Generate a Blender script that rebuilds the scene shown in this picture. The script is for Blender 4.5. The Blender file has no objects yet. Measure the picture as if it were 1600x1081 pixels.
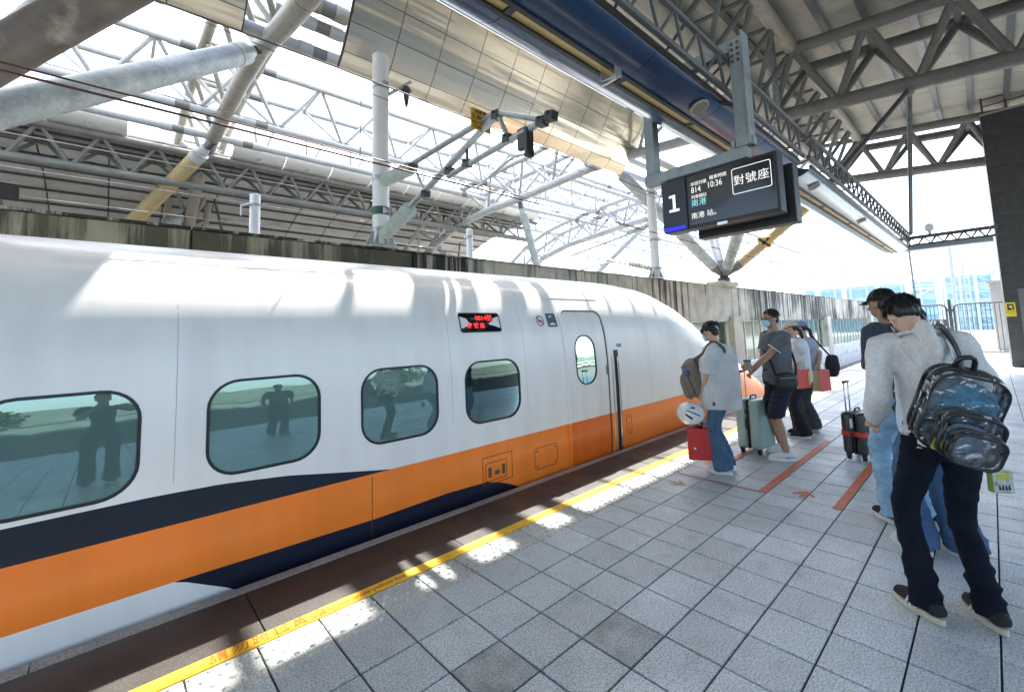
import bpy, bmesh, math, random
from mathutils import Vector, Matrix, noise
from math import radians as RAD, pi, sin, cos, atan2, sqrt, floor
random.seed(7)
SC = bpy.context.scene
COL = SC.collection
V = Vector

# ------------------------------------------------------------------ camera, world, sun, exposure
cd = bpy.data.cameras.new('camera'); cam = bpy.data.objects.new('camera', cd); COL.objects.link(cam)
CR = V((0.7211462, -0.6919077, -0.0348114)); CU = V((-0.0390121, -0.0907270, 0.9951114)); CF = V((0.6916836, 0.7162627, 0.0924202))
CP = V((-1.5091, -2.5143, 1.5770))
m = Matrix.Identity(4)
for i_ in range(3):
    m[i_][0], m[i_][1], m[i_][2], m[i_][3] = CR[i_], CU[i_], -CF[i_], CP[i_]
cam.matrix_world = m
cd.sensor_width = 36.0; cd.lens = 685.46 * 36 / 1600
cd.shift_x = -(835.53 - 800) / 1600; cd.shift_y = (454.31 - 540.5) / 1600
cd.clip_start = 0.05; cd.clip_end = 3000
SC.camera = cam

SUNV = V((0.47, 0.385, 1.0)).normalized()
SUN_EL = math.asin(SUNV.z); SUN_AZ = atan2(SUNV.x, SUNV.y)
w = bpy.data.worlds.new('World'); SC.world = w; w.use_nodes = True
nt = w.node_tree; nt.nodes.clear()
sky = nt.nodes.new('ShaderNodeTexSky'); sky.sky_type = 'NISHITA'; sky.sun_disc = False
sky.sun_elevation = SUN_EL; sky.sun_rotation = SUN_AZ; sky.dust_density = 3.0; sky.air_density = 1.0; sky.ozone_density = 1.0
bg = nt.nodes.new('ShaderNodeBackground'); bg.inputs[1].default_value = 0.15
wo = nt.nodes.new('ShaderNodeOutputWorld')
nt.links.new(sky.outputs[0], bg.inputs[0]); nt.links.new(bg.outputs[0], wo.inputs[0])
sl = bpy.data.lights.new('sun', 'SUN'); sl.energy = 2.9; sl.angle = RAD(0.53); sl.color = (1.0, 0.95, 0.87)
so = bpy.data.objects.new('sun', sl); COL.objects.link(so)
so.rotation_euler = (-SUNV).to_track_quat('-Z', 'Y').to_euler()
SC.view_settings.view_transform = 'Standard'; SC.view_settings.look = 'None'
SC.view_settings.gamma = 1.0; SC.view_settings.use_curve_mapping = False
SC.view_settings.exposure = 2.5
SC.cycles.max_bounces = 10; SC.cycles.diffuse_bounces = 5; SC.cycles.transparent_max_bounces = 24
SC.cycles.use_denoising = True
SC.cycles.sample_clamp_indirect = 6.0

# ------------------------------------------------------------------ materials
MATS = {}
def mat(name, col=(0.5, 0.5, 0.5), rough=0.55, metal=0.0, var=0.0, vscale=3.0, var2=0.0, v2scale=40.0, bump=0.0, bscale=60.0,
        coat=0.0, spec=0.5, emit=None, estr=0.0, trans=0.0, coord='pos', stretch=(1, 1, 1), dirt=None, dscale=2.0, dth=0.55, rnd=0.0, coat_rough=0.05, rvar=0.0):
    if name in MATS: return MATS[name]
    M = bpy.data.materials.new(name); M.use_nodes = True; MATS[name] = M
    t = M.node_tree; N = t.nodes; L = t.links
    b = N['Principled BSDF']
    b.inputs['Base Color'].default_value = (*col, 1); b.inputs['Roughness'].default_value = rough
    b.inputs['Metallic'].default_value = metal; b.inputs['Coat Weight'].default_value = coat; b.inputs['Coat Roughness'].default_value = coat_rough
    b.inputs['Specular IOR Level'].default_value = spec
    if emit:
        b.inputs['Emission Color'].default_value = (*emit, 1); b.inputs['Emission Strength'].default_value = estr
    if trans: b.inputs['Transmission Weight'].default_value = trans
    if var or var2 or bump or dirt or rnd or rvar:
        if coord == 'pos':
            g = N.new('ShaderNodeNewGeometry'); src = g.outputs['Position']
        else:
            g = N.new('ShaderNodeTexCoord'); src = g.outputs['Object']
        mp = N.new('ShaderNodeMapping'); mp.inputs['Scale'].default_value = stretch; L.new(src, mp.inputs['Vector']); src = mp.outputs[0]
    cur = None
    def mul(cur, fac_out, lo, hi):
        mr = N.new('ShaderNodeMapRange'); mr.inputs['From Min'].default_value = 0.3; mr.inputs['From Max'].default_value = 0.7
        mr.inputs['To Min'].default_value = lo; mr.inputs['To Max'].default_value = hi; L.new(fac_out, mr.inputs[0])
        vm = N.new('ShaderNodeVectorMath'); vm.operation = 'SCALE'
        if cur is None: vm.inputs[0].default_value = col
        else: L.new(cur, vm.inputs[0])
        L.new(mr.outputs[0], vm.inputs['Scale']); return vm.outputs[0]
    def nz(scale, det=4, rough_=0.6):
        n = N.new('ShaderNodeTexNoise'); n.inputs['Scale'].default_value = scale; n.inputs['Detail'].default_value = det
        n.inputs['Roughness'].default_value = rough_; L.new(src, n.inputs['Vector']); return n.outputs[0]
    if var: cur = mul(cur, nz(vscale), 1 - var, 1 + var)
    if var2: cur = mul(cur, nz(v2scale, 2), 1 - var2, 1 + var2)
    if rnd:
        oi = N.new('ShaderNodeObjectInfo'); mr = N.new('ShaderNodeMapRange'); mr.inputs['To Min'].default_value = 1 - rnd; mr.inputs['To Max'].default_value = 1 + rnd
        L.new(oi.outputs['Random'], mr.inputs[0]); vm = N.new('ShaderNodeVectorMath'); vm.operation = 'SCALE'
        if cur is None: vm.inputs[0].default_value = col
        else: L.new(cur, vm.inputs[0])
        L.new(mr.outputs[0], vm.inputs['Scale']); cur = vm.outputs[0]
    if dirt:
        n = nz(dscale, 6, 0.65)
        mr = N.new('ShaderNodeMapRange'); mr.inputs['From Min'].default_value = dth - 0.06; mr.inputs['From Max'].default_value = dth + 0.12; L.new(n, mr.inputs[0])
        mx = N.new('ShaderNodeMix'); mx.data_type = 'RGBA'; L.new(mr.outputs[0], mx.inputs[0])
        if cur is None: mx.inputs[6].default_value = (*col, 1)
        else: L.new(cur, mx.inputs[6])
        mx.inputs[7].default_value = (*dirt, 1); cur = mx.outputs[2]
    if cur is not None: L.new(cur, b.inputs['Base Color'])
    if rvar:
        mr = N.new('ShaderNodeMapRange'); mr.inputs['From Min'].default_value = .3; mr.inputs['From Max'].default_value = .7
        mr.inputs['To Min'].default_value = rough - rvar; mr.inputs['To Max'].default_value = rough + rvar
        L.new(nz(vscale * 1.7), mr.inputs[0]); L.new(mr.outputs[0], b.inputs['Roughness'])
    if bump:
        bp = N.new('ShaderNodeBump'); bp.inputs['Strength'].default_value = bump; bp.inputs['Distance'].default_value = 0.01
        L.new(nz(bscale, 3), bp.inputs['Height']); L.new(bp.outputs[0], b.inputs['Normal'])
    return M

def glass_mat(name, tint, refl_tint, fac, rough=0.02, wob=0.0, wscale=3.0, film=None, film_amt=0.0):
    M = bpy.data.materials.new(name); M.use_nodes = True; t = M.node_tree; N = t.nodes; L = t.links; N.clear()
    o = N.new('ShaderNodeOutputMaterial'); tr = N.new('ShaderNodeBsdfTransparent'); tr.inputs[0].default_value = (*tint, 1)
    gl = N.new('ShaderNodeBsdfGlossy'); gl.inputs['Color'].default_value = (*refl_tint, 1); gl.inputs['Roughness'].default_value = rough
    fr = N.new('ShaderNodeFresnel'); fr.inputs['IOR'].default_value = 1.5
    mr = N.new('ShaderNodeMapRange'); mr.inputs['From Min'].default_value = 0.04; mr.inputs['To Min'].default_value = fac; mr.inputs['To Max'].default_value = 1.0
    L.new(fr.outputs[0], mr.inputs[0])
    mx = N.new('ShaderNodeMixShader'); L.new(mr.outputs[0], mx.inputs[0]); L.new(tr.outputs[0], mx.inputs[1]); L.new(gl.outputs[0], mx.inputs[2]); L.new(mx.outputs[0], o.inputs[0])
    if film:
        df = N.new('ShaderNodeBsdfDiffuse'); df.inputs[0].default_value = (*film, 1); m2 = N.new('ShaderNodeMixShader'); m2.inputs[0].default_value = film_amt
        L.new(tr.outputs[0], m2.inputs[1]); L.new(df.outputs[0], m2.inputs[2]); L.new(m2.outputs[0], mx.inputs[1])
    if wob:
        n = N.new('ShaderNodeTexNoise'); n.inputs['Scale'].default_value = wscale; n.inputs['Detail'].default_value = 2
        g = N.new('ShaderNodeNewGeometry'); L.new(g.outputs['Position'], n.inputs['Vector'])
        bp = N.new('ShaderNodeBump'); bp.inputs['Strength'].default_value = wob; bp.inputs['Distance'].default_value = 0.02
        L.new(n.outputs[0], bp.inputs['Height']); L.new(bp.outputs[0], gl.inputs['Normal'])
    MATS[name] = M
    return M

# ------------------------------------------------------------------ mesh collector
class MB:
    def __init__(s): s.v = []; s.f = []; s.mi = []; s.cur = 0
    def add(s, vs, fs):
        k = len(s.v); s.v.extend([tuple(p) for p in vs]); s.f.extend([tuple(i + k for i in f) for f in fs]); s.mi.extend([s.cur] * len(fs))
    def box(s, lo, hi):
        x0, y0, z0 = lo; x1, y1, z1 = hi
        s.add([(x0, y0, z0), (x1, y0, z0), (x1, y1, z0), (x0, y1, z0), (x0, y0, z1), (x1, y0, z1), (x1, y1, z1), (x0, y1, z1)],
              [(0, 3, 2, 1), (4, 5, 6, 7), (0, 1, 5, 4), (1, 2, 6, 5), (2, 3, 7, 6), (3, 0, 4, 7)])
    def obox(s, c, ax, ay, az):   # oriented box: half-axis vectors
        c = V(c); ax = V(ax); ay = V(ay); az = V(az)
        vs = [c + sx * ax + sy * ay + sz * az for sz in (-1, 1) for sx, sy in ((-1, -1), (1, -1), (1, 1), (-1, 1))]
        s.add(vs, [(0, 3, 2, 1), (4, 5, 6, 7), (0, 1, 5, 4), (1, 2, 6, 5), (2, 3, 7, 6), (3, 0, 4, 7)])
    def rings(s, rs, cap=True, closed=True):
        n = len(rs[0]); vs = [p for r_ in rs for p in r_]; fs = []
        for i in range(len(rs) - 1):
            for j in range(n if closed else n - 1):
                a = i * n + j; b = i * n + (j + 1) % n; fs.append((a, b, b + n, a + n))
        if cap and closed:
            fs.append(tuple(range(n - 1, -1, -1))); fs.append(tuple((len(rs) - 1) * n + j for j in range(n)))
        s.add(vs, fs)
    def tube(s, pts, rad, n=8, cap=True, side=None, smooth=0, squash=None):
        P = [V(p) for p in pts]
        R = list(rad) if hasattr(rad, '__len__') else [rad] * len(P)
        R = [(r_, r_) if not hasattr(r_, '__len__') else tuple(r_) for r_ in R]
        if smooth: P, R = resample(P, R, smooth)
        rs = []; prev = None
        for i, p in enumerate(P):
            t = (P[min(i + 1, len(P) - 1)] - P[max(i - 1, 0)]).normalized()
            if side is not None: sv = V(side)
            elif prev is not None: sv = prev
            else: sv = V((0, 0, 1)) if abs(t.z) < 0.9 else V((1, 0, 0))
            sv = (sv - t * sv.dot(t))
            if sv.length < 1e-6: sv = t.orthogonal()
            sv.normalize(); prev = sv; nv = t.cross(sv)
            a, b = R[i]
            rs.append([p + sv * (b * cos(2 * pi * k / n)) + nv * (a * sin(2 * pi * k / n)) for k in range(n)])
        s.rings(rs, cap)
    def cyl(s, p, q, r, r2=None, n=12): s.tube([p, q], [r, r if r2 is None else r2], n)
    def ell(s, c, r, n=14, m_=9, rot=None):
        c = V(c); rs = []
        for i in range(m_ + 1):
            th = pi * (0.02 + 0.96 * i / m_); ring = []
            for k in range(n):
                a = 2 * pi * k / n; d = V((r[0] * sin(th) * cos(a), r[1] * sin(th) * sin(a), r[2] * cos(th)))
                if rot is not None: d = rot @ d
                ring.append(c + d)
            rs.append(ring)
        s.rings(rs)
    def quad(s, a, b, c, d): s.add([a, b, c, d], [(0, 1, 2, 3)])
    def mesh(s, name, mats=None, smooth=False):
        me = bpy.data.meshes.new(name); me.from_pydata(s.v, [], s.f)
        for mm in (mats if isinstance(mats, (list, tuple)) else [mats]): 
            if mm: me.materials.append(mm)
        if any(s.mi): me.polygons.foreach_set('material_index', s.mi)
        me.update(); bm = bmesh.new(); bm.from_mesh(me); bmesh.ops.recalc_face_normals(bm, faces=bm.faces); bm.to_mesh(me); bm.free()
        if smooth: shade(me, smooth)
        return me
    def build(s, name, mats, parent=None, smooth=False, bevel=0.0, seg=2):
        me = s.mesh(name, mats, False)
        if bevel:
            bm = bmesh.new(); bm.from_mesh(me); bmesh.ops.remove_doubles(bm, verts=bm.verts, dist=1e-5)
            es = [e for e in bm.edges if len(e.link_faces) == 2 and e.calc_face_angle(0) > 0.5]
            bmesh.ops.bevel(bm, geom=es, offset=bevel, segments=seg, profile=0.5, affect='EDGES', clamp_overlap=True)
            bm.to_mesh(me); bm.free()
        if smooth: shade(me, smooth)
        return link(name, me, parent)

def shade(me, ang):
    me.polygons.foreach_set('use_smooth', [True] * len(me.polygons)); me.update()
    if ang is not True: me.set_sharp_from_angle(angle=RAD(ang))

def resample(P, R, k):
    n = len(P); OP = []; OR = []
    for i in range(n - 1):
        p0 = P[max(i - 1, 0)]; p1 = P[i]; p2 = P[i + 1]; p3 = P[min(i + 2, n - 1)]
        for j in range(k):
            t = j / k; t2 = t * t; t3 = t2 * t
            OP.append(0.5 * ((2 * p1) + (p2 - p0) * t + (2 * p0 - 5 * p1 + 4 * p2 - p3) * t2 + (-p0 + 3 * p1 - 3 * p2 + p3) * t3))
            u = t * t * (3 - 2 * t); OR.append(tuple(R[i][q] * (1 - u) + R[i + 1][q] * u for q in (0, 1)))
    OP.append(P[-1]); OR.append(R[-1]); return OP, OR

def PAR(o, parent):
    o.parent = parent
def link(name, me, parent=None):
    o = bpy.data.objects.new(name, me); COL.objects.link(o)
    if parent is not None:
        o.parent = parent
        if parent.type == 'EMPTY' and not parent.get('_local'):
            o.matrix_parent_inverse = Matrix.Translation(-parent.location)
    return o
def tag(o, label=None, cat=None, group=None, kind=None):
    if label: o['label'] = label
    if cat: o['category'] = cat
    if group: o['group'] = group
    if kind: o['kind'] = kind
    return o
def thing(name, loc, label, cat, group=None, kind=None):
    o = bpy.data.objects.new(name, None); COL.objects.link(o); o.location = loc; o.empty_display_size = 0.2
    return tag(o, label, cat, group, kind)
def struct(o): o['kind'] = 'structure'; return o

_UC = {}
def bar(name, p, q, r, mt, parent, n=12):
    """a round tube as a part: one unit cylinder shared by every tube of that material"""
    key = (mt.name, n)
    if key not in _UC:
        b = MB(); b.tube([(0, 0, 0), (0, 0, 1)], 1.0, n); _UC[key] = b.mesh('tube', mt, 40)
    o = bpy.data.objects.new(name, _UC[key]); COL.objects.link(o)
    p = V(p); q = V(q); d = q - p
    M4 = Matrix.Translation(p) @ d.to_track_quat('Z', 'Y').to_matrix().to_4x4() @ Matrix.Diagonal((r, r, d.length, 1))
    o.parent = parent
    if parent is not None and parent.type == 'EMPTY': o.matrix_parent_inverse = Matrix.Translation(-parent.location)
    o.matrix_basis = M4
    return o

FONT = None
def text_mesh(body, size, origin, right, up, mt, name='lettering', parent=None, align='LEFT', depth=0.0008, spacing=1.0, bold=0.0, aspect=1.0, push=0.001):
    cu = bpy.data.curves.new('lettering', 'FONT'); cu.body = body; cu.size = size; cu.align_x = align; cu.align_y = 'CENTER'
    cu.extrude = depth; cu.space_character = spacing; cu.offset = bold; cu.resolution_u = 3
    o = bpy.data.objects.new('t', cu); COL.objects.link(o)
    dg = bpy.context.evaluated_depsgraph_get(); me = bpy.data.meshes.new_from_object(o.evaluated_get(dg))
    bpy.data.objects.remove(o); bpy.data.curves.remove(cu)
    r_ = V(right).normalized(); u_ = V(up).normalized(); n_ = r_.cross(u_)
    O = V(origin) + n_ * push
    for v in me.vertices: v.co = O + r_ * (v.co.x * aspect) + u_ * v.co.y + n_ * v.co.z
    me.materials.clear(); me.materials.append(mt); me.name = name
    return link(name, me, parent)

def rbox(name, lo, hi, mt, parent=None, bev=0.01, seg=3, smooth=40):
    b = MB(); b.box(lo, hi); return b.build(name, mt, parent, smooth, bev, seg)

# ------------------------------------------------------------------ common materials
steel_white = mat('white painted steel', (0.40, 0.42, 0.43), 0.42, 0, var=.1, vscale=1.2, var2=.06, v2scale=9, dirt=(.24, .23, .20), dscale=1.6, dth=.66)
steel_grey = mat('grey painted steel', (0.16, 0.165, 0.152), 0.5, 0, var=.14, vscale=1.6, var2=.08, v2scale=14, dirt=(.13, .13, .115), dscale=2.1, dth=.62)
steel_beige = mat('beige painted steel', (0.31, 0.295, 0.245), 0.5, 0, var=.16, vscale=2, var2=.1, v2scale=16, dirt=(.24, .23, .19), dscale=3, dth=.6)
steel_dark = mat('dark steel', (0.10, 0.10, 0.10), 0.5, 0.3, var=.2, vscale=4)
steel_brown = mat('weathered brown steel', (0.12, 0.10, 0.085), 0.5, 0, var=.35, vscale=3, stretch=(1, 1, 1), dirt=(.3, .29, .25), dscale=2.2, dth=.6, bump=.15, bscale=14)
galv = mat('galvanised steel', (0.42, 0.46, 0.47), 0.42, 0.55, var=.12, vscale=5, var2=.1, v2scale=30, dirt=(.25, .27, .27), dscale=5, dth=.6)
galv_pipe = mat('patchy galvanised pipe', (0.36, 0.41, 0.42), 0.5, 0.15, var=.25, vscale=3.5, var2=.12, v2scale=20, dirt=(.6, .6, .54), dscale=2.3, dth=.63)
yellow_pipe = mat('faded yellow paint', (0.43, 0.335, 0.17), 0.5, 0, var=.14, vscale=3, dirt=(.3, .22, .12), dscale=3, dth=.64)
white_pole = mat('white pole paint', (0.74, 0.76, 0.78), 0.35, 0, var=.05, vscale=3)
black_plastic = mat('black plastic', (0.012, 0.012, 0.013), 0.35)
rubber = mat('rubber', (0.015, 0.015, 0.016), 0.7)
alu = mat('brushed aluminium', (0.55, 0.55, 0.54), 0.3, 0.9, var=.08, vscale=20)
chrome = mat('polished metal', (0.6, 0.6, 0.6), 0.18, 1.0)
# ------------------------------------------------------------------ ground, platform
earth = mat('earth', (0.16, 0.15, 0.12), 0.95, 0, var=.25, vscale=.05)
b = MB(); b.quad((-900, -900, -1.72), (1500, -900, -1.72), (1500, 1200, -1.72), (-900, 1200, -1.72)); struct(b.build('ground', earth))
ballast = mat('ballast stone', (0.23, 0.22, 0.20), 0.95, 0, var=.2, vscale=1.5, var2=.5, v2scale=18, bump=1.0, bscale=22)
def ballast_bed(y0, y1, z, x0=-30, x1=260):
    b = MB(); b.quad((x0, y0, z), (x1, y0, z), (x1, y1, z), (x0, y1, z)); return b.build('track_bed', ballast)
struct(ballast_bed(0.98, 4.75, -1.42)); struct(ballast_bed(5.25, 30, -1.42, -60, 260)); struct(ballast_bed(-13.2, -9.3, -1.42, -40, 60))
# loose ballast stones by the wall foot
b = MB()
rs_ = random.Random(3)
for i in range(2600):
    x = 13.5 + 26 * rs_.random() ** 1.3; y = rs_.uniform(1.2, 4.6); r_ = rs_.uniform(.03, .065); z = -1.42 + r_ * .4
    M3 = Matrix.Rotation(rs_.uniform(0, 6), 3, V((rs_.random(), rs_.random(), rs_.random())).normalized())
    b.add([V((x, y, z)) + M3 @ V((a * r_, c * r_ * .8, d * r_ * .7)) for a, c, d in ((1, 0, 0), (-1, 0, 0), (0, 1, 0), (0, -1, 0), (0, 0, 1), (0, 0, -1))],
          [(0, 2, 4), (2, 1, 4), (1, 3, 4), (3, 0, 4), (2, 0, 5), (1, 2, 5), (3, 1, 5), (0, 3, 5)])
tag(b.build('ballast_gravel', mat('gravel stone', (0.30, 0.28, 0.25), .9, 0, var=.35, vscale=14)), 'loose grey ballast stones between platform edge and wall', 'gravel', kind='stuff')
rail_m = mat('rail steel', (0.20, 0.16, 0.13), 0.4, 0.7)
for y in (2.05, 3.49):
    b = MB()
    b.box((-30, y - .035, -1.30), (200, y + .035, -1.25)); b.box((-30, y - .01, -1.40), (200, y + .01, -1.30)); b.box((-30, y - .07, -1.42), (200, y + .07, -1.40))
    tag(b.build('rail', rail_m), 'steel rail of the platform track, %s the wall' % ('farther from' if y < 2.5 else 'closest to'), 'rail')

platform = bpy.data.objects.new('platform', None); COL.objects.link(platform); platform['kind'] = 'structure'
platform['label'] = 'grey tiled railway platform'
grout = mat('dark grout', (0.035, 0.035, 0.035), 0.9, 0, var=.2, vscale=8)
conc = mat('concrete', (0.36, 0.35, 0.32), 0.85, 0, var=.16, vscale=1.1, var2=.1, v2scale=16, bump=.2, bscale=50)
b = MB(); b.box((-14, -9.0, -1.6), (24.2, 0.985, -0.032)); b.build('slab', conc, platform)
b = MB(); b.box((-14, -9.0, -0.032), (24.2, 0.99, -0.009)); b.build('grout_bed', grout, platform)

def tile_mat(name, col, stain=0.0):
    M = bpy.data.materials.new(name); M.use_nodes = True; MATS[name] = M; t = M.node_tree; N = t.nodes; L = t.links; bs = N['Principled BSDF']
    g = N.new('ShaderNodeNewGeometry')
    def nz(sc, det=3, rg=.6):
        n = N.new('ShaderNodeTexNoise'); n.inputs['Scale'].default_value = sc; n.inputs['Detail'].default_value = det; n.inputs['Roughness'].default_value = rg
        L.new(g.outputs['Position'], n.inputs['Vector']); return n.outputs[0]
    def ramp(o, a, bb, lo, hi):
        mr = N.new('ShaderNodeMapRange'); mr.inputs['From Min'].default_value = a; mr.inputs['From Max'].default_value = bb
        mr.inputs['To Min'].default_value = lo; mr.inputs['To Max'].default_value = hi; L.new(o, mr.inputs[0]); return mr.outputs[0]
    def mulv(a, bb):
        mm = N.new('ShaderNodeMath'); mm.operation = 'MULTIPLY'; L.new(a, mm.inputs[0]); L.new(bb, mm.inputs[1]); return mm.outputs[0]
    oi = N.new('ShaderNodeObjectInfo')
    grain = ramp(nz(105, 2, .5), .36, .58, .58, 1.12)
    big = ramp(nz(1.3, 5), .3, .7, .80, 1.10)
    mid = ramp(nz(7, 5), .28, .5, .86, 1.04)
    f = mulv(mulv(grain, big), mulv(mid, ramp(oi.outputs['Random'], 0, 1, .88, 1.08)))
    if stain:
        f = mulv(f, ramp(nz(5, 4), .35, .6, 1 - stain, 1.0))
    vm = N.new('ShaderNodeVectorMath'); vm.operation = 'SCALE'; vm.inputs[0].default_value = col; L.new(f, vm.inputs['Scale']); L.new(vm.outputs[0], bs.inputs['Base Color'])
    L.new(ramp(nz(2.2, 4), .3, .7, .34, .58), bs.inputs['Roughness']); bs.inputs['Specular IOR Level'].default_value = .5
    bp = N.new('ShaderNodeBump'); bp.inputs['Strength'].default_value = .55; bp.inputs['Distance'].default_value = .004; L.new(nz(105, 2, .5), bp.inputs['Height']); L.new(bp.outputs[0], bs.inputs['Normal'])
    return M
tile_m = tile_mat('grey paving tile', (0.52, 0.58, 0.61))
tile_dark = tile_mat('stained paving tile', (0.40, 0.435, 0.45), .35)
tact_m = tile_mat('tactile tile', (0.52, 0.54, 0.51))
strip_m = tile_mat('brown edge stone', (0.056, 0.052, 0.048))
cope_m = tile_mat('coping stone', (0.42, 0.41, 0.39))
T = 0.3; J = 0.0045
def tile_mesh(name, mt, w=T, d=T, bump=False, z=0.0):
    bm_ = bmesh.new(); h = .028
    vs = [bm_.verts.new(p) for p in [(J, -d + J, -h), (w - J, -d + J, -h), (w - J, -J, -h), (J, -J, -h), (J, -d + J, 0), (w - J, -d + J, 0), (w - J, -J, 0), (J, -J, 0)]]
    for f in [(0, 3, 2, 1), (4, 5, 6, 7), (0, 1, 5, 4), (1, 2, 6, 5), (2, 3, 7, 6), (3, 0, 4, 7)]: bm_.faces.new([vs[i] for i in f])
    top = [e for e in bm_.edges if all(v.co.z > -.001 for v in e.verts)]
    bmesh.ops.bevel(bm_, geom=top, offset=.003, segments=1, affect='EDGES')
    if bump:
        for ix in range(4):
            for iy in range(5):
                cx = w * (ix + .5 + (.25 if iy % 2 else -.25)) / 4; cy = -d * (iy + .5) / 5
                base = [bm_.verts.new((cx + .017 * cos(a * pi / 4), cy + .013 * sin(a * pi / 4), 0)) for a in range(8)]
                topv = [bm_.verts.new((cx + .009 * cos(a * pi / 4), cy + .007 * sin(a * pi / 4), .0085)) for a in range(8)]
                for a in range(8): bm_.faces.new((base[a], base[(a + 1) % 8], topv[(a + 1) % 8], topv[a]))
                bm_.faces.new(topv)
    bmesh.ops.recalc_face_normals(bm_, faces=bm_.faces)
    me = bpy.data.meshes.new(name); bm_.to_mesh(me); bm_.free(); me.materials.append(mt); return me
tm = tile_mesh('tile', tile_m); tmd = tile_mesh('tile', tile_dark); tact = tile_mesh('tactile_tile', tact_m, bump=True)
def seen(x, y, z=0.0, mx=40):
    d = V((x, y, z)) - CP; zz = d.dot(CF)
    if zz < .2: return False
    px = 835.5 + 685.46 * d.dot(CR) / zz; py = 454.3 - 685.46 * d.dot(CU) / zz
    return -mx < px < 1600 + mx and -mx < py < 1081 + mx
cells = [(i, j) for i in range(-46, 81) for j in range(0, 30)]
vis = sorted([c for c in cells if seen(c[0] * T + .15, -c[1] * T - .15, 0, 60)], key=lambda c: (V((c[0] * T + .15, -c[1] * T - .15, 0)) - CP).length)
near = set(vis[:300]); DARKT = {(1, 3), (-1, 2)}
def local_dup(src_mesh, name, loc, parent, jig=0.0):
    o = bpy.data.objects.new(name, src_mesh); COL.objects.link(o); o.parent = parent; o.location = loc
    if jig: o.rotation_euler = (random.uniform(-jig, jig), random.uniform(-jig, jig), 0)
    return o
for (i, j) in vis[:300]:
    local_dup(tmd if (i, j) in DARKT else tm, 'tile', (i * T, -j * T, random.uniform(-.0008, .0006)), platform, .0025)
def merged(name, src, cells_, zoff=0):
    vs = []; fs = []; base = [tuple(v.co) for v in src.vertices]; bf = [tuple(p.vertices) for p in src.polygons]
    for (i, j) in cells_:
        k = len(vs); dz = random.uniform(-.0008, .0006); vs += [(x + i * T, y - j * T, z + dz) for x, y, z in base]; fs += [tuple(q + k for q in f) for f in bf]
    me = bpy.data.meshes.new(name); me.from_pydata(vs, [], fs); me.materials.append(src.materials[0]); o = link(name, me, platform); o['kind'] = 'stuff'; return o
merged('tile_field', tm, [c for c in cells if c not in near])
tc = [(i, -1) for i in range(-46, 81)]
tv = sorted([c for c in tc if seen(c[0] * T + .15, .15)], key=lambda c: abs(c[0] * T + 1.5))[:62]
tset = set(tv)
for (i, j) in tv: local_dup(tact, 'tactile_tile', (i * T, T - .015, random.uniform(-.0008, .0006)), platform, .002)
# (tactile row sits in front of the yellow line)
b = MB()
me_far = merged('tactile_field', tact, [c for c in tc if c not in tset]); me_far.location = (0, -.015, 0)
# edge slabs (brown stone) and coping
sx = [-14.8 + 1.3 * k for k in range(0, 31)]
smesh = MB(); smesh.box((.004, .386, -.028), (1.296, .908, 0.0)); sm_ = smesh.mesh('edge_slab', strip_m)
cmesh = MB(); cmesh.box((.003, .914, -.10), (1.297, 1.0, 0.002)); cm_ = cmesh.mesh('coping_stone', cope_m)
for k, x in enumerate(sx):
    x = x - .34
    if x > 22.9: continue
    local_dup(sm_, 'edge_slab', (x, 0, random.uniform(-.0008, .0008)), platform, .0006)
    local_dup(cm_, 'coping_stone', (x + .4, 0, random.uniform(-.001, .0008)), platform, .0006)
# painted yellow line
ypaint = mat('yellow line paint', (0.80, 0.47, 0.02), 0.5, 0, var=.12, vscale=2.5, var2=.12, v2scale=30, dirt=(.42, .30, .10), dscale=7, dth=.66, bump=.15, bscale=120)
yl = bpy.data.objects.new('yellow_line', None); COL.objects.link(yl); yl.parent = platform
b = MB(); x = -14
rr = random.Random(5)
while x < 24.1:
    L_ = 1.2; b.box((x + .002, .288, -.028), (min(x + L_, 24.15) - .002, .382, 0.0015)); x += L_
ylo = b.build('yellow_line_strip', ypaint, platform)
redtxt = mat('orange red lettering', (0.55, 0.12, 0.02), 0.55)
text_mesh('請勿跨越黃線', .085, (-1.10, .335, .0019), (1, 0, 0), (0, 1, 0), redtxt, parent=ylo, spacing=1.2, depth=.0003, aspect=1.0)
text_mesh('Do not cross yellow line', .052, (-.56, .335, .0019), (1, 0, 0), (0, 1, 0), redtxt, parent=ylo, spacing=1.0, depth=.0003, bold=.001)
text_mesh('請勿跨越黃線', .085, (4.2, .335, .0019), (1, 0, 0), (0, 1, 0), redtxt, parent=ylo, spacing=1.2, depth=.0003)
bpy.data.objects.remove(yl)
# fine second tactile patch on the line at x 0.65
# queue lines
qred = mat('worn red line paint', (0.50, 0.11, 0.045), 0.55, 0, var=.14, vscale=9, var2=.12, v2scale=80, dirt=(.36, .30, .28), dscale=45, dth=.64)
qgold = mat('worn gold arrow paint', (0.42, 0.27, 0.10), 0.55, 0, var=.15, vscale=12, dirt=(.36, .34, .3), dscale=45, dth=.63)
def paint(name, pts, mt, z=.0045):
    b = MB(); b.add([(x, y, z) for x, y in pts] , [tuple(range(len(pts)))]); return b.build(name, mt, platform)
paint('queue_line', [(2.94, -.90), (5.4, -.90), (5.4, -.83), (2.94, -.83)], qred)
paint('queue_line', [(2.94, -1.50), (5.0, -1.50), (5.0, -1.43), (2.94, -1.43)], qred)
paint('queue_line', [(2.94, -.828), (2.965, -.828), (2.965, -.02), (2.94, -.02)], qred)
paint('queue_line', [(3.60, -.29), (4.65, -.29), (4.65, -.22), (3.60, -.22)], qred)
paint('queue_line', [(3.60, -.20), (3.95, -.20), (3.95, -.03), (3.60, -.03)], qred)
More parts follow.
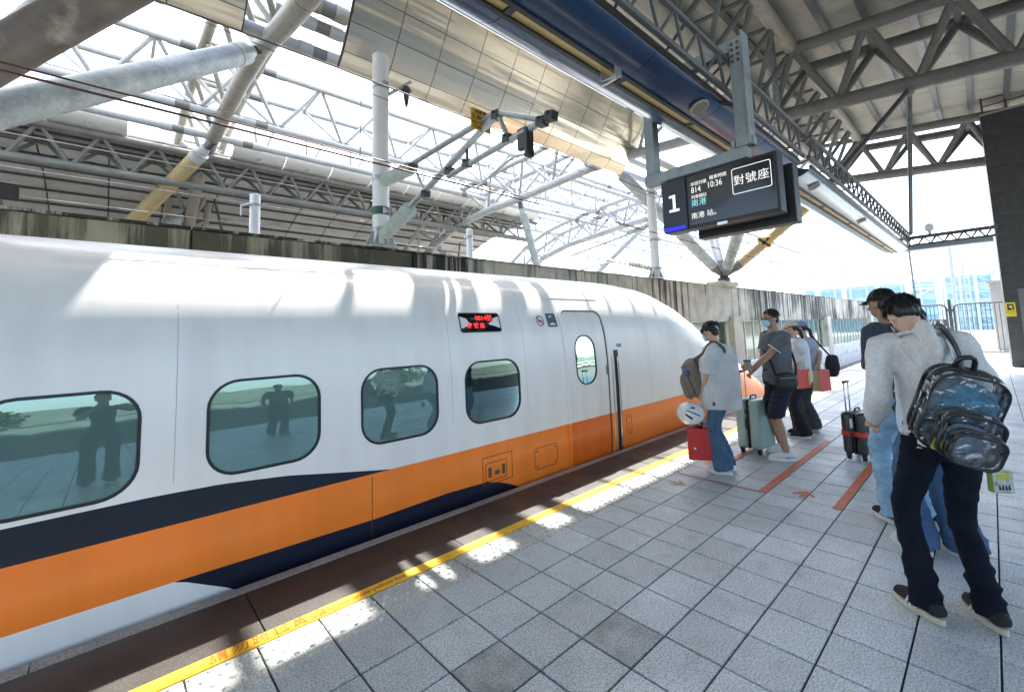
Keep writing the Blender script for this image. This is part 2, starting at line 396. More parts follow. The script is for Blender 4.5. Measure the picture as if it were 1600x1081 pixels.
paint('queue_line', [(5.8, -.34), (7.0, -.34), (7.0, -.28), (5.8, -.28)], qred)
def arrow(cx, cy, ang, s_, mt):
    pr_ = [(.0, -.02), (.11, -.02), (.055, -.085), (.09, -.085), (.19, 0), (.09, .085), (.055, .085), (.11, .02), (.0, .02)]
    c_, s2 = cos(ang), sin(ang)
    P_ = [(cx + s_ * (x * c_ - y * s2), cy + s_ * (x * s2 + y * c_)) for x, y in pr_]
    # concave outline: shaft + two barbs
    b = MB(); z = .0045
    def q(*ix): b.add([(P_[i][0], P_[i][1], z) for i in ix], [tuple(range(len(ix)))])
    q(0, 1, 7, 8); q(1, 2, 3, 4); q(4, 5, 6, 7); q(1, 4, 7)
    return b.build('arrow_marking', mt, platform)
arrow(2.68, -.06, -pi / 2, 1.0, qgold)
arrow(3.04, -1.17, 0.0, 1.05, qred)
arrow(3.50, -.05, -pi / 2, .7, qred)
# side of platform 2 (behind the camera) retaining walls and scenery that the train windows mirror
# ------------------------------------------------------------------ the train
YC = 2.77
PROF = [(-1.10, 1.30), (-.95, 1.42), (-.6, 1.58), (-.2, 1.67), (.1, 1.69), (.6, 1.69), (1.0, 1.685), (1.3, 1.668), (1.6, 1.625), (1.85, 1.53), (2.05, 1.37), (2.2, 1.15), (2.32, .86), (2.39, .5), (2.415, .2), (2.42, 0.0)]
def prof_y(z):
    for (z0, y0), (z1, y1) in zip(PROF, PROF[1:]):
        if z0 <= z <= z1: return y0 + (y1 - y0) * (z - z0) / (z1 - z0)
    return 0
# smooth the profile with Catmull-Rom
PP, _ = resample([V((y, z, 0)) for z, y in PROF], [(1, 1)] * len(PROF), 4)
PROF = [(p.y, max(p.x, 0)) for p in PP]; PROF.sort()
def interp(tab, x):
    if x <= tab[0][0]: return tab[0][1]
    for (x0, y0), (x1, y1) in zip(tab, tab[1:]):
        if x <= x1:
            t = (x - x0) / (x1 - x0); t = t * t * (3 - 2 * t) * .4 + t * .6
            return y0 + (y1 - y0) * t
    return tab[-1][1]
TOP = [(3.6, 2.42), (4.4, 2.415), (5.2, 2.36), (5.8, 2.21), (6.4, 2.01), (7, 1.79), (8, 1.43), (9, 1.07), (10, .73), (11, .39), (12, .03), (12.5, -.2), (12.75, -.42)]
HW = [(4.0, 1.69), (5.5, 1.675), (7, 1.60), (8.5, 1.46), (10, 1.24), (11, 1.02), (12, .70), (12.5, .42), (12.75, .16)]
BOT = [(8, -1.10), (10.5, -1.05), (12, -.95), (12.75, -.72)]
BUMP = [(6.6, 0), (7.2, .12), (8, .40), (9, .56), (9.8, .52), (10.6, .36), (11.3, .12), (11.8, 0)]
stations = [-9.0 + .5 * k for k in range(0, 27)] + [4.0 + .15 * k for k in range(1, 55)] + [12.3, 12.45, 12.58, 12.68, 12.75]
def section(X):
    top = interp(TOP, X); hw = interp(HW, X); bot = interp(BOT, X); bmp = interp(BUMP, X)
    out = []
    k = hw / 1.69
    bl = min(max((X - 5.0) / 5.5, 0), 1) ; bl = bl * bl * (3 - 2 * bl)
    n = len(PROF)
    pts = []
    for i, (z, y) in enumerate(PROF):
        u = (z - PROF[0][0]) / (PROF[-1][0] - PROF[0][0])
        zz = bot + u * (top - bot)
        # elliptical nose section
        ye = hw * max(0.0, 1 - abs(2 * u ** .62 - 1) ** 2.6) ** .5 if u < .995 else 0
        ye = max(ye, hw * .62 * (1 - u) ** .25) if u < .5 else ye
        yy = y * k * (1 - bl) + ye * bl
        pts.append((yy, zz))
    if bmp > 0:
        pts = [(yy, zz + bmp * max(0, 1 - (yy / (.78 * (1 if X < 9 else 1 - .2 * (X - 9) / 2))) ** 2) ** 1.3 if zz > top - .55 else zz) for yy, zz in pts]
    ring = [V((X, YC - yy, zz)) for yy, zz in pts] + [V((X, YC + yy, zz)) for yy, zz in reversed(pts[:-1])]
    return ring

def train_paint(name='train livery paint', orange_c=(.98, .235, .026)):
    M = bpy.data.materials.new(name); M.use_nodes = True; t = M.node_tree; N = t.nodes; L = t.links; bs = N['Principled BSDF']
    g = N.new('ShaderNodeNewGeometry'); sp = N.new('ShaderNodeSeparateXYZ'); L.new(g.outputs['Position'], sp.inputs[0])
    X, Z = sp.outputs[0], sp.outputs[2]
    def curve(pts, lo=-4.0, hi=14.0, zl=-1.2, zh=1.2):
        mr = N.new('ShaderNodeMapRange'); mr.inputs['From Min'].default_value = lo; mr.inputs['From Max'].default_value = hi; L.new(X, mr.inputs[0])
        fc = N.new('ShaderNodeFloatCurve'); c = fc.mapping.curves[0]
        q = [((x - lo) / (hi - lo), (z - zl) / (zh - zl)) for x, z in pts]
        while len(c.points) < len(q): c.points.new(.5, .5)
        for p, (a, bb) in zip(c.points, q): p.location = (a, bb); p.handle_type = 'VECTOR'
        fc.mapping.update(); L.new(mr.outputs[0], fc.inputs['Value'])
        m2 = N.new('ShaderNodeMapRange'); m2.inputs['To Min'].default_value = zl; m2.inputs['To Max'].default_value = zh; L.new(fc.outputs[0], m2.inputs[0]); return m2.outputs[0]
    def cmp_(op, a, bb):
        m_ = N.new('ShaderNodeMath'); m_.operation = op; L.new(a, m_.inputs[0])
        if isinstance(bb, float): m_.inputs[1].default_value = bb
        else: L.new(bb, m_.inputs[1])
        return m_.outputs[0]
    def AND(a, bb):
        m_ = N.new('ShaderNodeMath'); m_.operation = 'MULTIPLY'; L.new(a, m_.inputs[0]); L.new(bb, m_.inputs[1]); return m_.outputs[0]
    otop = curve([(-4, .477), (5.0, .472), (7, .50), (9, .50), (10.6, .40), (11.6, .28), (14, .2)])
    obot = curve([(-4, .15), (-1.15, .137), (.1, .118), (.77, .135), (1.21, .12), (1.40, .07), (1.62, -.02), (1.8, -.2), (2.2, -1.2), (14, -1.2)])
    ntop = curve([(-4, .668), (-1.3, .668), (-.95, .655), (-.56, .613), (-.2, .548), (.10, .495), (.24, .472), (.4, .40), (14, .40)])
    nlo = curve([(-4, .5), (-1.16, .137), (-.86, -.03), (-.5, -.4), (.2, -1.2), (14, -1.2)])
    orange = AND(cmp_('LESS_THAN', Z, otop), cmp_('GREATER_THAN', Z, obot))
    navy_up = AND(cmp_('LESS_THAN', Z, ntop), cmp_('GREATER_THAN', Z, otop))
    navy_dn = AND(AND(cmp_('LESS_THAN', Z, obot), cmp_('GREATER_THAN', Z, nlo)), AND(cmp_('GREATER_THAN', X, -1.17), cmp_('LESS_THAN', X, 2.3)))
    n = N.new('ShaderNodeTexNoise'); n.inputs['Scale'].default_value = 3; n.inputs['Detail'].default_value = 5; mp = N.new('ShaderNodeMapping'); mp.inputs['Scale'].default_value = (1.6, 1, .25)
    L.new(g.outputs['Position'], mp.inputs[0]); L.new(mp.outputs[0], n.inputs['Vector'])
    def mixc(a, bb, f):
        mx = N.new('ShaderNodeMix'); mx.data_type = 'RGBA'; L.new(f, mx.inputs[0])
        if isinstance(a, tuple): mx.inputs[6].default_value = (*a, 1)
        else: L.new(a, mx.inputs[6])
        mx.inputs[7].default_value = (*bb, 1); return mx.outputs[2]
    c = mixc((.82, .81, .785), orange_c, orange); c = mixc(c, (.004, .010, .024), navy_up); c = mixc(c, (.006, .010, .026), navy_dn)
    mr = N.new('ShaderNodeMapRange'); mr.inputs['From Min'].default_value = .3; mr.inputs['From Max'].default_value = .75; mr.inputs['To Min'].default_value = 1.04; mr.inputs['To Max'].default_value = .90; L.new(n.outputs[0], mr.inputs[0])
    vm = N.new('ShaderNodeVectorMath'); vm.operation = 'SCALE'; L.new(c, vm.inputs[0]); L.new(mr.outputs[0], vm.inputs['Scale']); L.new(vm.outputs[0], bs.inputs['Base Color'])
    bs.inputs['Roughness'].default_value = .36; bs.inputs['Specular IOR Level'].default_value = .35; bs.inputs['Coat Weight'].default_value = .22; bs.inputs['Coat Roughness'].default_value = .13
    n2 = N.new('ShaderNodeTexNoise'); n2.inputs['Scale'].default_value = 1.1; n2.inputs['Detail'].default_value = 1; L.new(g.outputs['Position'], n2.inputs['Vector'])
    bp = N.new('ShaderNodeBump'); bp.inputs['Strength'].default_value = .25; bp.inputs['Distance'].default_value = .02; L.new(n2.outputs[0], bp.inputs['Height'])
    L.new(bp.outputs[0], bs.inputs['Coat Normal'])
    return M
livery = train_paint(); livery_door_refl = train_paint('door livery with reflection tint', (.80, .15, .012))  # door orange reddened: a reflection tint put into its paint
train = thing('bullet_train', (1.8, YC, -1.25), 'white bullet train with orange and navy stripe standing at the platform edge', 'train')
cav = mat('dark train interior', (0.035, 0.045, 0.045), .7)
b = MB(); b.rings([section(x) for x in stations]); body = b.build('body', [livery, cav], train, 35)

def side(x, z, off=0.0): return V((x, YC - prof_y(z) - off, z))
def outline(x0, x1, z0, z1, r_, seg=7, fine=0):
    pts = []
    for cx, cz, a0 in ((x1 - r_, z1 - r_, 0), (x0 + r_, z1 - r_, 90), (x0 + r_, z0 + r_, 180), (x1 - r_, z0 + r_, 270)):
        for k in range(seg + 1):
            a = RAD(a0 + 90 * k / seg); pts.append((cx + r_ * cos(a), cz + r_ * sin(a)))
    if not fine: return pts
    out = []
    for (xa, za), (xb, zb) in zip(pts, pts[1:] + pts[:1]):
        n = max(1, int(sqrt((xb - xa) ** 2 + (zb - za) ** 2) / fine))
        out += [(xa + (xb - xa) * k / n, za + (zb - za) * k / n) for k in range(n)]
    return out
def F_(ol, fine=.07):
    out = []
    for (xa, za), (xb, zb) in zip(ol, ol[1:] + ol[:1]):
        n = max(1, int(sqrt((xb - xa) ** 2 + (zb - za) ** 2) / fine))
        out += [(xa + (xb - xa) * k / n, za + (zb - za) * k / n) for k in range(n)]
    return out
def patch(name, ol, off, mt, parent, thick=0.0, smooth=True):
    ol = F_(ol); cx = sum(p[0] for p in ol) / len(ol); cz = sum(p[1] for p in ol) / len(ol); b = MB(); rs = []
    for f in (1.0, .85, .6, .3, .02): rs.append([side(cx + (x - cx) * f, cz + (z - cz) * f, off) for x, z in ol])
    if thick: rs.insert(0, [side(x, z, off - thick) for x, z in ol])
    b.rings(rs, cap=False); b.f.append(tuple(len(b.v) - len(ol) + i for i in range(len(ol)))); b.mi.append(0)
    return b.build(name, mt, parent, 30)
def S_(ol, like):
    out = []
    for i in range(len(ol)):
        (xa, za), (xb, zb) = like[i], like[(i + 1) % len(ol)]; n = max(1, int(sqrt((xb - xa) ** 2 + (zb - za) ** 2) / .07))
        (xa, za), (xb, zb) = ol[i], ol[(i + 1) % len(ol)]
        out += [(xa + (xb - xa) * k / n, za + (zb - za) * k / n) for k in range(n)]
    return out
def frame(name, ol_out, ol_in, off, mt, parent, depth=.012):
    b = MB(); ol_out, ol_in = S_(ol_out, ol_out), S_(ol_in, ol_out); n = len(ol_out)
    b.rings([[side(x, z, -depth) for x, z in ol_out], [side(x, z, off) for x, z in ol_out], [side(x, z, off) for x, z in ol_in], [side(x, z, -depth * 2) for x, z in ol_in]], cap=False)
    return b.build(name, mt, parent, 30)
WINS = [(-2.03, -1.37, .708, 1.312, .17), (-1.03, -.35, .708, 1.312, .17), (-.02, .675, .704, 1.303, .17), (.995, 1.69, .70, 1.290, .17), (-3.04, -2.37, .708, 1.312, .17)]
DOORW = (2.645, 3.02, .905, 1.50, .17)
cut = MB()
for (x0, x1, z0, z1, r_) in WINS + [DOORW]:
    dp = 1.15 if x0 < 2 else .9
    ol = outline(x0, x1, z0, z1, r_); cut.rings([[V((x, .75, z)) for x, z in ol], [V((x, YC - 1.69 + .16, z)) for x, z in ol]])
    cut.box((x0 - .16, YC - 1.69 + .15, z0 - .35), (x1 + .16, YC - 1.69 + dp, z1 + .18))
ct = cut.build('cutter', cav)
bm = bmesh.new(); bm.from_mesh(ct.data); bmesh.ops.recalc_face_normals(bm, faces=bm.faces); bm.to_mesh(ct.data); bm.free()
md = body.modifiers.new('cut', 'BOOLEAN'); md.operation = 'DIFFERENCE'; md.object = ct; md.solver = 'EXACT'; md.use_self = True
dg = bpy.context.evaluated_depsgraph_get(); me = bpy.data.meshes.new_from_object(body.evaluated_get(dg)); body.modifiers.clear(); body.data = me
bpy.data.objects.remove(ct)
body.data.set_sharp_from_angle(angle=RAD(35))

pane_m = glass_mat('tinted teal window glass', (.20, .34, .32), (.50, .70, .67), .30, .012, .10, 1.2, (.19, .315, .305), .62)
pane_clear = glass_mat('dark window glass', (.30, .42, .40), (.60, .80, .78), .16, .004, .04, 1.5)
gasket = mat('black window gasket', (.008, .008, .009), .45)
seat_m = mat('teal seat fabric', (.06, .16, .17), .9, 0, var=.2, vscale=20); seat_d = mat('dark headrest cloth', (.16, .27, .27), .9, 0, var=.2, vscale=30)
for k, (x0, x1, z0, z1, r_) in enumerate(WINS):
    wf = frame('window', outline(x0 - .012, x1 + .012, z0 - .012, z1 + .012, r_ + .012), outline(x0 + .006, x1 - .006, z0 + .006, z1 - .006, r_ - .006), .003, gasket, train)
    patch('pane', outline(x0, x1, z0, z1, r_), -.006, pane_clear if k == 3 else pane_m, wf)
    # seat backs just inside the glass
    for q, sxx in enumerate((x0 + .18,)):
        b = MB(); yy = YC - 1.69 + .36
        b.tube([(sxx - .03, yy, z0 - .34), (sxx, yy, z0 + .10), (sxx + .05, yy, z0 + .42)], [(.20, .055), (.22, .06), (.18, .045)], 14, side=(0, 1, 0), smooth=4)
        s1 = b.build('seat', seat_m, train, 50)
        b = MB(); b.tube([(sxx + .055, yy, z0 + .26), (sxx + .075, yy, z0 + .45)], [(.15, .045), (.14, .035)], 12, side=(0, 1, 0)); b.build('headrest', seat_d, s1, 50)
# door
dm = mat('door recess seam', (.05, .05, .05), .5)
DX0, DX1 = 2.50, 3.26
frame('door_frame', outline(DX0 - .06, DX1 + .07, -.14, 1.87, .14), outline(DX0 - .02, DX1 + .022, -.12, 1.83, .11), .018, livery, train)
frame('door_seam', outline(DX0 - .02, DX1 + .022, -.12, 1.83, .11), outline(DX0 - .002, DX1 - .010, -.11, 1.808, .10), .002, dm, train, .004)
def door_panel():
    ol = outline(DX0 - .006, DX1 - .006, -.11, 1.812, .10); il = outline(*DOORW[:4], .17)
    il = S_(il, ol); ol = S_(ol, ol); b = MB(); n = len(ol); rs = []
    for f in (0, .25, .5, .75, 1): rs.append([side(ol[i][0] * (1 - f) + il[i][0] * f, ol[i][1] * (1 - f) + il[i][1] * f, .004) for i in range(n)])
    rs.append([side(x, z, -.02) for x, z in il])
    b.rings(rs, cap=False); return b.build('door', livery_door_refl, train, 30)
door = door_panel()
df = frame('door_window', outline(*[DOORW[0] - .012, DOORW[1] + .012, DOORW[2] - .012, DOORW[3] + .012, .18]), outline(*[DOORW[0] + .004, DOORW[1] - .004, DOORW[2] + .004, DOORW[3] - .004, .166]), .009, gasket, door)
patch('pane', outline(*DOORW), .001, pane_m, df)
b = MB(); b.tube([side(3.235, .98, .006), side(3.235, 1.10, .006)], .008, 6); b.build('latch', dm, door)
rbox('door_sill', (2.49, 1.02, -.165), (3.30, YC - 1.60, -.125), alu, train, .004)
# grab rail recess beside the door
b = MB()
for x, mt_ in ((3.335, 0),): b.rings([[side(x, z, .002), side(x + .018, z, .016), side(x + .05, z, .002)] for z in [-.1 + .07 * k for k in range(20)]], cap=False, closed=False)
b.build('drip_rail', alu, train, 60)
b = MB(); b.rings([[side(x, z, .0025) for z in (-.1, .2, .5, .8, 1.1, 1.29)] for x in (3.42, 3.525)], cap=False, closed=False); b.build('handrail_recess', mat('dark recess', (.03, .025, .02), .6), train)
b = MB(); b.tube([side(3.475, z, .018) for z in [-.08 + .08 * k for k in range(17)]], .012, 8); b.build('handrail', chrome, train, 60)
# destination display
led_glass = mat('display glass', (.006, .007, .008), .08, coat=.6)
ledr = mat('red display dots', (.5, .02, .02), .5, emit=(1.0, .05, .05), estr=.22)
lf = frame('destination_display', outline(.988, 1.512, 1.588, 1.792, .03), outline(1.0, 1.5, 1.6, 1.78, .022), .004, gasket, train)
lp = patch('display_screen', outline(.998, 1.502, 1.598, 1.782, .022), .0005, led_glass, lf)
def side_text(body_, size, x, z, mt_, parent, **k):
    t_ = (side(x, z + .1) - side(x, z - .1)).normalized()
    return text_mesh(body_, size, side(x, z, .003), (1, 0, 0), t_, mt_, parent=parent, **k)
side_text('0814號', .074, 1.19, 1.733, ledr, lf, bold=.0012)
side_text('對 號 座', .062, 1.075, 1.655, ledr, lf, bold=.001)
# car number, no-smoking mark
num_g = mat('dark grey plate', (.09, .11, .12), .4); whitep = mat('white print', (.75, .75, .75), .5); inkr = mat('dark red print', (.28, .04, .04), .5); ink = mat('black print', (.02, .02, .02), .5)
npl = patch('number_plate', outline(2.235, 2.40, 1.625, 1.79, .012), .0015, num_g, train)
b = MB()
for x0, z0, x1, z1 in ((2.305, 1.655, 2.335, 1.765), (2.275, 1.648, 2.365, 1.668), (2.282, 1.738, 2.306, 1.756)): b.quad(side(x0, z0, .0025), side(x1, z0, .0025), side(x1, z1, .0025), side(x0, z1, .0025))
b.build('lettering', whitep, npl)
b = MB(); cx, cz = 2.12, 1.70
for ro, ri in ((.062, .05),):
    n = 28; b.rings([[side(cx + ro * cos(2 * pi * k / n), cz + ro * sin(2 * pi * k / n), .002) for k in range(n)], [side(cx + ri * cos(2 * pi * k / n), cz + ri * sin(2 * pi * k / n), .002) for k in range(n)]], cap=False)
b.quad(side(cx - .042, cz + .032, .0022), side(cx - .032, cz + .042, .0022), side(cx + .042, cz - .032, .0022), side(cx + .032, cz - .042, .0022))
ns = b.build('no_smoking_mark', inkr, train)
b = MB(); b.quad(side(cx - .035, cz - .012, .0018), side(cx + .035, cz - .012, .0018), side(cx + .035, cz + .004, .0018), side(cx - .035, cz + .004, .0018)); b.build('cigarette', ink, ns)
side_text('TR30', .068, 3.50, 1.345, ink, train, spacing=1.05, aspect=.75)
# service hatches
seam = mat('hatch seam', (.10, .035, .008), .6)
def hatch(x0, x1, z0, z1, r_, name='hatch'):
    h = frame(name, outline(x0, x1, z0, z1, r_), outline(x0 + .007, x1 - .007, z0 + .007, z1 - .007, r_ * .8), .0012, seam, train, .002); return h
h1 = hatch(1.165, 1.55, .085, .355, .008); h1b = hatch(1.20, 1.475, .115, .295, .02)
for x, z, w_, h_ in ((1.255, .20, .02, .05), (1.345, .185, .03, .022), (1.43, .20, .02, .05)):
    patch('latch', outline(x - w_, x + w_, z - h_, z + h_, .008), .003, mat('latch metal', (.12, .07, .04), .4), h1b)
h2 = hatch(1.87, 2.235, .07, .305, .035)
for x, z in ((1.91, .105), (1.91, .27), (2.195, .105), (2.195, .27)): patch('screw', outline(x - .012, x + .012, z - .012, z + .012, .011, 3), .003, dm, h2)
h3 = hatch(3.62, 3.745, .145, .40, .055)
for z in (.19, .27, .36): patch('screw', outline(3.682 - .013, 3.682 + .013, z - .013, z + .013, .012, 3), .003, dm, h3)
# body panel joint
b = MB(); b.rings([[side(.055, z, .0012), side(.061, z, .0012)] for z in [-.3 + .03 * k for k in range(26)]], cap=False, closed=False); b.build('panel_joint', seam, train)
for xj in (-1.20, .835, 1.80, 4.3):
    b = MB(); b.rings([[side(xj, z, .0008), side(xj + .004, z, .0008)] for z in [.72 + .05 * k for k in range(24)]], cap=False, closed=False); b.build('panel_joint', mat('pale seam', (.42, .43, .43), .6), train)
# roof gutter line above the door and roof ribs
b = MB(); b.tube([side(x, 1.99, .006) for x in (2.35, 3.4)], .006, 6); b.build('rain_gutter', livery, train)
# windshield on the canopy
cab = mat('cab windscreen glass', (.07, .10, .14), .08, coat=.8)
def nose_top(X, dy):
    half = section(X)[:len(PROF)]; prev = half[-1]
    for p in reversed(half):
        if YC - p.y >= abs(dy):
            y0, y1 = YC - prev.y, YC - p.y; t = 0 if y1 - y0 < 1e-6 else (abs(dy) - y0) / (y1 - y0)
            return prev.z + (p.z - prev.z) * t
        prev = p
    return prev.z
b = MB(); rs = []
for X in [7.35 + .15 * k for k in range(20)]:
    f = min(1, (X - 7.2) / .8, (10.35 - X) / .7); wd = .60 * max(f, .08) ** .7
    rs.append([V((X, YC + wd * (q - 8) / 8, nose_top(X, wd * (q - 8) / 8) + .014)) for q in range(17)])
b.rings(rs, cap=False, closed=False); b.build('windscreen', cab, train, 50)
# bogie skirt shade under the body
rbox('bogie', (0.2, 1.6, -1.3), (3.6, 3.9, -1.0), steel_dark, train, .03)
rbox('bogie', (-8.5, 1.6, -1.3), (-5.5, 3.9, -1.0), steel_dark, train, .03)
# ------------------------------------------------------------------ stained concrete wall beyond the train
def wall_mat(name, base, streak, amt, sc=(9, 9, .55)):
    M = bpy.data.materials.new(name); M.use_nodes = True; MATS[name] = M; t = M.node_tree; N = t.nodes; L = t.links; bs = N['Principled BSDF']
    g = N.new('ShaderNodeNewGeometry'); mp = N.new('ShaderNodeMapping'); mp.inputs['Scale'].default_value = sc; L.new(g.outputs['Position'], mp.inputs[0])
    n = N.new('ShaderNodeTexNoise'); n.inputs['Scale'].default_value = .30; n.inputs['Detail'].default_value = 7; n.inputs['Roughness'].default_value = .72; L.new(mp.outputs[0], n.inputs['Vector'])
    n2 = N.new('ShaderNodeTexNoise'); n2.inputs['Scale'].default_value = 2.2; n2.inputs['Detail'].default_value = 6; L.new(g.outputs['Position'], n2.inputs['Vector'])
    n3 = N.new('ShaderNodeTexNoise'); n3.inputs['Scale'].default_value = .30; n3.inputs['Detail'].default_value = 2; L.new(g.outputs['Position'], n3.inputs['Vector'])
    a = N.new('ShaderNodeMath'); a.operation = 'MULTIPLY_ADD'; L.new(n3.outputs[0], a.inputs[0]); a.inputs[1].default_value = .55; L.new(n.outputs[0], a.inputs[2])
    mr = N.new('ShaderNodeMapRange'); mr.inputs['From Min'].default_value = amt; mr.inputs['From Max'].default_value = amt + .10; L.new(a.outputs[0], mr.inputs[0])
    mr2 = N.new('ShaderNodeMapRange'); mr2.inputs['From Min'].default_value = .3; mr2.inputs['From Max'].default_value = .7; mr2.inputs['To Min'].default_value = .72; mr2.inputs['To Max'].default_value = 1.15; L.new(n2.outputs[0], mr2.inputs[0])
    mx = N.new('ShaderNodeMix'); mx.data_type = 'RGBA'; L.new(mr.outputs[0], mx.inputs[0]); mx.inputs[6].default_value = (*base, 1); mx.inputs[7].default_value = (*streak, 1)
    vm = N.new('ShaderNodeVectorMath'); vm.operation = 'SCALE'; L.new(mx.outputs[2], vm.inputs[0]); L.new(mr2.outputs[0], vm.inputs['Scale']); L.new(vm.outputs[0], bs.inputs['Base Color'])
    bs.inputs['Roughness'].default_value = .9
    bp = N.new('ShaderNodeBump'); bp.inputs['Strength'].default_value = .3; bp.inputs['Distance'].default_value = .01; L.new(n2.outputs[0], bp.inputs['Height']); L.new(bp.outputs[0], bs.inputs['Normal'])
    return M
wm_near = wall_mat('mossy streaked concrete', (.33, .315, .235), (.095, .093, .066), .79)
wm_far = wall_mat('black streaked concrete', (.48, .47, .41), (.034, .033, .031), .745, (15, 15, .35))
pier_m = mat('pale concrete pier', (.46, .44, .38), .9, 0, var=.15, vscale=1.5, dirt=(.2, .19, .16), dscale=1.2, dth=.62, bump=.2, bscale=30)
low_m = mat('whitewashed low wall', (.58, .60, .60), .85, 0, var=.12, vscale=2, dirt=(.34, .34, .32), dscale=2.5, dth=.6)
wall = thing('concrete_wall', (16.0, 5.05, -1.42), 'long concrete trackside wall with black water streaks and a row of openings below', 'wall')
PX_ = [-11.98, 2.5, 17.0, 31.5, 46.0, 60.5, 75.0, 89.5]
for k, (x0, x1) in enumerate(zip(PX_, PX_[1:])):
    # two panels per bay, butted with a narrow joint
    for a, c in ((x0, -.78 if k == 0 else (x0 + x1) / 2), (-.78 if k == 0 else (x0 + x1) / 2, x1)):
        bb = MB(); bb.box((a + .012, 4.9, 1.72), (c - .012, 5.2, 3.115)); bb.build('wall_panel', wm_near if k == 0 else wm_far, wall, False, .012, 1)
        bb = MB(); bb.box((a + .012, 4.86, 3.118), (c - .012, 5.24, 3.15)); bb.build('wall_coping', wm_far, wall)
    bb = MB(); bb.box((x0 - .45, 4.70, -1.5), (x0 + .45, 4.895, 1.9)); bb.box((x0 - .35, 4.9, -1.5), (x0 + .35, 5.3, 1.715)); bb.build('pier', pier_m, wall, False, .02, 1)
    # low wall between piers, built of two courses
    for (z0, z1) in ((-1.5, -.72), (-.705, -.02)):
        n = 5
        for q in range(n):
            a = x0 + .47 + (x1 - x0 - .94) * q / n; c = x0 + .47 + (x1 - x0 - .94) * (q + 1) / n
            bb = MB(); bb.box((a + .01, 4.74, z0), (c - .01, 5.02, z1)); bb.build('low_wall_block', low_m, wall, False, .015, 1)
    nm = 14
    for q in range(1, nm):
        if k < 1: continue
        x = x0 + .45 + (x1 - x0 - .9) * q / nm
        bb = MB(); bb.box((x - .03, 5.0, -.018), (x + .03, 5.08, 1.715)); bb.build('mullion', galv, wall)
    if k >= 1:
        bb = MB(); bb.box((x0 + .46, 5.03, .0), (x1 - .46, 5.045, 1.71)); bb.build('noise_screen', MATS.get('scr') or glass_mat('scr', (.72, .86, .82), (.9, 1, .98), .12, .1), wall)

# ------------------------------------------------------------------ catenary poles and arms
def pole(x, y, z0, z1, r_, label, arm=False):
    p = thing('catenary_pole', (x, y, z0), label, 'catenary pole', 'white overhead line poles by the wall')
    bar('shaft', (x, y, z0 + .06), (x, y, z1), r_, white_pole, p, 24)
    bb = MB(); bb.box((x - .24, y - .17, z0), (x + .24, y + .17, z0 + .05))
    for a in range(8):
        c_, s_ = cos(a * pi / 4), sin(a * pi / 4)
        bb.add([V((x + c_ * r_ * .9, y + s_ * r_ * .9, z0 + .05)), V((x + c_ * .30, y + s_ * .24, z0 + .05)), V((x + c_ * r_ * .9, y + s_ * r_ * .9, z0 + .36)),
                V((x + c_ * r_ * .9 - s_ * .015, y + s_ * r_ * .9 + c_ * .015, z0 + .05)), V((x + c_ * .30 - s_ * .015, y + s_ * .24 + c_ * .015, z0 + .05)), V((x + c_ * r_ * .9 - s_ * .015, y + s_ * r_ * .9 + c_ * .015, z0 + .36))],
               [(0, 1, 2), (3, 5, 4), (0, 2, 5, 3), (1, 4, 5, 2), (0, 3, 4, 1)])
    bb.build('base_plate', galv, p)
    bb = MB(); bb.tube([(x, y, z1), (x, y, z1 + .03)], [r_ * 1.02, r_ * .6], 20); bb.build('cap', white_pole, p)
    for z in (z0 + .33, z0 + 1.28, z1 - .62):
        bb = MB(); bb.tube([(x, y, z - .045), (x, y, z + .045)], r_ * 1.06, 20); bb.box((x - .05, y - r_ - .07, z - .05), (x + .05, y - r_ + .02, z + .05)); bb.build('clamp', galv, p, 40)
    return p
porc = mat('pale green porcelain', (.52, .58, .54), .18, coat=.5); bolt_m = mat('dark clamp metal', (.07, .07, .07), .5, .5)
dgreen = mat('dark green band', (.02, .09, .06), .5)
PA = pole(1.92, 4.97, 3.15, 6.79, .145, 'tall white overhead line pole with insulator arms standing on the wall')
bb = MB(); bb.tube([(1.92, 4.97, 3.75), (1.92, 4.97, 3.90)], .1465, 24); mk = bb.build('number_band', dgreen, PA, 40)
bb = MB()
for (a0, a1, z0_, z1_) in ((-118, -108, 3.77, 3.88), (-105, -84, 3.80, 3.85), (-105, -96, 3.775, 3.80), (-105, -96, 3.85, 3.875)):
    a0 += 18; a1 += 18
    bb.quad(*[(1.92 + .148 * cos(RAD(a)), 4.97 + .148 * sin(RAD(a)), z) for a, z in ((a0, z0_), (a1, z0_), (a1, z1_), (a0, z1_))])
bb.build('band_mark', whitep, mk)
def insulator(p, q, rr_, parent, n=9):
    p = V(p); q = V(q); bb = MB(); pts = []; rad = []
    for k in range(n):
        for f, r2 in ((0, .45), (.25, 1.0), (.45, 1.0), (.7, .5)):
            pts.append(p + (q - p) * ((k + f) / n)); rad.append(rr_ * r2)
    bb.tube(pts, rad, 14); return bb.build('insulator', porc, parent, 60)
AX = 1.92
arm = thing('cantilever_arm', (AX, 4.83, 4.4), 'grey overhead line arm with two ribbed insulators reaching out from the white pole', 'line arm')
def A(y, z, x=AX): return V((x, y, z))
insulator(A(4.80, 4.36), A(3.85, 4.31), .115, arm, 10); insulator(A(4.80, 3.40), A(3.85, 3.65), .125, arm, 11)
bar('top_tube', A(4.82, 4.37), A(1.60, 4.37), .045, galv, arm); bar('bracket_tube', A(4.82, 3.39), A(1.66, 4.33), .048, galv, arm)
bar('registration_tube', A(2.75, 3.86), A(.66, 3.95), .04, galv, arm); bar('stay', A(1.62, 4.37), A(.80, 3.95), .035, galv, arm); bar('stay', A(1.6, 4.34), A(1.42, 3.98), .03, galv, arm); bar('stay', A(3.73, 4.28), A(3.40, 3.76), .022, galv, arm)
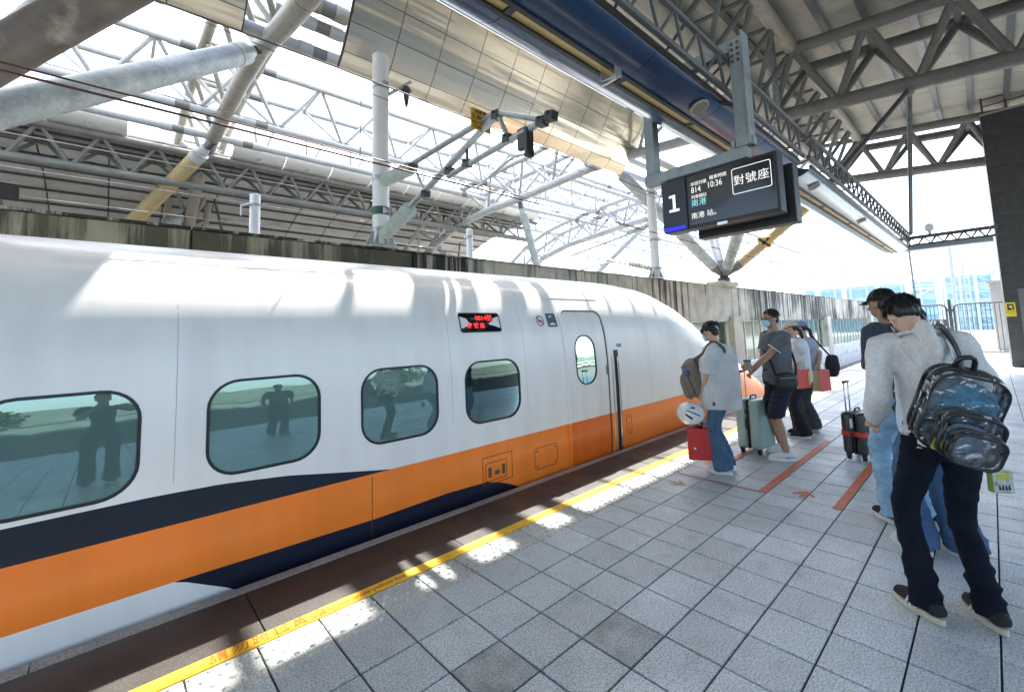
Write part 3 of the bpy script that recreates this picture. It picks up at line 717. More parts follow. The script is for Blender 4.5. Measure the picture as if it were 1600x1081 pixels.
bar('drop_rod', A(2.28, 4.12), A(2.28, 3.93), .02, bolt_m, arm)
for y, z in ((3.78, 4.31), (3.4, 3.76), (2.72, 3.92), (2.28, 3.9), (1.62, 4.33), (1.42, 3.95), (.82, 3.94), (.68, 3.95)):
    bb = MB(); bb.obox(A(y, z), (.05, 0, 0), (0, .06, .01), (0, -.008, .05)); bb.obox(A(y, z + .03), (.075, 0, 0), (0, .014, 0), (0, 0, .014)); bb.build('clamp', bolt_m, arm)
bb = MB(); bb.box((AX - .035, 1.06, 3.72), (AX + .035, 1.22, 3.98)); bb.box((AX - .06, 1.02, 3.60), (AX + .06, 1.08, 3.95)); bb.build('hanger_bracket', bolt_m, arm, False, .01, 1)
bb = MB(); bb.tube([A(1.12, 3.66), A(1.35, 3.68), A(1.7, 3.60), A(2.08, 3.50)], .016, 6, smooth=4); bb.build('steady_arm', galv, arm, 60)
bar('bird_bracket', (1.98, 4.97, 6.02), (2.45, 4.80, 6.42), .035, galv, PA, 8)
bb = MB(); bb.tube([(2.36, 4.82, 6.30), (2.36, 4.82, 6.22), (2.36, 4.82, 6.18), (2.36, 4.82, 6.02), (2.36, 4.82, 5.9)], [.05, .10, .06, .045, .02], 12); bb.build('arrester', bolt_m, PA, 40)
# danger sign on the arm
sg = mat('orange yellow sign', (.62, .35, .03), .5, 0, var=.1, vscale=8)
ds = thing('warning_sign', (1.93, 2.0, 4.37), 'small yellow high voltage warning sign hung on the overhead line arm', 'sign')
bb = MB(); bb.box((1.72, 1.90, 4.21), (2.045, 1.91, 4.50)); plate = bb.build('sign_plate', sg, ds, False, .004, 1)
for tx, z, s_, sp_ in (('-高壓電-', 4.485, .062, 1.0), ('生命危險', 4.41, .075, 1.0), ('HIGH VOLTAGE', 4.335, .046, .95), ('DANGER', 4.278, .056, 1.15)):
    text_mesh(tx, s_, (1.882, 1.90, z - .028), (1, 0, 0), (0, 0, 1), ink, parent=plate, align='CENTER', spacing=sp_, bold=.0006)
PB = pole(11.25, 4.97, 3.15, 6.6, .145, 'white overhead line pole by the orange strut seen below the departure board')
arm2 = thing('cantilever_arm', (11.25, 4.83, 4.4), 'far overhead line arm with pale insulators left of the departure board', 'line arm')
bar('top_tube', (11.25, 4.95, 4.95), (11.25, 8.6, 4.45), .04, galv, arm2, 8); bar('bracket_tube', (11.25, 5.1, 3.5), (11.25, 7.9, 4.35), .04, galv, arm2, 8); insulator((11.25, 5.1, 4.95), (11.25, 6.0, 4.85), .1, arm2, 8); insulator((11.25, 5.1, 3.5), (11.25, 6.0, 3.8), .1, arm2, 8)
bar('registration_tube', (11.25, 6.6, 3.95), (11.25, 9.4, 3.75), .03, galv, arm2, 8)
for (x, y, zt, lab) in ((.56, 8.0, 4.64, 'short white post behind the wall left of the tall white pole'), (6.03, 8.0, 4.66, 'short white post behind the wall right of the tall white pole')):
    p = thing('white_post', (x, y, -1.42), lab, 'post'); bar('shaft', (x, y, -1.42), (x, y, zt), .1, white_pole, p, 16); bb = MB(); bb.tube([(x, y, zt), (x, y, zt + .02)], [.103, .06], 16); bb.build('cap', white_pole, p)
    bb = MB(); bb.tube([(x, y, zt - .25), (x, y, zt - .19)], .106, 16); bb.tube([(x - .1, y - .05, zt - .22), (x - .26, y - .1, zt - .3), (x - .26, y - .1, zt - .5)], .025, 6); bb.build('clamp', galv, p, 40)
# flood lamp on the left edge
fl = thing('flood_lamp', (-2.5, 4.95, 3.15), 'black floodlight on the wall at the left edge of the picture', 'lamp')
bb = MB(); bb.obox((-2.42, 4.9, 3.33), (.10, .02, 0), (-.01, .07, .02), (0, -.02, .09)); bb.build('housing', black_plastic, fl, False, .012, 2); bar('bracket', (-2.45, 4.95, 3.15), (-2.45, 4.92, 3.26), .02, steel_dark, fl, 6)
# wires
wire_m = mat('overhead wire', (.10, .05, .045), .5, .6); wire_g = mat('grey wire', (.30, .30, .31), .5, .5)
def wire(pts, r_, mt_, label):
    bb = MB(); bb.tube(pts, r_, 5, smooth=6); o = bb.build('overhead_wire', mt_, None, 60); o.location = (0, 0, 0)
    return tag(o, label, 'wire', 'overhead wires above the tracks')
wire([(-14, 2.0, 3.46), (1.92, 2.08, 3.50), (40, 2.3, 3.5), (120, 2.3, 3.5)], .011, wire_m, 'lower overhead contact wire running above the train roof')
wire([(-14, 2.0, 3.51), (-4, 2.0, 3.53), (1.92, 2.12, 3.56), (6, 2.2, 3.56)], .008, wire_m, 'thin second wire just above the contact wire over the train')
wire([(-14, 2.0, 4.9), (-6, 2.0, 4.35), (1.92, 1.99, 4.38), (20, 2.1, 4.0), (43, 2.3, 4.5), (120, 2.3, 4.5)], .010, steel_dark, 'dark messenger wire sagging between the arms above the train')
wire([(-14, 4.4, 6.4), (-1, 4.4, 5.85), (2.36, 4.82, 5.9), (20, 4.8, 5.8), (90, 4.8, 5.8)], .007, steel_dark, 'thin feeder wire running under the metal sheet')
for y, z, lab in ((9.0, 5.35, 'pale upper wire over the second track'), (9.0, 4.75, 'pale lower wire over the second track'), (13.5, 5.3, 'pale wire over the third track'), (6.6, 5.7, 'pale wire between wall and second track')):
    wire([(-14, y, z), (11, y, z - .05), (60, y, z), (140, y, z)], .010, wire_g, lab)
for y, z, lab in ((9.0, 4.2, 'lowest pale wire above the wall top'), (17.0, 6.6, 'distant high wire seen past the far roof'), (20.0, 5.0, 'distant low wire seen past the far roof'), (14.5, 8.6, 'distant topmost wire seen past the far roof')):
    wire([(4, y, z), (40, y, z - .4), (80, y, z), (200, y, z)], .014, wire_g, lab)
for x in (0.35, 6.0, 14.0, 20, 26):
    bb = MB(); bb.tube([(x, 2.05, 3.5), (x, 2.02, 4.2)], .006, 4)
    tag(bb.build('dropper_wire', wire_g), 'thin vertical dropper wire %s' % {.35: 'left of the white pole over the train', 6.0: 'right of the danger sign arm', 14.0: 'over the train nose', 20: 'just beyond the train nose', 26: 'farthest along the contact wire'}[x], 'wire', 'dropper wires')
# ------------------------------------------------------------------ departure board
board = thing('departure_board', (2.95, -.72, 3.3), 'hanging black departure board showing platform 1 and train 814', 'display board')
BX = 2.80
scr = mat('screen black', (.012, .013, .014), .22, coat=.25); bez = mat('board bezel', (.014, .015, .018), .4); navy_s = mat('navy platform number panel', (.012, .016, .028), .35)
txw = mat('white screen text', (.3, .3, .3), .5, emit=(1, 1, .97), estr=.17); txc = mat('cyan screen text', (.1, .2, .22), .5, emit=(.35, .85, .95), estr=.16); blu = mat('blue screen bar', (.02, .02, .4), .4, emit=(.02, .015, 1), estr=.2)
def bbx(name, y0, y1, z0, z1, x0, x1, mt_, par, bev=.006): 
    b_ = MB(); b_.box((x0, y0, z0), (x1, y1, z1)); return b_.build(name, mt_, par, False, bev, 1)
h_top, h_bot = 3.155, 2.585
bbx('casing', -1.285, -.115, h_bot, h_top, BX + .012, BX + .17, bez, board)
bbx('rear_casing', -1.33, -.36, h_bot - .06, h_top - .06, BX + .30, BX + .46, bez, board)
bbx('spacer', -1.24, -.40, h_bot + .02, h_top - .04, BX + .172, BX + .298, mat('blue grey casing', (.10, .14, .17), .5), board)
for k in range(9): bbx('vent_slot', -1.2415, -1.24, 2.68 + .045 * k, 2.70 + .045 * k, BX + .20, BX + .27, bez, board, 0)
np_ = bbx('number_panel', -.395, -.118, h_bot + .003, h_top - .003, BX - .008, BX + .0105, navy_s, board)
sc_ = bbx('screen', -1.262, -.415, h_bot + .028, h_top - .025, BX, BX + .0105, scr, board, .003)
bbx('blue_bar', -.375, -.135, h_bot + .012, h_bot + .050, BX - .011, BX - .009, blu, np_, 0)
bbx('latch', -.80, -.70, h_bot - .02, h_bot + .012, BX + .0, BX + .0115, alu, board, .003)
R_ = (0, -1, 0); U_ = (0, 0, 1)
def bt(s_, size, y, z, mt_, par=sc_, x=BX, **k): return text_mesh(s_, size, (x, y, z), R_, U_, mt_, parent=par, **k)
b_ = MB()
for y0, z0, y1, z1 in ((-.245, 2.80, -.278, 2.985), (-.20, 2.80, -.318, 2.828), (-.205, 2.955, -.246, 2.982)): b_.quad((BX - .0095, y0, z0), (BX - .0095, y1, z0), (BX - .0095, y1, z1), (BX - .0095, y0, z1))
b_.build('lettering', txw, np_)
bt('本班列車', .044, -.452, 3.043, txw, spacing=.98); bt('814', .088, -.455, 2.978, txw, aspect=.80)
bt('開車時間', .044, -.655, 3.060, txw, spacing=.98); bt('10:36', .088, -.625, 2.992, txw, aspect=.80)
bt('列車開往', .042, -.452, 2.905, txw, spacing=.98); bt('南港', .080, -.448, 2.838, txc, spacing=1.05)
bt('南港 站。', .070, -.440, 2.705, txw, spacing=1.05)
bt('對號座', .105, -1.052, 2.955, txw, align='CENTER', spacing=1.12)
b = MB()
def rr2(y0, y1, z0, z1, r_): return [V((BX - .001, -a, c)) for a, c in outline(y0, y1, z0, z1, r_, 5)]
b.rings([rr2(.875, 1.232, 2.83, 3.085, .02), rr2(.882, 1.225, 2.837, 3.078, .016)], cap=False); b.build('text_border', txw, sc_)
# hanger frame
fr_m = mat('grey blue steel frame', (.30, .34, .35), .5, .15, var=.12, vscale=4, var2=.08, v2scale=25, dirt=(.2, .22, .22), dscale=5, dth=.62)
bbx('cross_bar', -1.03, .10, h_top + .02, h_top + .135, BX + .02, BX + .14, fr_m, board)
bbx('post', -1.055, -.935, h_top + .137, 4.40, BX + .015, BX + .135, fr_m, board); bbx('post_flange', -1.075, -1.057, h_top + .137, 4.44, BX - .005, BX + .155, fr_m, board, .002)
bbx('post', -.045, .075, h_top + .137, 4.30, BX + .025, BX + .145, fr_m, board)
bbx('top_arm', -.933, -.42, 4.28, 4.40, BX + .02, BX + .13, fr_m, board)
for y in (-.965, -1.02):
    for z in (4.16, 4.22, 4.28, 4.34): bbx('bolt', y - .012, y + .012, z - .012, z + .012, BX, BX + .0145, steel_dark, board, .003)
for y in (-.90, -1.075): bbx('foot_bracket', y - .02, y + .02, h_top + .137, h_top + .22, BX + .03, BX + .12, fr_m, board, .003)
b = MB(); b.tube([(BX + .06, -.93, 3.75), (BX + .02, -.85, 3.78), (BX - .02, -.74, 3.86), (BX, -.62, 3.92)], .022, 8, smooth=4); b.build('cable', black_plastic, board, 60)

# ------------------------------------------------------------------ blue light trough along the platform edge
blue_m = mat('blue enamel', (.010, .045, .115), .32, .25, var=.10, vscale=.8, coat=.35, coat_rough=.12)
silver_blue = mat('pale blue grey enamel', (.30, .38, .44), .28, .55, var=.06, vscale=1.2, coat=.2)
ylw = mat('yellow light cover', (.66, .50, .20), .5, 0, var=.10, vscale=5, dirt=(.50, .36, .14), dscale=4, dth=.62)
frm_d = mat('dark panel frame', (.03, .032, .034), .5)
LB = [(-.04, 3.98), (-.055, 3.92), (-.13, 3.82), (-.26, 3.735), (-.345, 3.705), (-.42, 3.697)]
RB = [(-.555, 3.697), (-.63, 3.700), (-.70, 3.712), (-.76, 3.732), (-.81, 3.76), (-.838, 3.79)]
def trough(name, x0, x1, label, m_body, dy, dz, plen, speaker=None, gap=()):
    t_ = thing(name, ((x0 + x1) / 2, -.62 + dy, 3.7 + dz), label, 'light trough', 'light troughs over the platform edge')
    n = max(1, round((x1 - x0) / plen)); L_ = (x1 - x0) / n
    for k in range(n):
        a = x0 + k * L_ + .003; c = x0 + (k + 1) * L_ - .003
        for nm, pts in (('shell_panel', LB), ('shell_panel', RB)):
            b_ = MB(); Pp, _ = resample([V((0, y + dy, z + dz)) for y, z in pts], [(1, 1)] * len(pts), 3)
            b_.rings([[V((a, p.y, p.z)) for p in Pp] + [V((a, p.y, p.z + .012)) for p in reversed(Pp)], [V((c, p.y, p.z)) for p in Pp] + [V((c, p.y, p.z + .012)) for p in reversed(Pp)]]); b_.build(nm, m_body, t_, 40)
    # light strip
    ln = L_ * (2 if plen < 1.2 else 1.0); nn = max(1, round((x1 - x0) / ln)); ln = (x1 - x0) / nn
    b_ = MB()
    for y in (-.432, -.545): b_.box((x0, y - .017 + dy, 3.680 + dz), (x1, y + .017 + dy, 3.715 + dz))
    b_.build('strip_frame', frm_d, t_)
    for k in range(nn):
        a = x0 + k * ln; b_ = MB(); b_.box((a + .03, -.529 + dy, 3.70 + dz), (a + ln - .03, -.448 + dy, 3.712 + dz)); b_.build('light_cover', ylw, t_)
        b_ = MB(); b_.box((a - .028, -.529 + dy, 3.685 + dz), (a + .028, -.448 + dy, 3.714 + dz)); b_.build('cross_frame', frm_d, t_)
    b_ = MB(); b_.box((x0, -.856 + dy, 3.792 + dz), (x1, -.826 + dy, 3.845 + dz)); b_.build('rim', black_plastic, t_)
    b_ = MB(); b_.add([V((x, y + dy, z + dz)) for x in (x0 + .01, x1 - .01) for y, z in ((-.824, 3.80), (-.40, 3.93), (-.06, 3.985))], [(0, 1, 4, 3), (1, 2, 5, 4)]); b_.build('top_plate', frm_d, t_)
    endp = [V((0, y + dy, z + dz)) for y, z in LB + RB]
    for xe in (x0 + .004, x1 - .004):
        b_ = MB(); b_.add([V((xe, p.y, p.z)) for p in endp], [tuple(range(len(endp)))]); b_.build('end_cap', blue_m, t_)
    if speaker:
        for sx in speaker:
            b_ = MB(); c = V((sx, -.715 + dy, 3.708 + dz)); nrm = V((0, -.35, -.93)).normalized(); tx = V((1, 0, 0)); ty = nrm.cross(tx)
            b_.rings([[c + nrm * o_ + tx * (rr_ * cos(2 * pi * q / 22)) + ty * (rr_ * sin(2 * pi * q / 22)) for q in range(22)] for o_, rr_ in ((.0, .092), (.018, .092), (.022, .086))]); sp_ = b_.build('speaker', mat('speaker rim', (.40, .36, .28), .5), t_, 40)
            b_ = MB(); b_.rings([[c + nrm * o_ + tx * (rr_ * cos(2 * pi * q / 22)) + ty * (rr_ * sin(2 * pi * q / 22)) for q in range(22)] for o_, rr_ in ((.0225, .080), (.024, .078))]); b_.build('speaker_grille', mat('speaker cloth', (.26, .24, .19), .8), sp_)
    return t_
tr1 = trough('light_trough', -2.2, 5.32, 'near glossy blue light trough with long yellow light covers above the platform edge', blue_m, 0, 0, 1.25, speaker=(2.55,))
b = MB(); b.box((1.31, -.61, 3.56), (1.335, -.46, 3.60)); b.box((1.31, -.61, 3.60), (1.40, -.595, 3.68)); b.box((1.31, -.475, 3.60), (1.40, -.46, 3.68)); b.build('bracket', alu, tr1, False, .004, 1)
tr2 = trough('light_trough', 5.62, 16.4, 'far pale silver light trough with short yellow covers beyond the departure board', silver_blue, -.06, -.03, 1.05, speaker=(6.3, 9.9))
tr3 = thing('cross_trough', (16.75, -1.8, 3.7), 'dark light trough crossing the platform in front of the gate', 'light trough')
b = MB(); b.box((16.55, -2.75, 3.70), (16.95, -.62, 3.84)); b.build('shell_panel', mat('grey blue shell', (.22, .26, .29), .4, .3), tr3, False, .03, 2)
bar('chord', (16.6, -.6, 4.12), (16.6, -2.85, 4.12), .035, steel_dark, tr3, 8); bar('chord', (16.9, -.6, 4.12), (16.9, -2.85, 4.12), .035, steel_dark, tr3, 8); bar('chord', (16.75, -.6, 3.88), (16.75, -2.85, 3.88), .035, steel_dark, tr3, 8)
for k in range(7):
    y = -.65 - .3 * k
    for xx in (16.6, 16.9): bar('web', (xx, y, 4.12), (16.75, y - .15, 3.88), .018, steel_dark, tr3, 6); bar('web', (16.75, y - .15, 3.88), (xx, y - .3, 4.12), .018, steel_dark, tr3, 6)
sp = thing('dome_camera', (16.75, -1.4, 4.16), 'small white dome camera on top of the dark crossing trough', 'camera'); b = MB(); b.tube([(16.75, -1.4, 4.16), (16.75, -1.4, 4.26), (16.75, -1.4, 4.28), (16.75, -1.4, 4.44), (16.75, -1.4, 4.50)], [.04, .04, .11, .12, .05], 14); b.build('housing', white_pole, sp, 40)
# small lattice beam carrying the troughs
lat_m = mat('dark grey lattice paint', (.11, .115, .115), .5, 0, var=.15, vscale=4)
def lattice(x0, x1, label, dy=0, dz=0):
    t_ = thing('lattice_beam', ((x0 + x1) / 2, -1.05 + dy, 4.2 + dz), label, 'beam', 'lattice beams above the light troughs')
    A_ = [(-.86, 3.93), (-.90, 4.22), (-.35, 4.25)]
    for y, z in A_: bar('chord', (x0, y + dy, z + dz), (x1, y + dy, z + dz), .030, lat_m, t_, 8)
    n = int((x1 - x0) / .42)
    for k in range(n):
        a = x0 + .42 * k; m_ = a + .21; c = a + .42
        bar('web', (a, A_[0][0] + dy, A_[0][1] + dz), (m_, A_[1][0] + dy, A_[1][1] + dz), .016, lat_m, t_, 6); bar('web', (m_, A_[1][0] + dy, A_[1][1] + dz), (c, A_[0][0] + dy, A_[0][1] + dz), .016, lat_m, t_, 6)
        if k % 2 == 0: bar('web', (a, A_[1][0] + dy, A_[1][1] + dz), (c, A_[2][0] + dy, A_[2][1] + dz), .016, lat_m, t_, 6)
lattice(-2.2, 5.5, 'near lattice beam running just above the blue light trough'); lattice(5.5, 16.5, 'far lattice beam running just above the silver light trough', -.06, -.03)

# ------------------------------------------------------------------ platform roof
RZ = lambda y: 8.80 + .11 * y
pan_m = mat('cream roof panel', (.50, .49, .42), .8, 0, var=.10, vscale=1.2, var2=.06, v2scale=12, dirt=(.36, .35, .30), dscale=1.3, dth=.62, rnd=.05)
purl_m = mat('galvanised purlin', (.17, .18, .185), .45, .35, var=.2, vscale=3, dirt=(.16, .17, .17), dscale=3, dth=.58)
roof = thing('platform_roof', (6, -3, 8.8), 'cream panelled roof underside with dark galvanised purlins above the platform', 'roof')
YP = [-.34 - .77 * k for k in range(-6, 15)]
X0, X1 = 7.0, 19.6
for k in range(len(YP) - 1):
    y1, y0 = YP[k], YP[k + 1]
    n = 13; L_ = (X1 - X0) / n
    if -6.5 < y0 and y1 < .6:
        for q in range(n):
            b = MB(); a = X0 + q * L_ + .006; c = X0 + (q + 1) * L_ - .006
            b.add([(a, y0, RZ(y0)), (c, y0, RZ(y0)), (c, y1, RZ(y1)), (a, y1, RZ(y1)), (a, y0, RZ(y0) + .06), (c, y0, RZ(y0) + .06), (c, y1, RZ(y1) + .06), (a, y1, RZ(y1) + .06)], [(0, 3, 2, 1), (4, 5, 6, 7), (0, 1, 5, 4), (1, 2, 6, 5), (2, 3, 7, 6), (3, 0, 4, 7)])
            b.build('roof_panel', pan_m, roof)
for (xa, xb, ya, yb) in ((-26, X0, -14, 3.63), (X0, X1, .58, 3.63), (X0, X1, -14, -6.35)):
    b = MB(); b.add([(xa, ya, RZ(ya) + .004), (xb, ya, RZ(ya) + .004), (xb, yb, RZ(yb) + .004), (xa, yb, RZ(yb) + .004), (xa, ya, RZ(ya) + .07), (xb, ya, RZ(ya) + .07), (xb, yb, RZ(yb) + .07), (xa, yb, RZ(yb) + .07)], [(0, 3, 2, 1), (4, 5, 6, 7), (0, 1, 5, 4), (1, 2, 6, 5), (2, 3, 7, 6), (3, 0, 4, 7)]); b.build('roof_sheet', pan_m, roof)
b = MB(); b.add([(X0, -6.4, RZ(-6.4) + .075), (X1, -6.4, RZ(-6.4) + .075), (X1, .6, RZ(.6) + .075), (X0, .6, RZ(.6) + .075), (X0, -6.4, RZ(-6.4) + .10), (X1, -6.4, RZ(-6.4) + .10), (X1, .6, RZ(.6) + .10), (X0, .6, RZ(.6) + .10)], [(0, 3, 2, 1), (4, 5, 6, 7), (0, 1, 5, 4), (1, 2, 6, 5), (2, 3, 7, 6), (3, 0, 4, 7)]); b.build('roof_deck', steel_grey, roof)
for y in YP[3:]:
    z = RZ(y); b = MB(); b.box((-4, y - .07, z - .17), (19.7, y + .07, z - .155)); b.box((-4, y - .02, z - .155), (19.7, y + .02, z - .004)); b.build('purlin', purl_m, roof)
bar('edge_tube', (19.75, 3.5, RZ(3.5) - .1), (19.75, -9, RZ(-9) - .1), .09, steel_grey, roof)

def tri_truss(name, label, bot, top, dx, rb, rt, rw, mt_, nodes, group=None, cat='roof truss', n=12, purl=None):
    """cross truss of one bottom and two top chords; bot/top are polylines of (y, z) at x = nodes['x']"""
    X = nodes; t_ = thing(name, (X, (bot[0][0] + bot[-1][0]) / 2, bot[0][1]), label, cat, group)
    for (a, c) in zip(bot, bot[1:]): bar('bottom_chord', (X, a[0], a[1]), (X, c[0], c[1]), rb, mt_, t_, 16)
    for s_ in (-1, 1):
        for (a, c) in zip(top, top[1:]): bar('top_chord', (X + s_ * dx, a[0], a[1]), (X + s_ * dx, c[0], c[1]), rt, mt_, t_, 16)
    for k in range(len(bot)):
        for s_ in (-1, 1):
            for q in (k - 1, k):
                if 0 <= q < len(top): bar('web', (X, bot[k][0], bot[k][1]), (X + s_ * dx, top[q][0], top[q][1]), rw, mt_, t_, 10)
    for p in top: bar('strut', (X - dx, p[0], p[1]), (X + dx, p[0], p[1]), rw * .8, mt_, t_, 8)
    return t_
def ch(y0, z0, y1, z1, n): return [(y0 + (y1 - y0) * k / n, z0 + (z1 - z0) * k / n) for k in range(n + 1)]
T1 = tri_truss('roof_truss', 'nearer heavy grey tube truss crossing under the platform roof', ch(1.05, 7.02, -9.1, 5.95, 7), ch(.33, 8.30, -8.4, 7.33, 6), .62, .165, .14, .085, steel_grey, 11.0, 'tube trusses under the platform roof')
T2 = tri_truss('roof_truss', 'farther heavy grey tube truss at the open end of the platform roof', ch(1.25, 7.08, -9.0, 5.95, 7), ch(.40, 8.32, -8.4, 7.33, 6), .62, .165, .14, .085, steel_grey, 19.0, 'tube trusses under the platform roof')
T0 = tri_truss('roof_truss', 'roof truss overhead just out of the top of the picture', ch(1.05, 7.02, -9.1, 5.95, 7), ch(.33, 8.30, -8.4, 7.33, 6), .62, .165, .14, .085, steel_grey, .6, 'tube trusses under the platform roof')
# longitudinal edge truss
le = thing('edge_truss', (8, .6, 7.6), 'beige and grey lengthwise tube truss along the platform roof edge', 'roof truss')
bar('bottom_chord', (.6, 1.05, 7.02), (10.9, 1.05, 7.02), .165, steel_beige, le, 18); bar('bottom_chord', (11.05, 1.08, 7.0), (18.9, 1.22, 7.06), .13, steel_beige, le, 18)
bar('top_chord', (.6, .33, 8.35), (10.4, .33, 8.35), .155, steel_beige, le, 18); bar('top_chord', (11.6, .35, 8.33), (18.4, .38, 8.33), .14, steel_beige, le, 18)
bar('top_chord', (.6, 1.75, 8.45), (18.4, 1.75, 8.45), .12, steel_grey, le, 14)
n = 14
for k in range(n + 1):
    x = .6 + 18.4 * k / n; xm = x + 18.4 / n / 2
    if k < n:
        for (yy, zz) in ((.33, 8.35), (1.75, 8.45)): bar('web', (x, 1.08, 7.05), (xm, yy, zz), .062, steel_grey, le, 8); bar('web', (xm, yy, zz), (x + 18.4 / n, 1.08, 7.05), .062, steel_grey, le, 8)
        bar('strut', (xm, .33, 8.35), (xm, 1.75, 8.45), .05, steel_grey, le, 8)
for z_, x in ((7.15, 10.35),): 
    p = thing('drain_pipe', (x, .78, 7.0), 'grey vertical pipe ending at the roof truss corner above the board', 'pipe'); bar('shaft', (x, .78, 6.85), (x, .78, 8.85), .095, galv, p, 16); b = MB(); b.tube([(x, .78, 6.80), (x, .78, 6.92)], .12, 16); b.build('collar', galv, p, 40)
hr = thing('hanger_rods', (11, -1.68, 6.5), 'pair of dark rods from the nearer roof truss down to the light troughs', 'hanger')
bar('rod', (11.0, -1.68, 6.60), (8.4, -.62, 4.28), .05, steel_dark, hr, 10); bar('rod', (11.0, -1.70, 6.60), (16.3, -1.0, 4.20), .05, steel_dark, hr, 10); b = MB(); b.ell((11.0, -1.69, 6.56), (.12, .10, .10)); b.build('joint', steel_grey, hr, True)

# ------------------------------------------------------------------ curved metal sheets hung at the roof edge over the track
def sheet_mat():
    M = bpy.data.materials.new('brushed metal sheet'); M.use_nodes = True; t = M.node_tree; N = t.nodes; L = t.links; bs = N['Principled BSDF']
    bs.inputs['Base Color'].default_value = (.80, .72, .56, 1); bs.inputs['Metallic'].default_value = 1.0; bs.inputs['Roughness'].default_value = .22
    g = N.new('ShaderNodeNewGeometry'); mp = N.new('ShaderNodeMapping'); mp.inputs['Scale'].default_value = (.16, 1.8, 1.8); L.new(g.outputs['Position'], mp.inputs[0])
    n = N.new('ShaderNodeTexNoise'); n.inputs['Scale'].default_value = 1.6; n.inputs['Detail'].default_value = 2; L.new(mp.outputs[0], n.inputs['Vector'])
    bp = N.new('ShaderNodeBump'); bp.inputs['Strength'].default_value = .5; bp.inputs['Distance'].default_value = .05; L.new(n.outputs[0], bp.inputs['Height']); L.new(bp.outputs[0], bs.inputs['Normal'])
    return M
sheet_m = sheet_mat()
SP, _ = resample([V((0, 6.0, 6.88)), V((0, 5.72, 7.12)), V((0, 5.38, 7.55)), V((0, 5.07, 8.0)), V((0, 4.80, 8.42))], [(1, 1)] * 5, 6)
def sheet(x0, x1, n, label, gaps):
    t_ = thing('metal_sheet', ((x0 + x1) / 2, 5.4, 7.6), label, 'metal sheet', 'curved metal sheets over the track')
    L_ = (x1 - x0) / n; cuts = [0, 6, 12, 18, len(SP) - 1]
    for k in range(n):
        for a, c in zip(cuts, cuts[1:]):
            P_ = SP[a:c + 1]; b = MB(); xa = x0 + k * L_ + .007; xb = x0 + (k + 1) * L_ - .007
            d0 = (P_[1] - P_[0]).normalized() * .006; d1 = (P_[-1] - P_[-2]).normalized() * .006
            pts = [P_[0] + d0] + P_[1:-1] + [P_[-1] - d1]; off = V((0, .007, .006))
            b.rings([[V((xa, p.y, p.z)) for p in pts] + [V((xa, p.y, p.z)) + off for p in reversed(pts)], [V((xb, p.y, p.z)) for p in pts] + [V((xb, p.y, p.z)) + off for p in reversed(pts)]])
            b.build('sheet_panel', sheet_m, t_, 50)
    b = MB()
    for k in range(n + 1):
        x = x0 + k * L_
        P_ = SP; off = V((0, .02, .018)); o2 = V((0, .06, .055))
        b.rings([[V((x - .02, p.y, p.z)) + off for p in P_] + [V((x - .02, p.y, p.z)) + o2 for p in reversed(P_)], [V((x + .02, p.y, p.z)) + off for p in P_] + [V((x + .02, p.y, p.z)) + o2 for p in reversed(P_)]])
    b.build('rib_frame', steel_dark, t_)
    b = MB(); b.rings([[V((x, p.y + .03, p.z + .028)) for p in SP] + [V((x, p.y + .045, p.z + .042)) for p in reversed(SP)] for x in (x0, x1)]); b.build('backing', steel_dark, t_)
    b = MB(); b.add([(x0, 4.835, 8.46), (x1, 4.835, 8.46), (x1, 4.27, 9.0), (x0, 4.27, 9.0), (x0, 4.855, 8.48), (x1, 4.855, 8.48), (x1, 4.29, 9.02), (x0, 4.29, 9.02)], [(0, 3, 2, 1), (4, 5, 6, 7), (0, 1, 5, 4), (1, 2, 6, 5), (2, 3, 7, 6), (3, 0, 4, 7)]); b.build('sun_block_lip', steel_grey, t_)  # added unseen lip, cuts the sun reaching the train roof
    return t_
S1 = sheet(1.52, 11.05, 10, 'large curved brushed metal sheet hanging behind the danger sign', ())
S2 = sheet(-13, -.10, 13, 'curved metal sheet cut off by the top edge at upper left', ())
# shadow plates across the narrow gap between roof and sheets (added unseen, spaced to cut the sun into floor patches)
cp = thing('shadow_plates', (4, 4.2, 9.1), 'row of added unseen shadow plates closing the slit between roof and metal sheets', 'shadow plates')
DX = .47 * 9.12
for a, c in ((-1.02, -.90), (-.36, -.02), (.20, .42), (.74, 1.12), (1.36, 1.56), (2.24, 2.29), (2.70, 2.75), (3.32, 3.37), (3.93, 3.98), (4.6, 4.66), (5.3, 5.36), (6.0, 6.1), (-3.2, -2.6)):
    b = MB(); b.add([(a + DX, 3.60, 9.12), (c + DX, 3.60, 9.12), (c + DX, 4.95, 9.12), (a + DX, 4.95, 9.12), (a + DX, 3.60, 9.15), (c + DX, 3.60, 9.15), (c + DX, 4.95, 9.15), (a + DX, 4.95, 9.15)], [(0, 3, 2, 1), (4, 5, 6, 7), (0, 1, 5, 4), (1, 2, 6, 5), (2, 3, 7, 6), (3, 0, 4, 7)])
    b.build('shadow_plate', steel_grey, cp)

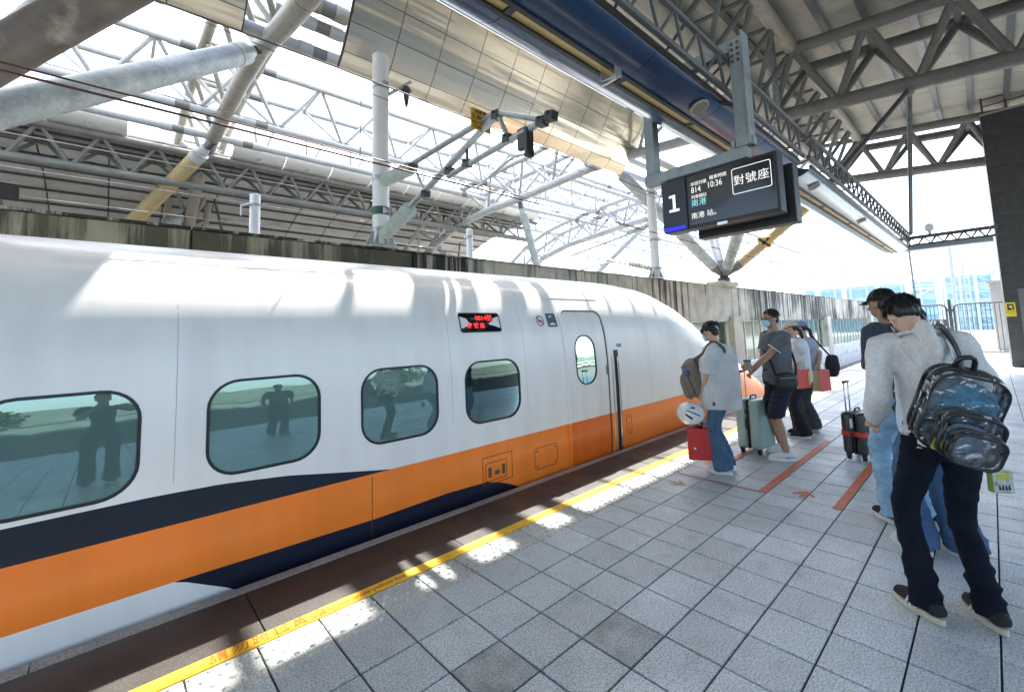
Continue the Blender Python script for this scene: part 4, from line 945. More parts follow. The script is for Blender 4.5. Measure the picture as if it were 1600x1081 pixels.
# ------------------------------------------------------------------ tube structure over the tracks
ribs_g = 'cross trusses spanning the tracks'
def rib(X, bot, label, up=1.25, dx=.65, mt_=steel_white, rb=.17):
    top = [((a[0] + c[0]) / 2, (a[1] + c[1]) / 2 + up) for a, c in zip(bot, bot[1:])]
    return tri_truss('cross_truss', label, bot, top, dx, rb, .12, .065, mt_, X, ribs_g)
rib(.6, [(1.05, 7.02), (3.0, 7.12), (4.9, 7.2), (6.6, 7.55), (8.0, 7.95), (10.0, 8.1), (12.0, 8.16), (14.1, 8.12), (16.2, 7.95), (18.2, 7.35), (19.9, 6.3), (21.5, 4.9), (23.0, 3.2), (24.2, 1.0)], 'near cross truss rising steeply over the tracks at upper left', mt_=steel_beige, rb=.19)
rib(11.0, [(1.05, 7.02), (3.2, 7.25), (5.2, 7.42), (7.2, 7.5), (9.2, 7.42), (11.2, 7.32), (13.4, 7.3), (15.6, 7.1), (17.8, 6.5), (19.8, 5.5), (21.6, 4.2), (23.2, 2.6), (24.4, .8)], 'middle cross truss passing behind the danger sign and metal sheet')
rib(19.0, [(1.25, 7.08), (3.4, 7.25), (5.4, 7.4), (7.4, 7.45), (9.4, 7.4), (11.4, 7.3), (13.5, 7.1), (15.6, 6.9), (17.8, 6.4), (19.8, 5.5), (21.6, 4.2), (23.2, 2.6), (24.4, .8)], 'farthest cross truss left of the departure board')
slv_m = mat('grey sleeve', (.16, .165, .165), .5, .2)
def long_truss(y, label, zb, zt, dy, x0, x1, step, ybot=None, r_=.105, rw=.055):
    t_ = thing('long_truss', ((x0 + x1) / 2, y, zb), label, 'roof truss', 'lengthwise white trusses over the tracks')
    yb = y if ybot is None else ybot
    bar('bottom_chord', (x0, yb, zb), (x1, yb, zb), r_, steel_white, t_, 14)
    for s_ in (-1, 1): bar('top_chord', (x0, y + s_ * dy, zt), (x1, y + s_ * dy, zt), r_, steel_white, t_, 14)
    x = x0; 
    while x + step <= x1 + .01:
        for s_ in (-1, 1):
            bar('web', (x, yb, zb), (x + step / 2, y + s_ * dy, zt), rw, steel_white, t_, 8); bar('web', (x + step / 2, y + s_ * dy, zt), (x + step, yb, zb), rw, steel_white, t_, 8)
        bar('strut', (x + step / 2, y - dy, zt), (x + step / 2, y + dy, zt), rw * .8, steel_white, t_, 8); x += step
    for X in (.6, 11.0, 19.0):
        for s_ in (-1, 1):
            for yy, zz in ((yb, zb), (y + dy, zt), (y - dy, zt)):
                xx = X + s_ * .95
                if x0 < xx < x1: bar('sleeve', (xx - .16, yy, zz), (xx + .16, yy, zz), r_ * 1.12, slv_m, t_, 14); bar('sleeve', (xx - .42, yy, zz), (xx - .16, yy, zz), r_ * 1.18, steel_white, t_, 14); bar('sleeve', (xx + .16, yy, zz), (xx + .42, yy, zz), r_ * 1.18, steel_white, t_, 14)
    return t_
def zat(m_, y): return 1.577 + m_ * (y + 2.514)   # height over distance
def single(y, z, x0, x1, r_, label, slv=True, mt_=steel_white):
    t_ = thing('purlin_tube', ((x0 + x1) / 2, y, z), label, 'roof tube', 'single white tubes over the tracks'); bar('shaft', (x0, y, z), (x1, y, z), r_, mt_, t_, 14)
    for X in (.6, 11, 19):
        for s_ in (-1, 1):
            xx = X + s_ * .9
            if x0 < xx < x1: bar('sleeve', (xx - .14, y, z), (xx + .14, y, z), r_ * 1.1, slv_m, t_, 12); bar('sleeve', (xx - .4, y, z), (xx - .14, y, z), r_ * 1.2, mt_, t_, 12); bar('sleeve', (xx + .14, y, z), (xx + .4, y, z), r_ * 1.2, mt_, t_, 12)
long_truss(12.5, 'near white lengthwise truss high above the tracks, left of the metal sheet', 8.17, 9.45, .9, -14, 46, 2.0)
long_truss(18.2, 'second white lengthwise truss farther from the platform', 8.3, 9.6, .9, 10, 46, 2.2, r_=.09)
single(6.6, 8.49, .6, 19, .15, 'thick beige tube beside the roof edge at the near cross truss', True, steel_beige)
single(6.9, 8.23, .6, 19, .12, 'white tube just beyond the beige one at the near cross truss')
single(7.1, 7.74, -14, 46, .12, 'white tube passing where the big grey strut is pinned')
single(14.1, 8.08, -14, 40, .11, 'lowest white tube above the far roof fascia')
single(9.6, 8.1, 11, 46, .10, 'white tube between the middle and farthest cross trusses')
# ------------------------------------------------------------------ roof of the opposite platform
opp = thing('far_roof', (5, 20, 7.0), 'dim barrel roof with a grid of seams over the opposite platform', 'roof')
opan = mat('pale far roof panel', (.45, .445, .415), .85, 0, var=.1, vscale=.8, dirt=(.28, .27, .25), dscale=.8, dth=.6, rnd=.06)
OA, _ = resample([V((0, 15.3, 7.9)), V((0, 18, 7.75)), V((0, 20.5, 7.25)), V((0, 23, 6.2)), V((0, 25, 4.8)), V((0, 26.5, 2.8)), V((0, 27.6, .4))], [(1, 1)] * 7, 3)
NX, LX = 14, 1.6; XA = -6.6
for k in range(len(OA) - 1):
    p, q = OA[k], OA[k + 1]; t_ = (q - p).normalized(); nrm = V((0, t_.z, -t_.y)); 
    if nrm.z < 0: nrm = -nrm
    nrm *= .05; a_ = p + t_ * .03; c_ = q - t_ * .03
    for j in range(NX):
        b = MB(); xa = XA + j * LX + .022; xb = XA + (j + 1) * LX - .022
        b.add([V((xa, a_.y, a_.z)), V((xb, a_.y, a_.z)), V((xb, c_.y, c_.z)), V((xa, c_.y, c_.z))] + [V((xa, a_.y, a_.z)) + nrm, V((xb, a_.y, a_.z)) + nrm, V((xb, c_.y, c_.z)) + nrm, V((xa, c_.y, c_.z)) + nrm],
              [(0, 3, 2, 1), (4, 5, 6, 7), (0, 1, 5, 4), (1, 2, 6, 5), (2, 3, 7, 6), (3, 0, 4, 7)]); b.build('roof_panel', opan, opp)
    if k % 1 == 0:
        b = MB(); b.obox(V((XA + NX * LX / 2, p.y, p.z)) - nrm * .9, (NX * LX / 2, 0, 0), t_ * .028, nrm.normalized() * .03); b.build('seam_rib', steel_dark, opp)
b = MB(); Q = [p + V((0, .08, .09)) for p in OA]; Q2 = [p + V((0, .12, .16)) for p in OA]
b.rings([[V((x, p.y, p.z)) for p in Q] + [V((x, p.y, p.z)) for p in reversed(Q2)] for x in (XA - 14, XA + NX * LX + .1)]); b.build('roof_deck', steel_dark, opp)
ft = thing('edge_truss', (4, 15.5, 6.8), 'dark lengthwise truss along the edge of the far barrel roof', 'roof truss')
x0, x1 = -10.0, 15.8
bar('bottom_chord', (x0, 15.5, 6.8), (x1, 15.5, 6.8), .13, steel_grey, ft, 12); bar('top_chord', (x0, 15.1, 7.74), (x1, 15.1, 7.74), .11, steel_grey, ft, 12); bar('top_chord', (x0, 16.3, 7.68), (x1, 16.3, 7.68), .11, steel_grey, ft, 12)
x = x0
while x < x1 - 1:
    for yy, zz in ((15.1, 7.74), (16.3, 7.68)): bar('web', (x, 15.5, 6.8), (x + .62, yy, zz), .055, steel_grey, ft, 8); bar('web', (x + .62, yy, zz), (x + 1.24, 15.5, 6.8), .055, steel_grey, ft, 8)
    x += 1.24
fas_m = mat('white curved fascia', (.70, .71, .70), .4, 0, var=.06, vscale=1.5)
for (xa, xb, lab) in ((1.2, 15.6, 'white curved fascia along the far roof edge right of the near cross truss'), (-13, -1.4, 'white curved fascia along the far roof edge at the left edge')):
    fa = thing('fascia', ((xa + xb) / 2, 15, 8.2), lab, 'fascia', 'white fascias of the far roof')
    FP = [V((0, 15.25, 7.86)), V((0, 14.85, 7.93)), V((0, 14.55, 8.15)), V((0, 14.5, 8.5)), V((0, 14.7, 8.85))]; FP, _ = resample(FP, [(1, 1)] * 5, 3)
    n = round((xb - xa) / 1.6); L_ = (xb - xa) / n
    for k in range(n):
        b = MB(); b.rings([[V((x, p.y, p.z)) for p in FP] + [V((x, p.y + .015, p.z + .015)) for p in reversed(FP)] for x in (xa + k * L_ + .008, xa + (k + 1) * L_ - .008)]); b.build('fascia_panel', fas_m, fa, 50)
        x = xa + (k + .5) * L_
        for s_ in (-1, 1): bar('bracket', (x, 14.9, 7.85), (x + s_ * .28, 14.2, 8.75), .03, steel_white, fa, 6); bar('bracket', (x + s_ * .28, 14.2, 8.75), (x + s_ * .1, 14.8, 9.1), .03, steel_white, fa, 6)

# ------------------------------------------------------------------ added frosted skylight over the tracks, stops direct sun on the train roof
fm = bpy.data.materials.new('frosted skylight sheet'); fm.use_nodes = True; N_ = fm.node_tree.nodes; L_2 = fm.node_tree.links; N_.clear()
o_ = N_.new('ShaderNodeOutputMaterial'); t1 = N_.new('ShaderNodeBsdfTranslucent'); t1.inputs[0].default_value = (.80, .82, .83, 1); t2 = N_.new('ShaderNodeBsdfDiffuse'); t2.inputs[0].default_value = (.7, .7, .7, 1); m_x = N_.new('ShaderNodeMixShader'); m_x.inputs[0].default_value = .25
L_2.new(t1.outputs[0], m_x.inputs[1]); L_2.new(t2.outputs[0], m_x.inputs[2]); L_2.new(m_x.outputs[0], o_.inputs[0])
sun_diff = thing('diffuser', (0, 10.5, 10.6), 'added sun-softening white skylight sheets above the white trusses over the tracks', 'diffuser')
for k in range(14):
    for q in range(3):
        xa = -14 + 2 * k; ya = 6.7 + 2.8 * q; b = MB(); b.quad((xa + .02, ya + .02, 10.6), (xa + 1.98, ya + .02, 10.6), (xa + 1.98, ya + 2.78, 10.6), (xa + .02, ya + 2.78, 10.6)); b.build('diffuser_sheet', fm, sun_diff)
# ------------------------------------------------------------------ tree columns: four struts from one base on the wall
def strut(name, p, q, r_, mt_, parent, end=(.16, .16), tip=None):
    p = V(p); q = V(q); d = (q - p).normalized(); L_ = (q - p).length
    b = MB(); a0, a1 = .55, L_ - .55
    b.tube([p + d * .12, p + d * .15, p + d * (a0 - .02), p + d * a0, p + d * (a0 + .25)], [r_ * .35, r_ * .42, r_ * .75, r_ * .9, r_], 20); b.build('strut_foot', tip or steel_grey, parent, 40)
    s_ = bar(name, p + d * (a0 + .25), p + d * (a1 - .35), r_, mt_, parent, 24)
    b = MB(); b.tube([p + d * (a1 - .35), p + d * (a1 - .05), p + d * (a1 - .045), p + d * (a1 + .18), p + d * (a1 + .20)], [r_ * 1.05, r_ * 1.05, r_ * .8, r_ * .55, r_ * .5], 20); b.build('strut_head', galv_pipe, parent, 40)
    sd = d.cross(V((0, 0, 1))).normalized()
    b = MB()
    for k in (-1, 1): b.obox(p + d * (a1 + .33) + sd * (.06 * k), d * .20, sd * .015, d.cross(sd) * .08)
    b.build('fork', steel_dark, parent)
    return s_
def tree_col(base, ends, label, plinth=True):
    t_ = thing('tree_column', base, label, 'column', 'branching strut columns standing on the wall')
    if plinth: b = MB(); B_ = V(base); b.box((B_.x - .75, B_.y - .28, B_.z - .38), (B_.x + .75, B_.y + .42, B_.z - .20)); b.build('plinth', pier_m, t_, False, .02, 1); b = MB(); b.ell(B_ + V((0, 0, -.12)), (.30, .26, .18)); b.build('base_joint', steel_dark, t_, True)
    for (q, r_, mt_) in ends: strut('strut', base, q, r_, mt_, t_)
    return t_
B2 = tree_col((16.5, 4.95, 3.52), [((11.0, 6.3, 7.35), .21, galv_pipe), ((11.2, 1.15, 6.85), .20, galv_pipe), ((18.8, 6.6, 7.3), .19, steel_white), ((18.9, 1.4, 6.95), .20, yellow_pipe)], 'branching column of four struts on the wall below the departure board')
tk = thing('marker_plate', (17.1, 4.0, 4.2), 'yellow plate with a black cross on the yellow strut', 'sign')
b = MB(); mm_ = V((17.42, 3.58, 4.80)); b.obox(mm_ + V((-.22, -.05, 0)), (.02, .0, 0), (.0, .25, 0), (0, 0, .22)); pl = b.build('plate', sg, tk, False, .01, 1)
b = MB()
for s_ in (-1, 1): b.obox(mm_ + V((-.245, -.05, 0)), (.003, 0, 0), V((0, .19 * s_, .17)), V((0, -.03 * s_, .034)))
b.build('cross', ink, pl)
B1 = tree_col((-3.5, 4.95, 3.52), [((.6, 7.88, 7.86), .21, galv_pipe), ((.6, 1.15, 6.9), .20, steel_brown), ((-8, 7.0, 7.4), .19, steel_white), ((-8, 1.2, 6.95), .2, galv_pipe)], 'branching column of thick struts rising from beyond the left edge of the picture')
B3 = tree_col((-3.2, 20.6, 3.0), [((.6, 14.2, 8.0), .22, yellow_pipe), ((.6, 19.4, 6.9), .22, galv_pipe)], 'yellow and grey struts rising from behind the wall to the near cross truss', False)
B4 = tree_col((13.0, 11.5, 2.2), [((11.0, 11.2, 7.25), .17, galv_pipe), ((19.0, 9.6, 7.3), .15, steel_white)], 'grey struts behind the wall right of the short white posts', False)
B5 = tree_col((16.6, 19.5, 1.2), [((11.0, 17.9, 6.4), .2, galv_pipe)], 'blue grey strut leaning down to the right behind the wall', False)
for x, y0, z0, y1, z1, lab in ((1.2, 18.2, 7.2, 21.5, 3.2, 'dark brace rod left of the short white post'), (12.2, 17.5, 6.6, 20.5, 3.4, 'dark brace rod right of the tall white pole')):
    t_ = thing('brace_rod', (x, y0, z0), lab, 'brace'); bar('rod', (x, y0, z0), (x + 1.5, y1, z1), .05, steel_dark, t_, 8)

# ------------------------------------------------------------------ dark tiled tower at the right
def tower_mat():
    M = bpy.data.materials.new('dark tower tile'); M.use_nodes = True; t = M.node_tree; N = t.nodes; L = t.links; bs = N['Principled BSDF']
    g = N.new('ShaderNodeNewGeometry'); n = N.new('ShaderNodeTexNoise'); n.inputs['Scale'].default_value = 5; n.inputs['Detail'].default_value = 5; L.new(g.outputs['Position'], n.inputs['Vector'])
    br = N.new('ShaderNodeTexBrick'); br.inputs['Scale'].default_value = 1; br.inputs['Color1'].default_value = (.046, .047, .048, 1); br.inputs['Color2'].default_value = (.060, .061, .062, 1); br.inputs['Mortar'].default_value = (.022, .022, .022, 1)
    br.inputs['Mortar Size'].default_value = .004; br.inputs['Brick Width'].default_value = .22; br.inputs['Row Height'].default_value = .05
    sp_ = N.new('ShaderNodeSeparateXYZ'); L.new(g.outputs['Position'], sp_.inputs[0]); ad = N.new('ShaderNodeMath'); ad.operation = 'ADD'; L.new(sp_.outputs[0], ad.inputs[0]); L.new(sp_.outputs[1], ad.inputs[1])
    cb = N.new('ShaderNodeCombineXYZ'); L.new(ad.outputs[0], cb.inputs[0]); L.new(sp_.outputs[2], cb.inputs[1]); L.new(cb.outputs[0], br.inputs['Vector'])
    mr = N.new('ShaderNodeMapRange'); mr.inputs['From Min'].default_value = .3; mr.inputs['From Max'].default_value = .7; mr.inputs['To Min'].default_value = .8; mr.inputs['To Max'].default_value = 1.2; L.new(n.outputs[0], mr.inputs[0])
    vm = N.new('ShaderNodeVectorMath'); vm.operation = 'SCALE'; L.new(br.outputs[0], vm.inputs[0]); L.new(mr.outputs[0], vm.inputs['Scale']); L.new(vm.outputs[0], bs.inputs['Base Color']); bs.inputs['Roughness'].default_value = .55
    return M
tw_m = tower_mat()
tw = thing('tower', (19.5, -4.4, 0), 'dark tiled lift tower with a railing on top at the right edge', 'tower')
zc = [0, .16, 2.35, 4.6, 6.2, 7.9]
for a, c in zip(zc, zc[1:]): 
    b = MB(); o_ = .012 if a == 0 else 0; b.box((18.2 - o_, -6.2, a + .008), (21.0, -2.815 + o_, c - .008)); b.build('cladding', tw_m, tw)
b = MB(); b.box((18.23, -6.1, .05), (20.9, -2.84, 7.85)); b.build('core', steel_dark, tw)
b = MB(); b.box((18.17, -6.2, 7.9), (21.0, -2.80, 7.95)); b.build('top_slab', conc, tw)
rl = mat('brown railing', (.10, .055, .045), .5)
for z in (8.2, 8.42, 8.64, 8.86): bar('rail', (18.25, -2.88, z), (18.25, -6.1, z), .018, rl, tw, 6)
for y in (-2.88, -3.4, -3.95, -4.5, -5.2): bar('rail_post', (18.25, y, 7.95), (18.25, y, 8.9), .03, rl, tw, 6)
b = MB(); b.box((18.18, -4.2, .4), (18.197, -3.12, 2.36)); b.build('service_door', mat('grey metal door', (.14, .145, .15), .45, .2), tw, False, .004, 1)
yps = thing('camera_notice', (18.19, -2.91, 1.74), 'small yellow video camera notice on the dark tower', 'sign')
b = MB(); b.box((18.182, -3.03, 1.53), (18.192, -2.79 - .03, 1.95)); pl = b.build('plate', mat('bright yellow plate', (.72, .58, .02), .5), yps)
b = MB(); b.box((18.178, -2.995, 1.72), (18.1815, -2.855, 1.905)); pp = b.build('pictogram', ink, pl); b = MB(); b.box((18.174, -2.96, 1.79), (18.1775, -2.895, 1.86)); b.box((18.174, -2.975, 1.755), (18.1775, -2.935, 1.775)); b.build('camera_shape', MATS['bright yellow plate'], pp)
text_mesh('錄影監視中', .045, (18.182, -2.925, 1.665), (0, -1, 0), (0, 0, 1), ink, parent=pl, align='CENTER'); text_mesh('CCTV', .05, (18.182, -2.925, 1.60), (0, -1, 0), (0, 0, 1), ink, parent=pl, align='CENTER')
# ------------------------------------------------------------------ gate at the platform end
gm = mat('galvanised gate bar', (.085, .09, .095), .5, .2, var=.1, vscale=4)
def gate(y0, y1, label):
    X = 23.4; t_ = thing('gate', (X, (y0 + y1) / 2, 0), label, 'gate', 'grey barred gates at the platform end')
    b = MB(); r_ = .16; P_ = [(X, y0, .12), (X, y0, 1.9)] + [(X, y0 - r_ + r_ * cos(RAD(a)), 1.92 + r_ * sin(RAD(a))) for a in (20, 45, 70)] + [(X, y0 - r_, 2.09), (X, y1 + r_, 2.09)] + [(X, y1 + r_ - r_ * cos(RAD(a)), 1.92 + r_ * sin(RAD(a))) for a in (70, 45, 20)] + [(X, y1, 1.9), (X, y1, .12)]
    b.tube(P_, .032, 8, side=(1, 0, 0)); b.build('gate_frame', gm, t_, 50)
    bar('rail', (X, y0, .16), (X, y1, .16), .028, gm, t_, 8)
    n = max(2, round((y0 - y1) / .125))
    for k in range(1, n): y = y0 + (y1 - y0) * k / n; bar('gate_bar', (X, y, .17), (X, y, 2.08), .013, gm, t_, 6)
    return t_
gate(.9, -1.22, 'barred gate panel left of the gate post'); gate(-1.45, -3.0, 'barred gate panel between gate post and dark tower'); gate(-3.1, -5.4, 'barred gate panel behind the dark tower')
gp = thing('gate_post', (23.4, -1.33, 0), 'gate post with a latch at the platform end', 'post'); bar('shaft', (23.4, -1.33, 0), (23.4, -1.33, 2.3), .055, gm, gp, 12); b = MB(); b.box((23.3, -1.46, .9), (23.42, -1.2, 1.0)); b.box((23.3, -1.46, 1.8), (23.42, -1.2, 1.9)); b.build('latch', steel_dark, gp)
ws = thing('platform_sign', (20, -1.1, 0), 'dark stand sign reading W1-5 in front of the gate', 'sign')
b = MB(); b.box((20.0, -1.42, 1.24), (20.05, -.55, 1.50)); p1_ = b.build('sign_plate', mat('dark grey plate', (.05, .05, .052), .5), ws, False, .006, 1)
b = MB(); b.box((20.0, -1.50, 1.02), (20.05, -.50, 1.21)); p2_ = b.build('sign_plate', mat('mid grey plate', (.13, .13, .13), .5), ws, False, .006, 1)
text_mesh('W1-5', .22, (20.0, -1.03, 1.37), (0, -1, 0), (0, 0, 1), whitep, parent=p1_, align='CENTER', bold=.008); text_mesh('月台乘車處', .13, (20.0, -1.0, 1.115), (0, -1, 0), (0, 0, 1), whitep, parent=p2_, align='CENTER')
bar('leg', (20.03, -.7, 0), (20.03, -.7, 1.03), .025, gm, ws, 8); bar('leg', (20.03, -1.3, 0), (20.03, -1.3, 1.03), .025, gm, ws, 8)
lp_ = thing('loudspeaker_post', (16.9, -.88, 0), 'thin grey pole with a small black signal box near the end of the trough', 'post'); bar('shaft', (16.9, -.88, 1.9), (16.9, -.85, 3.72), .03, galv, lp_, 8); bar('shaft', (16.9, -.88, 0), (16.9, -.88, 1.9), .03, galv, lp_, 8); b = MB(); b.box((16.8, -.99, 2.0), (16.98, -.80, 2.2)); b.build('signal_box', black_plastic, lp_, False, .01, 1)
# ------------------------------------------------------------------ beyond the gate: lower deck, block, masts, far blue buildings
deck = MB(); deck.box((24.25, -9, -1.7), (70, 1.2, -.05)); struct(deck.build('service_deck', mat('pale deck concrete', (.52, .51, .48), .85, 0, var=.1, vscale=.8)))
blk = thing('equipment_block', (30, -3.4, 0), 'plain concrete equipment block behind the gate', 'building')
b = MB(); b.box((28, -6.5, -.05), (33, -2.55, 3.1)); b.build('wall', mat('weathered grey concrete', (.34, .34, .32), .85, 0, var=.12, vscale=1), blk); b = MB(); b.box((27.98, -4.0, .1), (27.995, -3.05, 2.0)); b.build('door', mat('pale blue door', (.32, .48, .62), .5), blk); b = MB(); b.box((27.9, -6.6, 3.105), (33.1, -2.45, 3.2)); b.build('roof', conc, blk)
def mast(x, y, h, arms, label):
    t_ = thing('line_mast', (x, y, -1.4), label, 'line mast', 'white line masts beyond the wall'); bar('shaft', (x, y, -1.4), (x, y, h), .22, white_pole, t_, 10)
    for (z, L_, s_) in arms:
        bar('arm', (x, y, z), (x, y + s_ * L_, z + .1), .07, white_pole, t_, 6); bar('arm', (x, y, z - 1.1), (x, y + s_ * L_ * .9, z), .05, white_pole, t_, 6); bar('insulator', (x, y + s_ * L_, z + .25), (x, y + s_ * L_, z - .5), .08, white_pole, t_, 6)
mast(60, 9.2, 12.2, [(11, 2.6, 1), (8.2, 2.8, 1), (10.2, 1.6, -1), (6.5, 1.8, -1)], 'tallest white line mast beyond the wall end'); mast(66, 6.9, 11, [(9.6, 3.6, 1), (6.8, 2.0, -1)], 'white line mast just right of the tallest one')
mast(60, 3.5, 6.8, [(6.2, 3.2, 1), (4.6, 2.2, -1)], 'white line mast above the dark haired heads'); mast(75, 15.5, 9.5, [(8.4, 3, 1), (7, 2.4, -1)], 'white line mast far left above the wall'); mast(90, 2.6, 7.6, [(6.6, 3.4, 1)], 'small white line mast in front of the blue buildings')
mast(48, 13, 8.6, [(7.2, 2.2, 1), (5.2, 1.8, -1)], 'white line mast behind the branching column'); mast(84, 23, 12.5, [(9.6, 3, -1), (7.4, 3, 1)], 'distant white line mast left of the branching column')
lpz = thing('light_pole', (60, -.1, -.05), 'slender grey light pole standing beyond the gate', 'pole'); bar('shaft', (60, -.1, -1.4), (60, -.1, 9.0), .16, galv, lpz, 10)
lq = thing('street_lamp', (52, -1.1, -.05), 'thin curved street lamp beyond the gate', 'street lamp'); b = MB(); b.tube([(52, -1.1, -1.4), (52, -1.1, 6.0), (52, -1.3, 6.6), (52, -1.9, 6.8), (52, -4.2, 7.0)], .08, 6, smooth=3); b.build('pole', galv, lq, 50); b = MB(); b.box((51.85, -4.9, 6.93), (52.15, -4.0, 7.05)); b.build('lamp_head', white_pole, lq)
bluew = mat('hazed blue cladding', (.46, .64, .70), .5, 0, var=.08, vscale=.3); bluel = mat('light blue frame', (.62, .75, .80), .5); gls = mat('blue window glass', (.30, .47, .54), .2, 0)  # building colours lightened to stand for distant haze
def bld(x0, x1, y0, y1, h, label, nfl, nb):
    t_ = thing('blue_building', ((x0 + x1) / 2, (y0 + y1) / 2, -1.5), label, 'building', 'pale blue buildings in the distance')
    b = MB(); b.box((x0, y0, -1.6), (x1, y1, h)); b.build('wall', bluew, t_); b = MB(); b.box((x0 - .4, y0 - .4, h + .01), (x1 + .4, y1 + .4, h + .8)); b.build('roof', bluel, t_)
    fh = (h + .6) / nfl; bw = (y1 - y0) / nb
    for f in range(nfl):
        for q in range(nb):
            z0 = -.6 + f * fh; b = MB(); b.box((x0 - .12, y0 + q * bw + bw * .15, z0 + fh * .25), (x0 - .03, y0 + (q + 1) * bw - bw * .15, z0 + fh * .8)); wn = b.build('window', gls, t_)
    for q in range(nb + 1): bar('column', (x0 - .4, y0 + q * bw, -1.6), (x0 - .4, y0 + q * bw, h), .25, bluel, t_, 6)
    return t_
bld(150, 190, 6, 36, 10.8, 'long pale blue building behind the line masts', 3, 8); bld(120, 230, -3.2, 3.6, 9.6, 'blue building with receding window rows behind the gate', 4, 3); bld(130, 200, -28, -8.5, 11.0, 'blue building partly behind the dark tower', 3, 5); bld(205, 240, 38, 70, 12, 'faint blue building low over the wall', 3, 7)
for k, (x, y, h) in enumerate(((110, 3.2, 8.5), (118, 1.2, 10.5), (112, -2.0, 9.8))):
    fr_ = thing('scaffold_frame', (x, y, -1.5), ['scaffold frame left of the light pole', 'tall scaffold frame behind the light pole', 'scaffold frame behind the street lamp'][k], 'scaffold', 'white scaffold frames by the blue buildings')
    for dx_ in (0, 3):
        for dy_ in (-1.2, 1.2): bar('upright', (x + dx_, y + dy_, -1.5), (x + dx_, y + dy_, h), .10, bluel, fr_, 6)
    z = 0
    while z < h: 
        bar('ledger', (x, y - 1.2, z), (x, y + 1.2, z), .07, bluel, fr_, 6); bar('ledger', (x, y - 1.2, z), (x + 3, y - 1.2, z), .07, bluel, fr_, 6); bar('brace', (x, y - 1.2, z), (x, y + 1.2, z + 1.5), .05, bluel, fr_, 6); z += 1.5
# pale exterior seen through the wall openings
hedge_m = mat('pale hillside green', (.075, .095, .07), .95, 0, var=.35, vscale=.5, var2=.3, v2scale=3)
def hills(name, pts, y0, y1, lab):
    b = MB(); rs = []
    for (x, h) in pts: rs.append([V((x, y0, -1.72)), V((x, y0 + (y1 - y0) * .3, -1.72 + h * .55)), V((x, y0 + (y1 - y0) * .7, -1.72 + h)), V((x, y1, -1.72 + h * .7)), V((x, y1, -1.72))])
    b.rings(rs, cap=False, closed=False); o = b.build(name, hedge_m, None, True); struct(o); return o
hills('hill', [(-150 + 20 * k, 7 + 3 * noise.noise(V((k * .7, 1, 0)))) for k in range(24)], 90, 150, '')
hills('hillside', [(-120 + 12 * k, 9 + 3 * noise.noise(V((k * .9, 5, 0)))) for k in range(22)], -70, -110, '')
# far side behind the camera (mirrored in the windows): low parapet with a white cap, platform end rail and trees
pb = thing('parapet', (-2, -13.4, -1.4), 'low concrete parapet with pale cap across the track behind the camera', 'wall')
b = MB(); b.box((-40, -13.6, -1.6), (60, -13.3, .72)); b.build('wall', mat('grey parapet concrete', (.20, .21, .21), .9), pb); b = MB(); b.box((-40, -13.7, .725), (60, -13.2, .86)); b.build('coping', mat('white coping', (.72, .73, .72), .7), pb)
bar('rail', (-40, -13.45, 1.25), (60, -13.45, 1.25), .05, white_pole, pb, 6)
leaf_m = mat('green leaves', (.06, .10, .03), .7, 0, var=.4, vscale=1.5); bark = mat('bark', (.10, .08, .06), .9)  # leaf green with random tone variation
def tree(x, y, h, lab, seed):
    r_ = random.Random(seed); t_ = thing('tree', (x, y, -1.7), lab, 'tree', 'trees beyond the parapet behind the camera')
    b = MB(); b.tube([(x, y, -1.7), (x + .1, y, h * .35), (x - .1, y + .1, h * .7)], [.22, .16, .07], 8); b.build('trunk', bark, t_, True)
    b = MB()
    for k in range(1100):
        u = V((r_.gauss(0, 1), r_.gauss(0, 1), r_.gauss(0, 1))).normalized() * (r_.random() ** .4); c = V((x + u.x * h * .42, y + u.y * h * .42, h * .62 + u.z * h * .36)); s_ = r_.uniform(.10, .24)
        a_ = V((r_.gauss(0, 1), r_.gauss(0, 1), r_.gauss(0, 1))).normalized(); d_ = a_.orthogonal().normalized(); b.add([c + a_ * s_, c + d_ * s_ * .5, c - a_ * s_, c - d_ * s_ * .5], [(0, 1, 2, 3)])
    b.build('crown', leaf_m, t_)
for k, (x, y, h) in enumerate(((-5.5, -27, 3.6), (-11, -28, 4.6), (16, -30, 5))):
    tree(x, y, h, ['small leafy tree beyond the parapet', 'tall leafy tree at the dark end of the parapet', 'farthest leafy tree along the parapet'][k], k)
# ------------------------------------------------------------------ people
def fuse(mb, name, mt, parent, vox, sm=4, disp=None, smf=.5):
    me = mb.mesh('tmp', None); o = bpy.data.objects.new('tmp', me); COL.objects.link(o)
    r_ = o.modifiers.new('r', 'REMESH'); r_.mode = 'VOXEL'; r_.voxel_size = vox
    if sm: s_ = o.modifiers.new('s', 'SMOOTH'); s_.iterations = sm; s_.factor = smf
    dg = bpy.context.evaluated_depsgraph_get(); nm = bpy.data.meshes.new_from_object(o.evaluated_get(dg)); bpy.data.objects.remove(o)
    if disp:
        ns = [v.normal.copy() for v in nm.vertices]
        for v, n_ in zip(nm.vertices, ns): v.co += n_ * disp(v.co)
    nm.materials.clear(); nm.materials.append(mt); nm.name = name; shade(nm, True); return link(name, nm, parent)
def ik(S, W, a, b, pole):
    d = W - S; L_ = d.length
    if L_ > (a + b) * .998: W = S + d * ((a + b) * .998 / L_); d = W - S; L_ = d.length
    u = d / L_; x = (a * a - b * b + L_ * L_) / (2 * L_); h = sqrt(max(a * a - x * x, 0)); pl_ = pole - u * pole.dot(u); pl_.normalize()
    return S + u * x + pl_ * h, W
